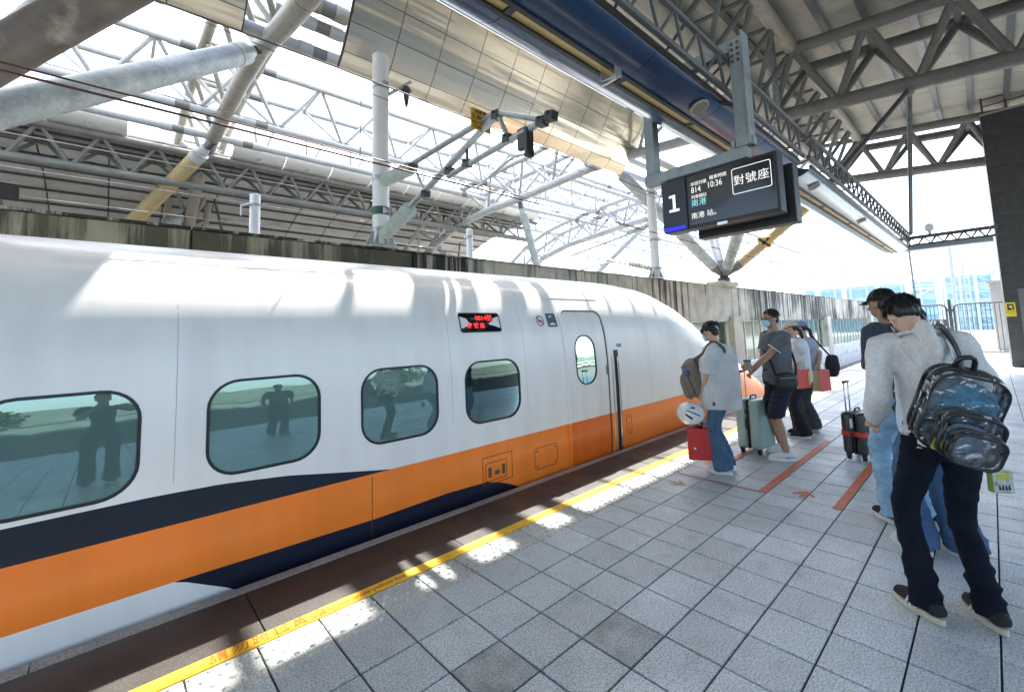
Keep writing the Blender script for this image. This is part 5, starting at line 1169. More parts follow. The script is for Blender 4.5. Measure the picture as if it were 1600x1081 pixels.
def hand(mb, W, d, n, s, curl, thumb_side, spread=.004):
    d = V(d).normalized(); n = V(n); n = (n - d * n.dot(d)).normalized(); t = d.cross(n).normalized() * thumb_side
    mb.tube([W - d * .02, W + d * .02 * s, W + d * .06 * s, W + d * .09 * s], [(.026 * s, .020 * s), (.036 * s, .018 * s), (.041 * s, .016 * s), (.038 * s, .013 * s)], 12, side=t, smooth=2)
    for k, (o_, L_) in enumerate(((.030, .070), (.010, .079), (-.010, .073), (-.028, .057))):
        p = W + d * (.082 - .004 * abs(k - 1)) * s + t * (o_ * s); dd = d + t * (o_ * spread * 40); pts = [p]; a = curl * .5
        for seg, f in enumerate((.45, .32, .23)):
            dr = (dd.normalized() * cos(a) + n * sin(a)); pts.append(pts[-1] + dr * (L_ * s * f)); a += curl * (1.0 if seg == 0 else .8)
        mb.tube(pts, [.0095 * s, .009 * s, .008 * s, .0065 * s], 8)
    p = W + d * .022 * s + t * .028 * s; m_ = (d * .62 + t * .62 + n * .45).normalized(); q = p + m_ * .045 * s; r2 = q + (d * .8 + t * .1 + n * (.35 + .3 * curl)).normalized() * .036 * s
    mb.tube([p, q, r2], [.013 * s, .0105 * s, .0075 * s], 8)
def shoe(parent, A, yaw, L_, up_m, sole_m, trim=None, w_=.047, stripes=None, hi=0):
    c_, s_ = cos(yaw), sin(yaw); f = V((c_, s_, 0)); sd = V((-s_, c_, 0)); k = L_ / .27
    O = V((A.x, A.y, 0))
    def P(x, z): return O + f * (x * k) + V((0, 0, z))
    b = MB(); b.tube([P(-.078, .045), P(-.066, .060), P(-.03, .072 + hi), P(.02, .070), P(.07, .056), P(.12, .044), P(.165, .036), P(.19, .032)],
                     [(.018, .022), (.036, .040), (.040, .048 + hi), (.041, .046), (.044, .038), (w_, .027), (.040, .020), (.016, .012)], 14, side=sd, smooth=2)
    u = fuse(b, 'shoe', up_m, parent, .006, 3)
    b = MB(); ol = []
    for q in range(26):
        a = 2 * pi * q / 26; x = .056 + .146 * cos(a); y = .047 * sin(a) * (1.05 if cos(a) > 0 else .86) * (1 - .12 * abs(cos(a)))
        ol.append((x, y))
    def R(z, g_): return [O + f * ((.056 + (x - .056) * g_) * k) + sd * (y * g_) + V((0, 0, z + (.012 if x > .17 and z < .02 else 0) * 0)) for x, y in ol]
    b.rings([R(.002, .95), R(.006, 1.0), R(.026, 1.02), R(.034, .97)]); b.build('sole', sole_m, u, 50)
    if trim:
        b = MB()
        for x in (.045, .068, .091, .114): b.tube([P(x, .097 - x * .32 + hi * .3) + sd * -.026, P(x + .004, .104 - x * .34 + hi * .3), P(x, .097 - x * .32 + hi * .3) + sd * .026], .0042, 5)
        b.build('lace', trim, u)
    if stripes:
        b = MB()
        for x in (.03, .055, .08):
            for s2 in (-1, 1): b.tube([P(x, .036) + sd * (s2 * .046), P(x - .02, .075) + sd * (s2 * .040)], .006, 4)
        b.build('stripe', stripes, u)
    return u
skin1 = mat('light skin', (.52, .31, .21), .5, 0, var=.06, vscale=18, spec=.4); skin2 = mat('tan skin', (.36, .20, .125), .5, 0, var=.06, vscale=18, spec=.4); skin3 = mat('pale skin', (.58, .37, .27), .5, 0, var=.05, vscale=18)
hair_m = mat('black hair', (.010, .009, .009), .42, 0, var=.3, vscale=60, spec=.5)
eye_m = mat('dark eye', (.01, .008, .007), .25); mask_b = mat('light blue face mask', (.33, .56, .70), .75, bump=.2, bscale=90); mask_w = mat('white face mask', (.68, .68, .68), .75); loop_m = mat('white ear loop', (.65, .65, .65), .8)
def folds(amp, f1=(7, 7, 14), f2=(26, 26, 20), seed=0.0, lowz=None):
    def g_(p):
        a = noise.noise(V((p.x * f1[0] + seed, p.y * f1[1], p.z * f1[2]))); c = noise.noise(V((p.x * f2[0], p.y * f2[1] + seed, p.z * f2[2])))
        r_ = 1 - abs(a) * 2.2
        k = 1.0
        if lowz: k = 1 + lowz[2] * max(0, 1 - abs(p.z - lowz[0]) / lowz[1])
        return (r_ * amp * .7 + c * amp * .45) * k
    return g_
def person(label, loc, hd, H, skin, feet, hands=(None, None), lean=0, hp=0, hy=0, fem=False, shirt=None, pants=None, shoes=None, hair='short', mask=None, cap=None, glasses=False, twist=0, curl=(.35, .35), hdir=(None, None), hn=(None, None), lean_side=0, group=None, elbow=(None, None), hvox=.0065, legk=1.0):
    root = thing('person', (loc[0], loc[1], 0), label, 'person', group); root['_local'] = True; root.rotation_euler = (0, 0, RAD(hd))
    s = H / 1.75; c_, s_ = cos(RAD(hd)), sin(RAD(hd)); wd = .90 if fem else 1.0
    def loc_(p): dx, dy = p[0] - loc[0], p[1] - loc[1]; return V((dx * c_ + dy * s_, -dx * s_ + dy * c_, p[2]))
    F = [loc_((f[0], f[1], 0)) for f in feet]; FY = [RAD(f[2] - hd) for f in feet]
    px = (F[0].x + F[1].x) / 2 * .9; py = (F[0].y + F[1].y) / 2 * .9
    spread = abs(F[0].x - F[1].x) + max(0, abs(F[0].y - F[1].y) - .2) * .6
    P = V((px, py, .945 * s - .10 * spread * spread)); SP_ = Matrix.Rotation(RAD(lean), 3, 'Y') @ Matrix.Rotation(RAD(lean_side), 3, 'X'); TW = SP_ @ Matrix.Rotation(RAD(twist), 3, 'Z')
    def up(z, fx=0): return P + SP_ @ V((fx * s, 0, z * s))
    NB = up(.555); RH = TW @ Matrix.Rotation(RAD(hy), 3, 'Z') @ Matrix.Rotation(RAD(hp), 3, 'Y'); HC = NB + TW @ V((.012 * s, 0, .045 * s)) + RH @ V((.022 * s, 0, .112 * s))
    hs = .90 * s if not fem else .93 * s
    def hd_(x, y, z): return HC + RH @ V((x * hs, y * hs, z * hs))
    def spt(z): return TW
    tor = [(-.12, .105, .080), (-.06, .160, .112), (.02, .168, .118), (.10, .150, .104), (.18, .138, .096), (.28, .148, .106), (.38, .165, .114), (.46, .170, .108), (.515, .150, .090), (.55, .085, .065), (.57, .058, .056)]
    if fem: tor = [(-.12, .105, .085), (-.06, .168, .115), (.02, .165, .115), (.10, .138, .098), (.18, .122, .088), (.28, .132, .100), (.38, .146, .112), (.46, .150, .098), (.515, .135, .082), (.55, .075, .058), (.57, .052, .050)]
    SIDE = TW @ V((0, 1, 0))
    B = MB(); B.tube([up(z) for z, a, f in tor], [(a * s, f * s) for z, a, f in tor], 20, side=SIDE, smooth=2)
    B.tube([NB - V((0, 0, .03)), NB + (HC - NB) * .45, hd_(-.015, 0, -.05)], [.060 * s * wd, .054 * s * wd, .055 * s * wd], 14, smooth=2)
    # head
    B.ell(hd_(-.008, 0, .022), (.100 * hs, .077 * hs, .106 * hs), 22, 14, RH); B.ell(hd_(.018, 0, -.050), (.074 * hs, .058 * hs, .068 * hs), 18, 12, RH); B.ell(hd_(.045, 0, -.088), (.034 * hs, .032 * hs, .026 * hs), 14, 8, RH)
    B.tube([hd_(.085, 0, .015), hd_(.100, 0, -.012), hd_(.110, 0, -.030), hd_(.090, 0, -.040)], [.010 * hs, .012 * hs, .016 * hs, .012 * hs], 8); B.ell(hd_(.078, 0, -.062), (.020 * hs, .026 * hs, .010 * hs), 10, 6, RH)
    for k in (-1, 1):
        B.ell(hd_(-.002, .077 * k, -.008), (.021 * hs, .012 * hs, .033 * hs), 12, 8, RH @ Matrix.Rotation(.25 * k, 3, 'Z')); B.ell(hd_(.074, .033 * k, .022), (.018 * hs, .022 * hs, .010 * hs), 10, 6, RH)
    # arms
    AR = []
    for k, sg_ in ((0, 1), (1, -1)):
        S = up(.49) + TW @ V((0, .178 * s * wd * sg_, 0)); tgt = hands[k]
        W = loc_(tgt) if tgt is not None else S + V((.05, .055 * sg_, -.50)) * s
        pole = V((-.75, .35 * sg_, -.25)) if elbow[k] is None else V(elbow[k])
        E_, W = ik(S, W, .285 * s, .255 * s, pole); AR.append((S, E_, W))
        B.tube([S + TW @ V((0, -.05 * s * sg_, .0)), S, S + (E_ - S) * .35, S + (E_ - S) * .8, E_, E_ + (W - E_) * .25, E_ + (W - E_) * .7, W], [.052 * s * wd, .056 * s * wd, .050 * s * wd, .042 * s * wd, .040 * s * wd, .041 * s * wd, .032 * s * wd, (.027 * s * wd, .022 * s * wd)], 14, smooth=2)
        d = V(hdir[k]) if hdir[k] is not None else (W - E_).normalized(); 
        if hdir[k] is not None: d = V((d.x * c_ + d.y * s_, -d.x * s_ + d.y * c_, d.z))
        n_ = V(hn[k]) if hn[k] is not None else V((0, -sg_, 0))
        if hn[k] is not None: n_ = V((n_.x * c_ + n_.y * s_, -n_.x * s_ + n_.y * c_, n_.z))
        hand(B, W, d, n_, s * wd, curl[k], 1 if (d.normalized().cross(n_)).dot(V((1, 0, .3))) > 0 else -1)
    LG = []
    for k, sg_ in ((0, 1), (1, -1)):
        hj = P + V((0, .088 * s * sg_, -.03 * s)); an = V((F[k].x, F[k].y, .085 * s)); kn, an = ik(hj, an, .43 * s, .42 * s, V((cos(FY[k]), sin(FY[k]), .05))); LG.append((hj, kn, an))
        B.tube([hj + V((0, 0, .04)), hj - V((0, 0, .06)), hj + (kn - hj) * .5, kn + V((0, 0, .05)), kn - V((0, 0, .04)), kn + (an - kn) * .35, kn + (an - kn) * .75, an, an - V((0, 0, .05))], [q * s * legk for q in (.080, .086, .072, .056, .053, .056, .042, .036, .036)], 14, smooth=2)
        fd = V((cos(FY[k]), sin(FY[k]), 0)); B.tube([an - V((0, 0, .045)) - fd * .03, an - V((0, 0, .04)) + fd * .06, an - V((0, 0, .055)) + fd * .14], [.034 * s, .034 * s, .024 * s], 10)
    fuse(B, 'body', skin, root, hvox, 2)
    # eyes, brows
    for k in (-1, 1):
        b = MB(); b.ell(hd_(.083, .034 * k, .012), (.008 * hs, .014 * hs, .006 * hs), 10, 6, RH); b.build('eye', eye_m, root, True)
        b = MB(); b.tube([hd_(.083, .018 * k, .032), hd_(.088, .034 * k, .038), hd_(.076, .052 * k, .032)], [.003 * hs, .0045 * hs, .002 * hs], 6); b.build('eyebrow', hair_m, root, True)
    # pants
    if pants:
        b = MB(); w0 = pants.get('w', 1.0); full = pants['len'] == 'long'; hw_ = pants.get('hemw', .075); ez = pants.get('ease', .012)
        b.tube([up(z) for z in (.12, .06, .0, -.06, -.12)], [(.158 * s * wd + ez, .110 * s + ez), (.166 * s * wd + ez, .118 * s + ez), (.174 * s * wd + ez, .126 * s + ez), (.172 * s * wd + ez, .124 * s + ez), (.13 * s, .10 * s)], 20, side=SIDE, smooth=2)
        for k, sg_ in ((0, 1), (1, -1)):
            hj, kn, an = LG[k]; e = kn + (an - kn) * 1.02 + V((0, 0, -.018)) if full else kn + (an - kn) * pants.get('cut', .0)
            fd = V((cos(FY[k]), sin(FY[k]), 0))
            pts = [hj + V((0, 0, .03)), hj - V((0, 0, .07)), hj + (kn - hj) * .5, kn + V((0, 0, .06))]; rr_ = [.094 * s * w0, .098 * s * w0, .086 * s * w0, .073 * s * w0]
            if full: pts += [kn - V((0, 0, .05)), kn + (an - kn) * .5, kn + (an - kn) * .85, e]; rr_ += [.068 * s * w0, .5 * (.066 * s * w0 + hw_), hw_ * .98, hw_]
            else: pts[-1] = kn + V((0, 0, .06)); rr_[-1] = .086 * s * w0; pts += [e]; rr_ += [.090 * s * w0]
            b.tube(pts, rr_, 16, smooth=2)
        am = pants.get('fold', .006)
        po = fuse(b, pants.get('name', 'trousers'), pants['mat'], root, .011, 4, folds(am, (6, 6, 15), (22, 22, 30), loc[0] * 3, (.12 if full else .6, .25, 1.6)))
    # shirt
    if shirt:
        b = MB(); lo = shirt.get('loose', .018); hem = shirt.get('hem', -.08)
        zs = [hem, hem + .05] + [z for z in (-.06, .02, .10, .18, .28, .38, .46, .515, .55) if z > hem + .06]
        def tr_(z):
            for (z0, a0, f0), (z1, a1, f1) in zip(tor, tor[1:]):
                if z0 <= z <= z1: t = (z - z0) / (z1 - z0); return a0 + (a1 - a0) * t, f0 + (f1 - f0) * t
            return tor[0][1:] if z < 0 else tor[-1][1:]
        rad = []
        for z in zs:
            a, f = tr_(z); a = max(a, shirt.get('min', .15) if z < .4 else 0); e = lo * (1.0 if z < .40 else .6 if z < .52 else .35); hk = shirt.get('hemin', 0) if z <= hem + .02 else 0
            rad.append(((a * s + e) * (1 - hk), (max(f, (.13 if z < -.03 else .105) if z < .4 else 0) * s + e) * (1 - hk)))
        b.tube([up(z) for z in zs], rad, 22, side=SIDE, smooth=2)
        sl_ = shirt.get('sleeve', 'short'); sw = shirt.get('sw', .062)
        for k, sg_ in ((0, 1), (1, -1)):
            S, E_, W = AR[k]; fr = {'short': .62, 'elbow': .98}.get(sl_, 1)
            pts = [S + TW @ V((0, -.08 * s * sg_, .015)), S + V((0, 0, .004)), S + (E_ - S) * .4 * fr, S + (E_ - S) * fr]; rr_ = [.062 * s, (.060 * s + .012) * wd, sw * s * 1.02, sw * s * shirt.get('flare', 1.1)]
            if sl_ == 'long': pts = pts[:3] + [E_, E_ + (W - E_) * .4, E_ + (W - E_) * .8, E_ + (W - E_) * .93, W - (W - E_) * .01]; rr_ = rr_[:3] + [sw * s * .98, sw * s * .95, sw * s * .86, sw * s * .66, sw * s * .60]
            b.tube(pts, rr_, 14, smooth=2)
        so_ = fuse(b, shirt.get('name', 'shirt'), shirt['mat'], root, .010, 5, folds(shirt.get('fold', .007), (6, 6, 5), (18, 18, 12), loc[1] * 5, (P.z + .1, .3, .8)))
        if shirt.get('collar'):
            b = MB(); b.tube([NB + TW @ V((.055 * s * cos(a), .064 * s * sin(a), -.012 - .02 * cos(a))) for a in [2 * pi * q / 16 for q in range(17)]], [(.022, .008)] * 17, 8, side=(0, 0, 1)); b.build('collar', shirt['collar'], so_, True)
            for k in (0, 1):
                S, E_, W = AR[k]; q = S + (E_ - S) * .615; ax = (E_ - S).normalized(); b = MB(); b.tube([q, q + ax * .012], sw * s * 1.19, 16, cap=False); b.build('cuff_trim', loop_m, so_, True)
        if shirt.get('hood'):
            hm = shirt['mat']; b = MB()
            b.tube([NB + TW @ V((.055 * cos(a) * s, .080 * sin(a) * s, -.005 - .020 * cos(a))) for a in [2 * pi * q / 20 for q in range(21)]], [(.036, .016)] * 21, 8, side=(0, 0, 1))
            hb = NB + TW @ V((-.05 * s, 0, -.045)); b.tube([hb + TW @ V((.02, 0, .035)), hb + TW @ V((-.045, 0, -.005)), hb + TW @ V((-.082, 0, -.085)), hb + TW @ V((-.088, 0, -.165)), hb + TW @ V((-.074, 0, -.235))], [(.085, .026), (.130, .036), (.138, .034), (.095, .028), (.02, .012)], 18, side=SIDE, smooth=3)
            fuse(b, 'hood', hm, so_, .007, 3, folds(.004, (9, 9, 9), (24, 24, 24), 3.0))
            b = MB()
            for k in (-1, 1): b.tube([hb + TW @ V((-.085 - .03 * t, k * .128 * (1 - t) ** .7, -.02 - .20 * t)) for t in (0, .25, .5, .75, 1)], .003, 5, smooth=2)
            b.build('hood_seam', hm, so_)
            b = MB(); b.tube([up(hem - .012), up(hem + .045)], [(rad[0][0] * .97, rad[0][1] * .97), (rad[1][0] * .98, rad[1][1] * .98)], 30, side=SIDE); b.build('hem_rib', mat('ribbed hem', (.50, .49, .48), .95, 0, bump=.5, bscale=160, stretch=(1, 1, .05)), so_, 60)
    # shoes
    if shoes:
        for k in (0, 1): shoe(root, F[k], FY[k], (.27 if not fem else .245) * s / (H / 1.75), *shoes)
    # hair
    if hair:
        b = MB(); q = RH
        if hair == 'cropped': b.ell(hd_(-.020, 0, .040), (.100 * hs, .083 * hs, .098 * hs), 18, 12, q); b.ell(hd_(-.050, 0, -.005), (.062 * hs, .074 * hs, .075 * hs), 16, 10, q)
        elif hair == 'long': b.ell(hd_(-.022, 0, .038), (.106 * hs, .088 * hs, .100 * hs), 18, 12, q); b.tube([hd_(-.03, 0, .03), hd_(-.055, 0, -.06), hd_(-.065, 0, -.15), hd_(-.075, 0, -.24)], [(.088 * hs, .06 * hs), (.09 * hs, .06 * hs), (.08 * hs, .045 * hs), (.05 * hs, .025 * hs)], 16, side=SIDE, smooth=3)
        elif hair == 'bun': b.ell(hd_(-.020, 0, .038), (.106 * hs, .086 * hs, .098 * hs), 18, 12, q); b.ell(hd_(-.045, 0, -.01), (.062 * hs, .072 * hs, .068 * hs), 14, 10, q); b.ell(hd_(-.115, 0, .075), (.040 * hs, .042 * hs, .036 * hs), 14, 10, q); b.tube([hd_(.070, .05, .07), hd_(.090, .058, .03), hd_(.082, .066, -.02)], [.018 * hs, .013 * hs, .004 * hs], 8); b.tube([hd_(.070, -.05, .07), hd_(.090, -.058, .03), hd_(.082, -.066, -.02)], [.018 * hs, .013 * hs, .004 * hs], 8)
        elif hair == 'pony': b.ell(hd_(-.020, 0, .020), (.102 * hs, .083 * hs, .085 * hs), 18, 12, q); b.tube([hd_(-.105, 0, -.02), hd_(-.135, 0, -.06), hd_(-.145, 0, -.14), hd_(-.14, 0, -.20)], [.026 * hs, .032 * hs, .028 * hs, .010 * hs], 10, smooth=3)
        else: b.ell(hd_(-.020, 0, .048), (.112 * hs, .093 * hs, .100 * hs), 18, 12, q); b.ell(hd_(-.052, 0, -.0), (.066 * hs, .080 * hs, .074 * hs), 16, 10, q)
        def hdsp(p): return noise.noise(V((p.x * 45, p.y * 45, p.z * 14))) * .006 + noise.noise(p * 18) * .006
        ho = fuse(b, 'hair', hair_m, root, .007, 3, hdsp)
        if hair in ('short', 'cropped', 'bun', 'long'):
            rg = random.Random(int(loc[0] * 100)); b = MB(); nn = 1300 if hair == 'short' else 260; amp = .036 if hair == 'short' else .022
            for _ in range(nn):
                th = rg.uniform(0, 2 * pi); ph = rg.uniform(-.35, 1) if hair != 'cropped' else rg.uniform(-.1, 1); rxy = sqrt(max(0, 1 - ph * ph)); n0 = V((rxy * cos(th), rxy * sin(th), ph))
                if n0.x > .62 and n0.z < .35: continue
                pz = hd_(-.022 + n0.x * .106, n0.y * .088, .046 + n0.z * .092); tan = V((rg.gauss(0, .5) - .1, rg.gauss(0, .5), -.55 + .5 * rg.random())); tan = (tan - n0 * tan.dot(n0)); dirn = RH @ (tan.normalized() * 1.0 + n0 * rg.uniform(.10, .55 if hair == 'short' else .2)).normalized()
                L_ = amp * rg.uniform(.6, 1.25) * hs; wv = (RH @ n0).cross(dirn).normalized() * .0045; tk_ = .0028 if hair == 'short' else .005; b.tube([pz - dirn * .012, pz + dirn * L_ * .5 + V((0, 0, .001)), pz + dirn * L_ + V((0, 0, -.004))], [tk_, tk_ * .8, .0005], 3)
            b.build('hair_strands', hair_m, ho, True)
        if hair == 'bun': b = MB(); b.tube([hd_(-.09, .045, .06), hd_(-.118, .05, .035), hd_(-.125, .045, .0)], .008, 6); b.build('hair_clip', mat('pale hair clip', (.6, .56, .5), .3), ho, True)
    if mask:
        b = MB(); rs = []
        for z, wv in ((-.006, .50), (-.02, .72), (-.04, .86), (-.065, .86), (-.085, .74), (-.098, .5)):
            rs.append([hd_(.018 + (.094 - .010 * abs((z + .045) / .05)) * cos(a * wv * 1.35) * (1.04), .074 * sin(a * wv * 1.35), z) for a in [-1 + 2 * q / 14 for q in range(15)]])
        b.rings(rs, cap=False, closed=False); mo = b.build('face_mask', mask, root, True)
        for k in (-1, 1): b = MB(); b.tube([hd_(.035, .069 * k, -.022), hd_(.005, .083 * k, .012), hd_(-.018, .084 * k, .012)], .0022, 5, smooth=2); b.tube([hd_(.035, .069 * k, -.080), hd_(.005, .080 * k, -.045), hd_(-.014, .083 * k, -.03)], .0022, 5, smooth=2); b.build('ear_loop', loop_m, mo)
    if glasses:
        b = MB()
        for k in (-1, 1): b.tube([hd_(.097, .034 * k + .020 * cos(a), .012 + .015 * sin(a)) for a in [2 * pi * q / 12 for q in range(13)]], .0022, 5); b.tube([hd_(.095, .054 * k, .016), hd_(.05, .076 * k, .018), hd_(-.005, .082 * k, .014)], .0022, 5)
        b.tube([hd_(.098, -.014, .016), hd_(.098, .014, .016)], .002, 5); b.build('glasses', black_plastic, root)
    if cap:
        b = MB(); rs = []
        for th in (.02, .35, .7, 1.0, 1.3, 1.52): rs.append([hd_(-.014 + .111 * sin(th) * cos(a), .091 * sin(th) * sin(a), .040 + .095 * cos(th)) for a in [2 * pi * q / 24 for q in range(24)]])
        rs.append([hd_(-.014 + .107 * cos(a), .088 * sin(a), .040) for a in [2 * pi * q / 24 for q in range(24)]]); b.rings(rs); co = b.build('cap', cap, root, 60)
        b = MB(); r1 = []; r2 = []
        for q in range(15):
            a = -1.15 + 2.3 * q / 14; r1.append(hd_(-.014 + .109 * cos(a), .089 * sin(a), .047)); r2.append(hd_(.03 + .140 * cos(a * .85), .086 * sin(a), .030 - .012 * abs(sin(a))))
        off = RH @ V((0, 0, -.006)); b.rings([r1, r2, [p + off for p in r2], [p + off for p in r1]], cap=False, closed=False); b.build('brim', cap, co, 60)
    return dict(root=root, HC=HC, RH=RH, NB=NB, arms=AR, P=P, TW=TW, up=up, w=lambda p: V((loc[0] + p.x * c_ - p.y * s_, loc[1] + p.x * s_ + p.y * c_, p.z)))

cl = lambda n, c, **k: mat(n, c, k.pop('rough', .92), 0, var=k.pop('var', .10), vscale=k.pop('vscale', 9), bump=k.pop('bump', .25), bscale=k.pop('bscale', 260), coord='obj', **k)
tee_grey = cl('light grey cotton', (.52, .53, .53)); polo_grey = cl('charcoal polo fabric', (.105, .115, .125), var2=.18, v2scale=120); tee_white = cl('white cotton', (.66, .66, .68)); lilac = cl('lilac blue cotton', (.36, .39, .50)); hoodie_m = cl('pale grey fleece', (.68, .67, .65), var2=.10, v2scale=55, bump=.4)
denim_b = cl('blue denim', (.055, .115, .20), var=.3, vscale=6, var2=.12, v2scale=90); denim_d = cl('dark indigo denim', (.006, .009, .017), spec=.2, var=.4, vscale=7, var2=.25, v2scale=80); denim_l = cl('light washed denim', (.26, .42, .56), var=.25, vscale=7, var2=.15, v2scale=80); denim_v = cl('bright blue denim', (.05, .105, .20), var=.25, vscale=6); navy_sh = cl('navy shorts fabric', (.010, .012, .030)); blk_tr = cl('black trousers fabric', (.010, .010, .013)); dk_jean = cl('dark grey green denim', (.030, .042, .050), var=.25); specks = cl('dark speckled fabric', (.045, .055, .075), var2=.75, v2scale=130); sky_blouse = cl('pale blue blouse', (.50, .58, .66))
sh_w = mat('white shoe', (.62, .62, .60), .6, 0, var=.08, vscale=20); sole_w = mat('white sole', (.66, .66, .62), .6, 0, var=.1, vscale=20); sh_k = mat('black knit shoe', (.013, .013, .014), .8, bump=.3, bscale=220); sole_c = mat('cream sole', (.52, .50, .38), .6, 0, var=.12, vscale=25); lace_w = mat('white lace', (.7, .7, .7), .8); sh_p = mat('pale pink shoe', (.62, .52, .52), .6)
W1 = person('woman with dark bun, grey T-shirt and blue jeans facing the train door', (3.33, -.37), 97, 1.60, skin1, [(3.24, -.40, 100), (3.42, -.34, 95)], hands=((3.21, -.21, .80), (3.52, -.15, .86)), fem=True, shirt=dict(mat=tee_grey, loose=.048, min=.172, hem=-.21, sleeve='elbow', sw=.088, flare=1.2, fold=.010), legk=.88, pants=dict(mat=denim_b, len='long', w=.93, hemw=.098), shoes=(sh_w, sole_w), hair='bun', mask=mask_b, hp=16, curl=(.9, .9), hn=((1, 0, 0), (-1, 0, 0)))
M1 = person('man in charcoal polo shirt and navy shorts holding a paper cup', (4.31, -.66), 142, 1.73, skin2, [(4.13, -.74, 118), (4.50, -.58, 135)], hands=((3.94, -.52, 1.065), (4.16, -.42, 1.0)), shirt=dict(mat=polo_grey, loose=.022, hem=-.07, sleeve='short', sw=.068, flare=1.12, collar=polo_grey), pants=dict(mat=navy_sh, len='knee', cut=.02, w=1.08, name='shorts'), shoes=(sh_w, sole_w, lace_w), hair='cropped', mask=mask_b, glasses=True, hp=4, curl=(.75, .9), hdir=((-.55, .75, .0), None), hn=((.75, .5, 0), None), elbow=((.3, -.5, -.8), None))
W2 = person('woman in pale baseball cap and white T-shirt with black trousers', (5.42, -.56), 112, 1.58, skin1, [(5.34, -.60, 115), (5.52, -.52, 110)], hands=((5.28, -.58, .98), (5.66, -.40, .86)), fem=True, shirt=dict(mat=tee_white, loose=.030, hem=-.12, sleeve='short', sw=.078, flare=1.2), pants=dict(mat=blk_tr, len='long', w=1.0, hemw=.095), shoes=(sh_k, sole_w), hair='pony', mask=mask_w, cap=mat('cream cap fabric', (.52, .47, .38), .9), hp=6, curl=(1.0, .5), elbow=((-.6, -.5, -.3), None))
W3 = person('woman in lilac cap and blue grey shirt with dark jeans behind the cap woman', (5.92, -.55), 105, 1.57, skin1, [(5.84, -.60, 60), (6.02, -.50, 105)], hands=((5.80, -.74, .95), (6.15, -.42, .86)), fem=True, shirt=dict(mat=lilac, loose=.032, hem=-.14, sleeve='short', sw=.078, flare=1.15), pants=dict(mat=dk_jean, len='long', w=1.04, hemw=.10), shoes=(sh_p, sole_w), hair='pony', mask=mask_w, cap=mat('lilac cap fabric', (.20, .19, .33), .9), hp=6, curl=(1.0, .5), elbow=((-.6, -.5, -.3), None))
H1 = person('young man in pale grey hoodie and dark jeans seen from behind, head bowed', (1.74, -2.235), 22, 1.74, skin3, [(1.672, -2.135, 52), (1.79, -2.375, 36)], hands=((1.82, -1.965, .985), (2.12, -2.30, 1.06)), lean=8, lean_side=-2.0, hp=36, hy=12, legk=.86, shirt=dict(mat=hoodie_m, loose=.018, hem=-.045, sleeve='long', sw=.060, fold=.008, hood=True, name='hoodie', hemin=.03), pants=dict(mat=denim_d, len='long', w=.86, hemw=.064, fold=.007, ease=.008), shoes=(sh_k, sole_c, black_plastic, .049, lace_w), hair='short', mask=mask_w, curl=(.6, .8), hn=((.3, -.9, 0), (0, 1, .2)), elbow=((-.92, .2, -.3), (-.6, -.8, -.3)), hvox=.0055)
M2 = person('man in black cap and dark speckled shirt standing ahead of the hoodie man', (2.96, -1.93), 62, 1.80, skin2, [(2.93, -1.84, 50), (3.10, -2.02, 60)], hands=((2.90, -1.80, .78), (3.25, -2.0, 1.02)), shirt=dict(mat=specks, loose=.03, hem=-.10, sleeve='elbow', sw=.075), pants=dict(mat=denim_l, len='long', w=.98, hemw=.075, fold=.008), shoes=(sh_k, sole_w, lace_w, .047, lace_w), hair='cropped', cap=mat('black cap fabric', (.012, .012, .013), .9), hp=6, curl=(.5, .8))
W4 = person('woman with long dark hair and pale blue blouse hidden behind the clear backpack', (2.55, -2.20), 58, 1.64, skin3, [(2.50, -2.03, 62), (2.60, -2.26, 58)], hands=((2.72, -2.0, 1.05), (2.53, -2.475, .685)), fem=True, shirt=dict(mat=sky_blouse, loose=.035, hem=-.10, sleeve='long', sw=.075), pants=dict(mat=denim_v, len='long', w=1.05, hemw=.105, fold=.009), shoes=(sh_w, sole_w), hair='long', mask=mask_w, hp=15, curl=(.6, .9), hdir=(None, (.3, -.2, -.9)))
R1 = person('person in dark clothes behind the camera, mirrored in the train window', (-1.56, -2.98), 88, 1.72, skin2, [(-1.66, -2.98, 95), (-1.46, -2.98, 82)], hands=((-1.62, -2.66, 1.42), (-1.36, -2.72, 1.40)), shirt=dict(mat=blk_tr, loose=.02, sleeve='short'), pants=dict(mat=denim_d, len='long', w=.95), shoes=(sh_k, sole_c), hair='cropped', hvox=.009)
R2 = person('second waiting person behind the camera, mirrored in the train window', (.90, -5.2), 80, 1.70, skin2, [(.80, -5.2, 85), (1.0, -5.2, 75)], shirt=dict(mat=polo_grey, loose=.02, sleeve='short'), pants=dict(mat=blk_tr, len='long', w=.95), shoes=(sh_k, sole_c), hair='cropped', hvox=.009)

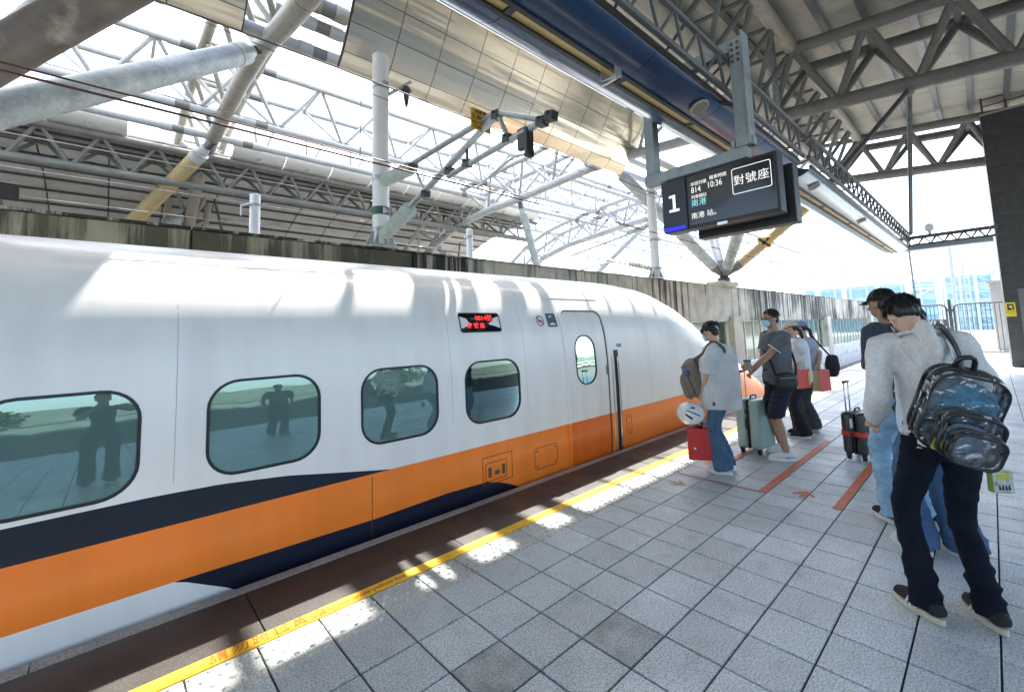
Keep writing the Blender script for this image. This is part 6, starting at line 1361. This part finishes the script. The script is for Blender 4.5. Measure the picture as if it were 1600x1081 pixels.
# ------------------------------------------------------------------ things people carry
def rot_thing(name, loc, yaw, label, cat, group=None):
    t_ = thing(name, loc, label, cat, group); t_['_local'] = True; t_.rotation_euler = (0, 0, RAD(yaw)); return t_
def suitcase(loc, yaw, w_, d_, h_, m_, label, grip_h, rib=True):
    t_ = rot_thing('suitcase', (loc[0], loc[1], 0), yaw, label, 'suitcase'); z0 = .065; ho = h_ + z0
    sh = rbox('shell', (-w_ / 2, -d_ / 2, z0), (w_ / 2, -.012, ho), m_, t_, .045, 4); sh2 = rbox('shell', (-w_ / 2, .012, z0), (w_ / 2, d_ / 2, ho), m_, t_, .045, 4)
    rbox('zip_band', (-w_ / 2 + .006, -.0115, z0 + .006), (w_ / 2 - .006, .0115, ho - .006), black_plastic, t_, .03, 3)
    b = MB()
    if rib:
        for k in (-1, 1):
            for x in [-w_ * .32 + w_ * .16 * q for q in range(5)]: b.tube([(x, k * d_ / 2, z0 + .07), (x, k * d_ / 2 + k * .004, z0 + .12), (x, k * d_ / 2 + k * .004, ho - .12), (x, k * d_ / 2, ho - .07)], .006, 6)
        b.build('rib', m_, t_, True)
    for sx in (-1, 1):
        for sy in (-1, 1):
            c = V((sx * (w_ / 2 - .05), sy * (d_ / 2 - .045), 0)); b = MB(); b.box((c.x - .022, c.y - .022, .045), (c.x + .022, c.y + .022, .085)); b.obox(c + V((.008, -.016, .038)), (.018, 0, 0), (0, .004, 0), (0, 0, .03)); b.obox(c + V((.008, .016, .038)), (.018, 0, 0), (0, .004, 0), (0, 0, .03)); cs = b.build('caster', black_plastic, t_)
            b = MB(); b.tube([c + V((.012, -.011, .027)), c + V((.012, .011, .027))], .026, 16); b.build('wheel', rubber, cs, 40)
    b = MB(); b.tube([(-.07, 0, ho), (-.06, 0, ho + .03), (.06, 0, ho + .03), (.07, 0, ho)], [(.010, .012)] * 4, 8, smooth=2); b.build('top_handle', black_plastic, t_, True)
    b = MB(); xq = -w_ / 2; b.tube([(xq, .0, z0 + h_ * .40), (xq - .028, .0, z0 + h_ * .43), (xq - .028, .0, z0 + h_ * .60), (xq, .0, z0 + h_ * .63)], .009, 8, smooth=2); b.build('side_handle', black_plastic, t_, True)
    b = MB(); b.box((xq - .006, -.02, z0 + h_ * .72), (xq + .004, .02, z0 + h_ * .80)); b.build('lock', black_plastic, t_, False, .003, 1)
    if grip_h:
        for x in (-.06, .06): 
            b = MB(); b.tube([(x, d_ / 2 - .03, ho - .01), (x, d_ / 2 - .03, grip_h)], .008, 8); b.build('telescopic_rod', chrome, t_, True)
        b = MB(); b.tube([(-.075, d_ / 2 - .03, grip_h), (.075, d_ / 2 - .03, grip_h)], .016, 10); b.build('grip', black_plastic, t_, True)
    return t_
mint = mat('mint green shell', (.30, .44, .40), .38, 0, var=.06, vscale=6, coat=.2, dirt=(.26, .38, .35), dscale=9, dth=.62); dshell = mat('charcoal shell', (.030, .033, .036), .35, 0, var=.2, vscale=14, coat=.2)
s1 = suitcase((4.33, -.345), -6, .40, .30, .59, mint, 'mint green hard suitcase beside the man in the polo shirt', .98, rib=False)
s2 = suitcase((4.76, -1.33), -8, .36, .24, .47, dshell, 'small black suitcase with a red strap standing on the red queue line', .86)
red_s = mat('red webbing', (.62, .045, .02), .7); b = MB()
ol = outline(-.184, .184, -.124, .124, .045); b.rings([[V((x, y, z)) for x, y in outline(-.184 + o_, .184 - o_, -.124 + o_, .124 - o_, .045)] for z, o_ in ((.275, 0), (.275, -.003), (.325, -.003), (.325, 0))]); b.build('luggage_strap', red_s, s2, 40)
b = MB(); b.box((-.20, -.03, .285), (-.186, .03, .318)); b.build('buckle', mat('dark red buckle', (.3, .03, .02), .4), s2, False, .004, 1)
b = MB(); b.box((-.1885, -.006, .36), (-.1865, .022, .47)); b.build('tag', loop_m, s2)
# backpack on the woman's front
taupe = cl('taupe backpack fabric', (.175, .150, .120), var2=.1, v2scale=60); taupe_d = cl('dark taupe webbing', (.09, .08, .07))
def soft_box(b, c, r_, R3, rings_=9):
    rs = []
    for i in range(rings_ + 1):
        u = -1 + 2 * i / rings_; k = max(0.02, (1 - abs(u) ** 3.2)) ** .42
        rs.append([V(c) + R3 @ V((r_[0] * k * (abs(cos(a)) ** .62) * (1 if cos(a) > 0 else -1), r_[1] * k * (abs(sin(a)) ** .62) * (1 if sin(a) > 0 else -1), r_[2] * u)) for a in [2 * pi * q / 20 for q in range(20)]])
    b.rings(rs)
bp1 = thing('backpack', (3.30, -.12, 1.0), 'taupe backpack worn on the front of the woman with the bun', 'backpack'); R3 = Matrix.Rotation(RAD(97), 3, 'Z') @ Matrix.Rotation(RAD(14), 3, 'Y')
b = MB(); soft_box(b, (3.30, -.115, .985), (.105, .145, .225), R3); fuse(b, 'main_bag', taupe, bp1, .009, 3, folds(.008, (8, 8, 8), (20, 20, 20)))
b = MB(); soft_box(b, V((3.30, -.115, .93)) + R3 @ V((.10, 0, -.01)), (.045, .115, .15), R3); fuse(b, 'front_pocket', taupe, bp1, .009, 3, folds(.006, (9, 9, 9), (22, 22, 22)))
b = MB()
for k in (-1, 1): b.tube([V((3.30, -.115, .985)) + R3 @ V(p) for p in ((.03, .146 * k, .10), (.02, .15 * k, .0), (.0, .14 * k, -.16))], .008, 5, smooth=2); b.tube([V((3.30, -.115, .985)) + R3 @ V((.09 * cos(a) + .02, .14 * sin(a), .155)) for a in [-1.6 + 3.2 * q / 10 for q in range(11)]], .006, 5)
b.build('zip', taupe_d, bp1, True)
SL, _, _ = W1['arms'][0]; SR = W1['arms'][1][0]
for Sx, sg_ in ((SL, 1), (SR, -1)):
    a = W1['w'](Sx + V((.02, -.055 * sg_, .072))); f = W1['w'](Sx + V((.115, -.055 * sg_, -.05))); bk = W1['w'](Sx + V((-.085, -.06 * sg_, .01))); bk2 = W1['w'](Sx + V((-.125, -.045 * sg_, -.17))); sd = W1['w'](Sx + V((-.02, .0 * sg_, -.31)))
    b = MB(); b.tube([V((3.30, -.115, .985)) + R3 @ V((-.07, .07 * sg_, .19)), f, a, bk, bk + V((0, 0, -.06))], [(.030, .009)] * 5, 8, side=(1, 0, 0), smooth=3); b.build('strap', taupe_d, bp1, True)
b = MB(); b.ell((3.13, -.10, 1.06), (.02, .03, .035)); b.build('blue_charm', mat('blue charm', (.03, .06, .30), .4), bp1, True)
# helmet
hel = thing('helmet', (3.15, -.13, .62), 'white open helmet with black vents hanging from the hand of the woman with the bun', 'helmet'); Rh_ = V((-.88, -.12, .46)).to_track_quat('Z', 'Y').to_matrix()
hc = V((3.10, -.135, .625)); b = MB(); rs = []
for th in (.03, .3, .6, .9, 1.2, 1.5, 1.75, 1.95): rs.append([hc + Rh_ @ V((.150 * sin(th) * cos(a), .125 * sin(th) * sin(a), .118 * cos(th) + .01)) for a in [2 * pi * q / 30 for q in range(30)]])
for th in (1.95, 1.6, 1.2, .5): rs.append([hc + Rh_ @ V((.138 * sin(th) * cos(a), .113 * sin(th) * sin(a), .106 * cos(th) + .01)) for a in [2 * pi * q / 30 for q in range(30)]])
b.rings(rs); b.build('shell', mat('glossy white helmet', (.72, .73, .74), .15, coat=.6), hel, 50)
def hpt(th, a, k=1.0): return hc + Rh_ @ V((.150 * k * sin(th) * cos(a), .125 * k * sin(th) * sin(a), .118 * k * cos(th) + .01))
hax = V((-.86, -.44, .18)).normalized(); hrt = V((CR.x, CR.y, 0)).normalized(); hup = hrt.cross(-hax).normalized() * -1
if hup.z < 0: hup = -hup
def hv2(x, y):
    d = Rh_.transposed() @ (hax + hrt * x + hup * y).normalized(); k = 1.012 / sqrt((d.x / .150) ** 2 + (d.y / .125) ** 2 + (d.z / .118) ** 2); return hc + Rh_ @ (d * k + V((0, 0, .01)))
for (x0, y0, x1, y1, w_) in ((-.50, .34, .72, -.24, .05), (-.62, -.10, .12, -.52, .12), (.10, .52, .42, .40, .08)):
    dn = V((y1 - y0, -(x1 - x0), 0)).normalized() * w_; b = MB(); b.rings([[hv2(x0 + (x1 - x0) * q / 8 + dn.x * s_, y0 + (y1 - y0) * q / 8 + dn.y * s_) for q in range(9)] for s_ in (-1, -.3, .3, 1)], cap=False, closed=False); b.build('vent', black_plastic, hel)
b = MB(); b.tube([hpt(1.9, 4.2), hc + V((.08, -.04, -.14)), hc + V((.10, -.06, -.17)), hpt(1.9, 5.6)], .010, 6, smooth=4); b.tube([hc + V((.10, 0, -.17)), hc + V((.16, -.02, -.20))], [.03, .022], 8); b.build('chin_strap', black_plastic, hel, True)
# shopping bags
def bag(name, c, yaw, w_, d_, h_, m_, label, side_m=None, grp=None, logo=None, hm=None):
    t_ = rot_thing(name, (c[0], c[1], c[2]), yaw, label, 'bag', grp); x, y = w_ / 2, d_ / 2; th = .002
    b = MB(); 
    n = 8
    def face(sy):
        rows = []
        for i in range(n + 1):
            v = i / n; rows.append([V((-x + 2 * x * j / 6, sy * (y * (1 - .25 * v) + .006 * noise.noise(V((j * .9, v * 4, c[0] * 3 + sy)))), h_ * v)) for j in range(7)])
        return rows
    b.rings(face(-1), cap=False, closed=False); b.rings(face(1), cap=False, closed=False); b.quad((-x, -y, 0), (x, -y, 0), (x, y, 0), (-x, y, 0)); o = b.build('bag_front', m_, t_, 60)
    for s_ in (-1, 1):
        b = MB(); b.rings([[V((s_ * x, -y * (1 - .25 * v), h_ * v)), V((s_ * (x - .012 * (1 + v)), 0, h_ * v)), V((s_ * x, y * (1 - .25 * v), h_ * v))] for v in (0, .25, .5, .75, 1)], cap=False, closed=False); b.build('gusset', side_m or m_, t_)
    for s_ in (-1, 1): b = MB(); b.tube([(-w_ * .2, s_ * y * .76, h_ - .01), (-w_ * .17, s_ * y * .5, h_ + .07), (0, s_ * .01, h_ + .12), (w_ * .17, s_ * y * .5, h_ + .07), (w_ * .2, s_ * y * .76, h_ - .01)], .0045, 6, smooth=3); b.build('handle', hm or m_, t_, True)
    return t_
redb = mat('red paper bag', (.52, .018, .016), .45, 0, var=.06, vscale=12); redb2 = mat('bright red paper bag', (.60, .04, .02), .5); goldp = mat('gold paper', (.56, .40, .10), .45); cream_p = mat('cream yellow paper', (.62, .54, .26), .6)
g1 = bag('shopping_bag', (3.165, -.175, .135), 122, .235, .10, .33, redb, 'dark red paper bag with a small white logo hanging below the white helmet')
b = MB(); 
for (x0, z0, x1, z1) in ((-.065, .09, -.04, .13), (-.075, .07, -.03, .082), (-.07, .055, -.035, .063)): b.quad((-x0, .0455, z0), (-x1, .0455, z0), (-x1, .0455, z1), (-x0, .0455, z1))
b.build('logo', whitep, g1)
g2 = bag('shopping_bag', (5.29, -.64, .69), 160, .26, .09, .25, redb2, 'bright red and gold gift bag held by the woman in the cream cap', goldp, hm=cream_p)
b = MB(); b.quad((-.08, .0475, .04), (-.128, .0475, .04), (-.128, .042, .22), (-.08, .042, .22)); b.build('gold_panel', goldp, g2)
g3 = bag('shopping_bag', (5.60, -.80, .63), 165, .27, .10, .28, redb, 'red gift bag with a cream yellow side held by the woman in the lilac cap', cream_p, hm=cream_p)
dbg = thing('shoulder_bag', (6.0, -.9, .95), 'dark slouchy shoulder bag on the woman in the lilac cap', 'bag'); b = MB(); soft_box(b, (5.98, -.86, .94), (.15, .08, .15), Matrix.Rotation(RAD(20), 3, 'Z') @ Matrix.Rotation(RAD(28), 3, 'Y')); fuse(b, 'bag_body', cl('aubergine cloth', (.022, .016, .028)), dbg, .012, 3, folds(.01)); b = MB(); b.tube([(5.98, -.86, 1.06), (5.96, -.72, 1.25), (5.93, -.66, 1.36)], .012, 6, smooth=2); b.build('strap', blk_tr, dbg, True)
# man: cup and crossbody bag
cup = thing('paper_cup', (3.89, -.48, 1.05), 'small paper cup with dark lid in the hand of the polo shirt man', 'cup'); cc = V((3.885, -.475, 1.045)); b = MB(); b.tube([cc, cc + V((0, 0, .10))], [.030, .040], 18); b.build('cup_body', mat('grey blue cup paper', (.22, .30, .33), .6), cup, 40); b = MB(); b.tube([cc + V((0, 0, .101)), cc + V((0, 0, .112)), cc + V((0, 0, .118))], [.043, .043, .036], 18); b.build('lid', black_plastic, cup, 40); b = MB(); b.tube([cc + V((0, 0, .035)), cc + V((0, 0, .075))], [.0345, .0385], 18, cap=False); b.build('sleeve', mat('pale cup sleeve', (.34, .24, .16), .8), cup, 40)
xb = thing('crossbody_bag', (4.2, -.84, .92), 'black crossbody bag hanging at the hip of the polo shirt man', 'bag'); hv = V((cos(RAD(142)), sin(RAD(142)), 0)); lv = V((-hv.y, hv.x, 0)); bc = V((4.31, -.66, .90)) + lv * .215 + hv * .05
b = MB(); soft_box(b, bc, (.135, .045, .105), Matrix.Rotation(RAD(142), 3, 'Z')); xo = fuse(b, 'bag_body', cl('black nylon', (.012, .012, .014), rough=.6), xb, .009, 3, folds(.004)); b = MB(); b.tube([bc + lv * .046 + hv * .11 + V((0, 0, .045)), bc + lv * .05 + V((0, 0, .045)), bc + lv * .046 - hv * .11 + V((0, 0, .045))], .004, 5); b.build('zip', alu, xb)
ns_ = M1['NB']; wsh = M1['w'](M1['arms'][1][0] + V((0, .07, .06)))
b = MB(); b.tube([bc + hv * .12 + V((0, 0, .07)), V((4.31, -.66, 1.15)) + hv * .155 + lv * .10, V((4.31, -.66, 1.33)) + hv * .15 - lv * .03, wsh + hv * .02, V((4.31, -.66, 1.33)) - hv * .155 - lv * .02, V((4.31, -.66, 1.10)) - hv * .14 + lv * .13, bc - hv * .12 + V((0, 0, .07))], [(.019, .004)] * 7, 6, side=lv, smooth=4); b.build('strap', blk_tr, xb, True)
# hoodie man: watch
wt = H1['arms'][0]; wq = H1['w'](wt[1] + (wt[2] - wt[1]) * .97); wd_ = (H1['w'](wt[2]) - H1['w'](wt[1])).normalized(); ww = thing('wristwatch', wq, 'black wristwatch on the left wrist of the hoodie man', 'watch'); b = MB(); b.tube([wq - wd_ * .014, wq + wd_ * .014], .036, 18); b.obox(wq + V((0, 0, .034)), wd_ * .018, wd_.cross(V((0, 0, 1))).normalized() * .018, (0, 0, .008)); b.build('band', black_plastic, ww, 40)
# clear backpack on the hoodie man's right shoulder
clear = glass_mat('clear crinkled plastic', (.82, .85, .88), (1, 1, 1), .11, .05, 2.0, 15.0)
trim = mat('black bag piping', (.011, .011, .012), .4, coat=.3)
kb = thing('clear_backpack', (1.5, -2.4, 1.1), 'see-through plastic backpack with black piping slung on the hoodie man', 'backpack')
KR = Matrix.Rotation(RAD(20), 3, 'Z') @ Matrix.Rotation(RAD(-16), 3, 'Y') @ Matrix.Rotation(RAD(16), 3, 'X'); KC = V((1.51, -2.345, 1.125))
def K(x, y, z): return KC + KR @ V((x * .92, y * .92, z * .92))
# local: -x = outwards (toward the camera side), y = across, z = up
def rrect(w_, h_, r_, n=6):
    return [(a, c) for a, c in outline(-w_ / 2, w_ / 2, -h_ / 2, h_ / 2, r_, n)]
def kshell(name, x0, x1, cy, cz, w_, h_, r_, m_=clear, puff=.012, seedk=0.0):
    b = MB(); rs = []
    for q in range(7):
        u = q / 6; x = x0 + (x1 - x0) * u; k = 1 + .05 * sin(pi * u)
        rs.append([K(x, cy + a * k + puff * noise.noise(V((a * 14 + seedk, c * 14, u * 3))), cz + c * k + puff * noise.noise(V((a * 12, c * 14 + seedk, u * 3 + 7)))) for a, c in rrect(w_, h_, r_)])
    b.rings(rs, cap=False); cen = []
    for x, sgn in ((x0, 1), (x1, -1)):
        for f in (.72, .4, .05): pass
        rr_ = [[K(x - (puff * .8 * (1 - f) if sgn < 0 else 0) + puff * .9 * noise.noise(V((a * f * 16 + seedk, c * f * 16, x * 9))), cy + a * f, cz + c * f) for a, c in rrect(w_, h_, r_)] for f in (1, .8, .6, .4, .2, .03)]
        b.rings(rr_, cap=False)
    return b.build(name, m_, kb, True)
def piping(x, cy, cz, w_, h_, r_, rad=.007, par=None, n0=0, n1=None, nm='piping'):
    P_ = [K(x, cy + a, cz + c) for a, c in rrect(w_, h_, r_)]; P_ = P_ + [P_[0]]
    if n1 is not None: P_ = P_[n0:n1]
    b = MB(); b.tube(P_, rad * .95, 7); return b.build(nm, trim, kb, True)
kshell('main_shell', .055, -.085, 0, 0, .30, .43, .09, seedk=1.0); piping(.055, 0, 0, .302, .432, .09, .010); piping(-.085, 0, 0, .302, .432, .09, .007); piping(-.02, 0, .0, .312, .442, .09, .012, n0=0, n1=15, nm='zip_band')
kshell('front_pocket', -.09, -.155, -.035, -.085, .235, .24, .06, seedk=4.0); piping(-.092, -.035, -.085, .237, .242, .06, .012); piping(-.155, -.035, -.085, .237, .242, .06, .010)
kshell('lower_pocket', -.157, -.205, -.055, -.125, .20, .165, .05, seedk=8.0); piping(-.16, -.055, -.125, .202, .167, .05, .014); piping(-.205, -.055, -.125, .202, .167, .05, .009)
b = MB(); b.tube([K(-.02, .155, .06), K(-.06, .175, -.02), K(-.05, .17, -.16)], .008, 6, smooth=2); b.build('piping', trim, kb, True); b = MB(); b.tube([K(-.02, -.155, .06), K(-.06, -.175, -.02), K(-.05, -.17, -.16)], .008, 6, smooth=2); b.build('piping', trim, kb, True)
b = MB(); b.tube([K(.04, .05, .215), K(.03, .045, .27), K(.03, -.01, .285), K(.04, -.03, .22)], .012, 8, smooth=3); b.build('grab_loop', trim, kb, True)
tealc = cl('folded teal cloth', (.06, .22, .32), var=.4, vscale=14); b = MB(); soft_box(b, K(-.035, -.03, .05), (.035, .10, .10), KR); fuse(b, 'folded_cloth', tealc, kb, .010, 2, folds(.016, (14, 14, 14), (30, 30, 30)))
b = MB(); soft_box(b, K(.01, .01, -.02), (.045, .125, .17), KR); fuse(b, 'grey_bundle', cl('grey blue bundle', (.13, .165, .20), var=.5, vscale=18), kb, .010, 2, folds(.018, (14, 14, 14), (34, 34, 34)))
b = MB(); soft_box(b, K(-.03, .03, -.13), (.05, .10, .06), KR); fuse(b, 'dark_pouch', cl('dark patterned pouch', (.05, .065, .08), var2=.6, v2scale=60), kb, .010, 2, folds(.01, (14, 14, 14), (30, 30, 30)))
b = MB(); soft_box(b, K(-.125, -.03, -.10), (.018, .075, .07), KR); fuse(b, 'blue_pouch', cl('pale blue pouch', (.16, .24, .33), var=.4, vscale=25), kb, .008, 2, folds(.008, (20, 20, 20), (30, 30, 30)))
b = MB(); b.obox(K(-.12, .06, -.17), KR @ V((.01, 0, 0)), KR @ V((0, .022, 0)), KR @ V((0, 0, .03))); b.build('yellow_pack', mat('yellow pack', (.5, .42, .04), .5), kb)
strap_m = mat('grey mesh webbing', (.15, .17, .19), .7, 0, var2=.4, v2scale=70)
Sr = H1['arms'][1][0]; st0 = H1['w'](Sr + V((.06, .075, .075))); st1 = H1['w'](Sr + V((-.03, .075, .085))); st2 = H1['w'](Sr + V((-.13, .07, .015)))
b = MB(); b.tube([H1['w'](Sr + V((.12, .06, -.05))), st0, st1, st2, K(.06, .02, .24), K(.065, .02, .16)], [(.028, .006)] * 6, 8, side=H1['w'](V((0, 1, 0))) - H1['w'](V((0, 0, 0))), smooth=4); b.build('shoulder_strap', strap_m, kb, True)
b = MB(); b.tube([H1['w'](Sr + V((.12, .06, -.05))), st0, st1, st2, K(.06, .02, .24)], [(.006, .009)] * 5, 6, side=H1['w'](V((0, 1, 0))) - H1['w'](V((0, 0, 0))), smooth=4); b.build('strap_rib', trim, kb, True)
# green box in the hand of the woman behind
gb = thing('snack_box', (2.53, -2.5, .52), 'small green and white picture box held low at the right edge', 'box'); bx_ = V((2.535, -2.455, .545)); f = V((-.8, -.6, 0)).normalized(); sdv = V((.6, -.8, 0)).normalized()
b = MB(); b.obox(bx_, f * .022, sdv * .058, (0, 0, .066)); bo = b.build('carton', mat('lime green carton', (.30, .42, .06), .5), gb, False, .003, 1)
b = MB(); b.obox(bx_ + f * .0225, f * .0008, sdv * .053, (0, 0, .06)); lb_ = b.build('label', mat('pale picture print', (.52, .55, .50), .55, 0, var=.3, vscale=40, dirt=(.12, .16, .12), dscale=26, dth=.60), bo)
b = MB(); b.obox(bx_ + f * .0238 + V((0, 0, .032)), f * .0005, sdv * .035, (0, 0, .018)); b.build('yellow_panel', mat('yellow print', (.55, .50, .08), .5), lb_)
for k in range(4): b = MB(); b.tube([bx_ + f * .0242 + sdv * (-.022 + .017 * k) + V((0, 0, -.045)), bx_ + f * .0242 + sdv * (-.022 + .017 * k) + V((0, 0, -.018 + .004 * (k % 2)))], [.006, .003], 6); b.build('figure_print', ink, lb_)
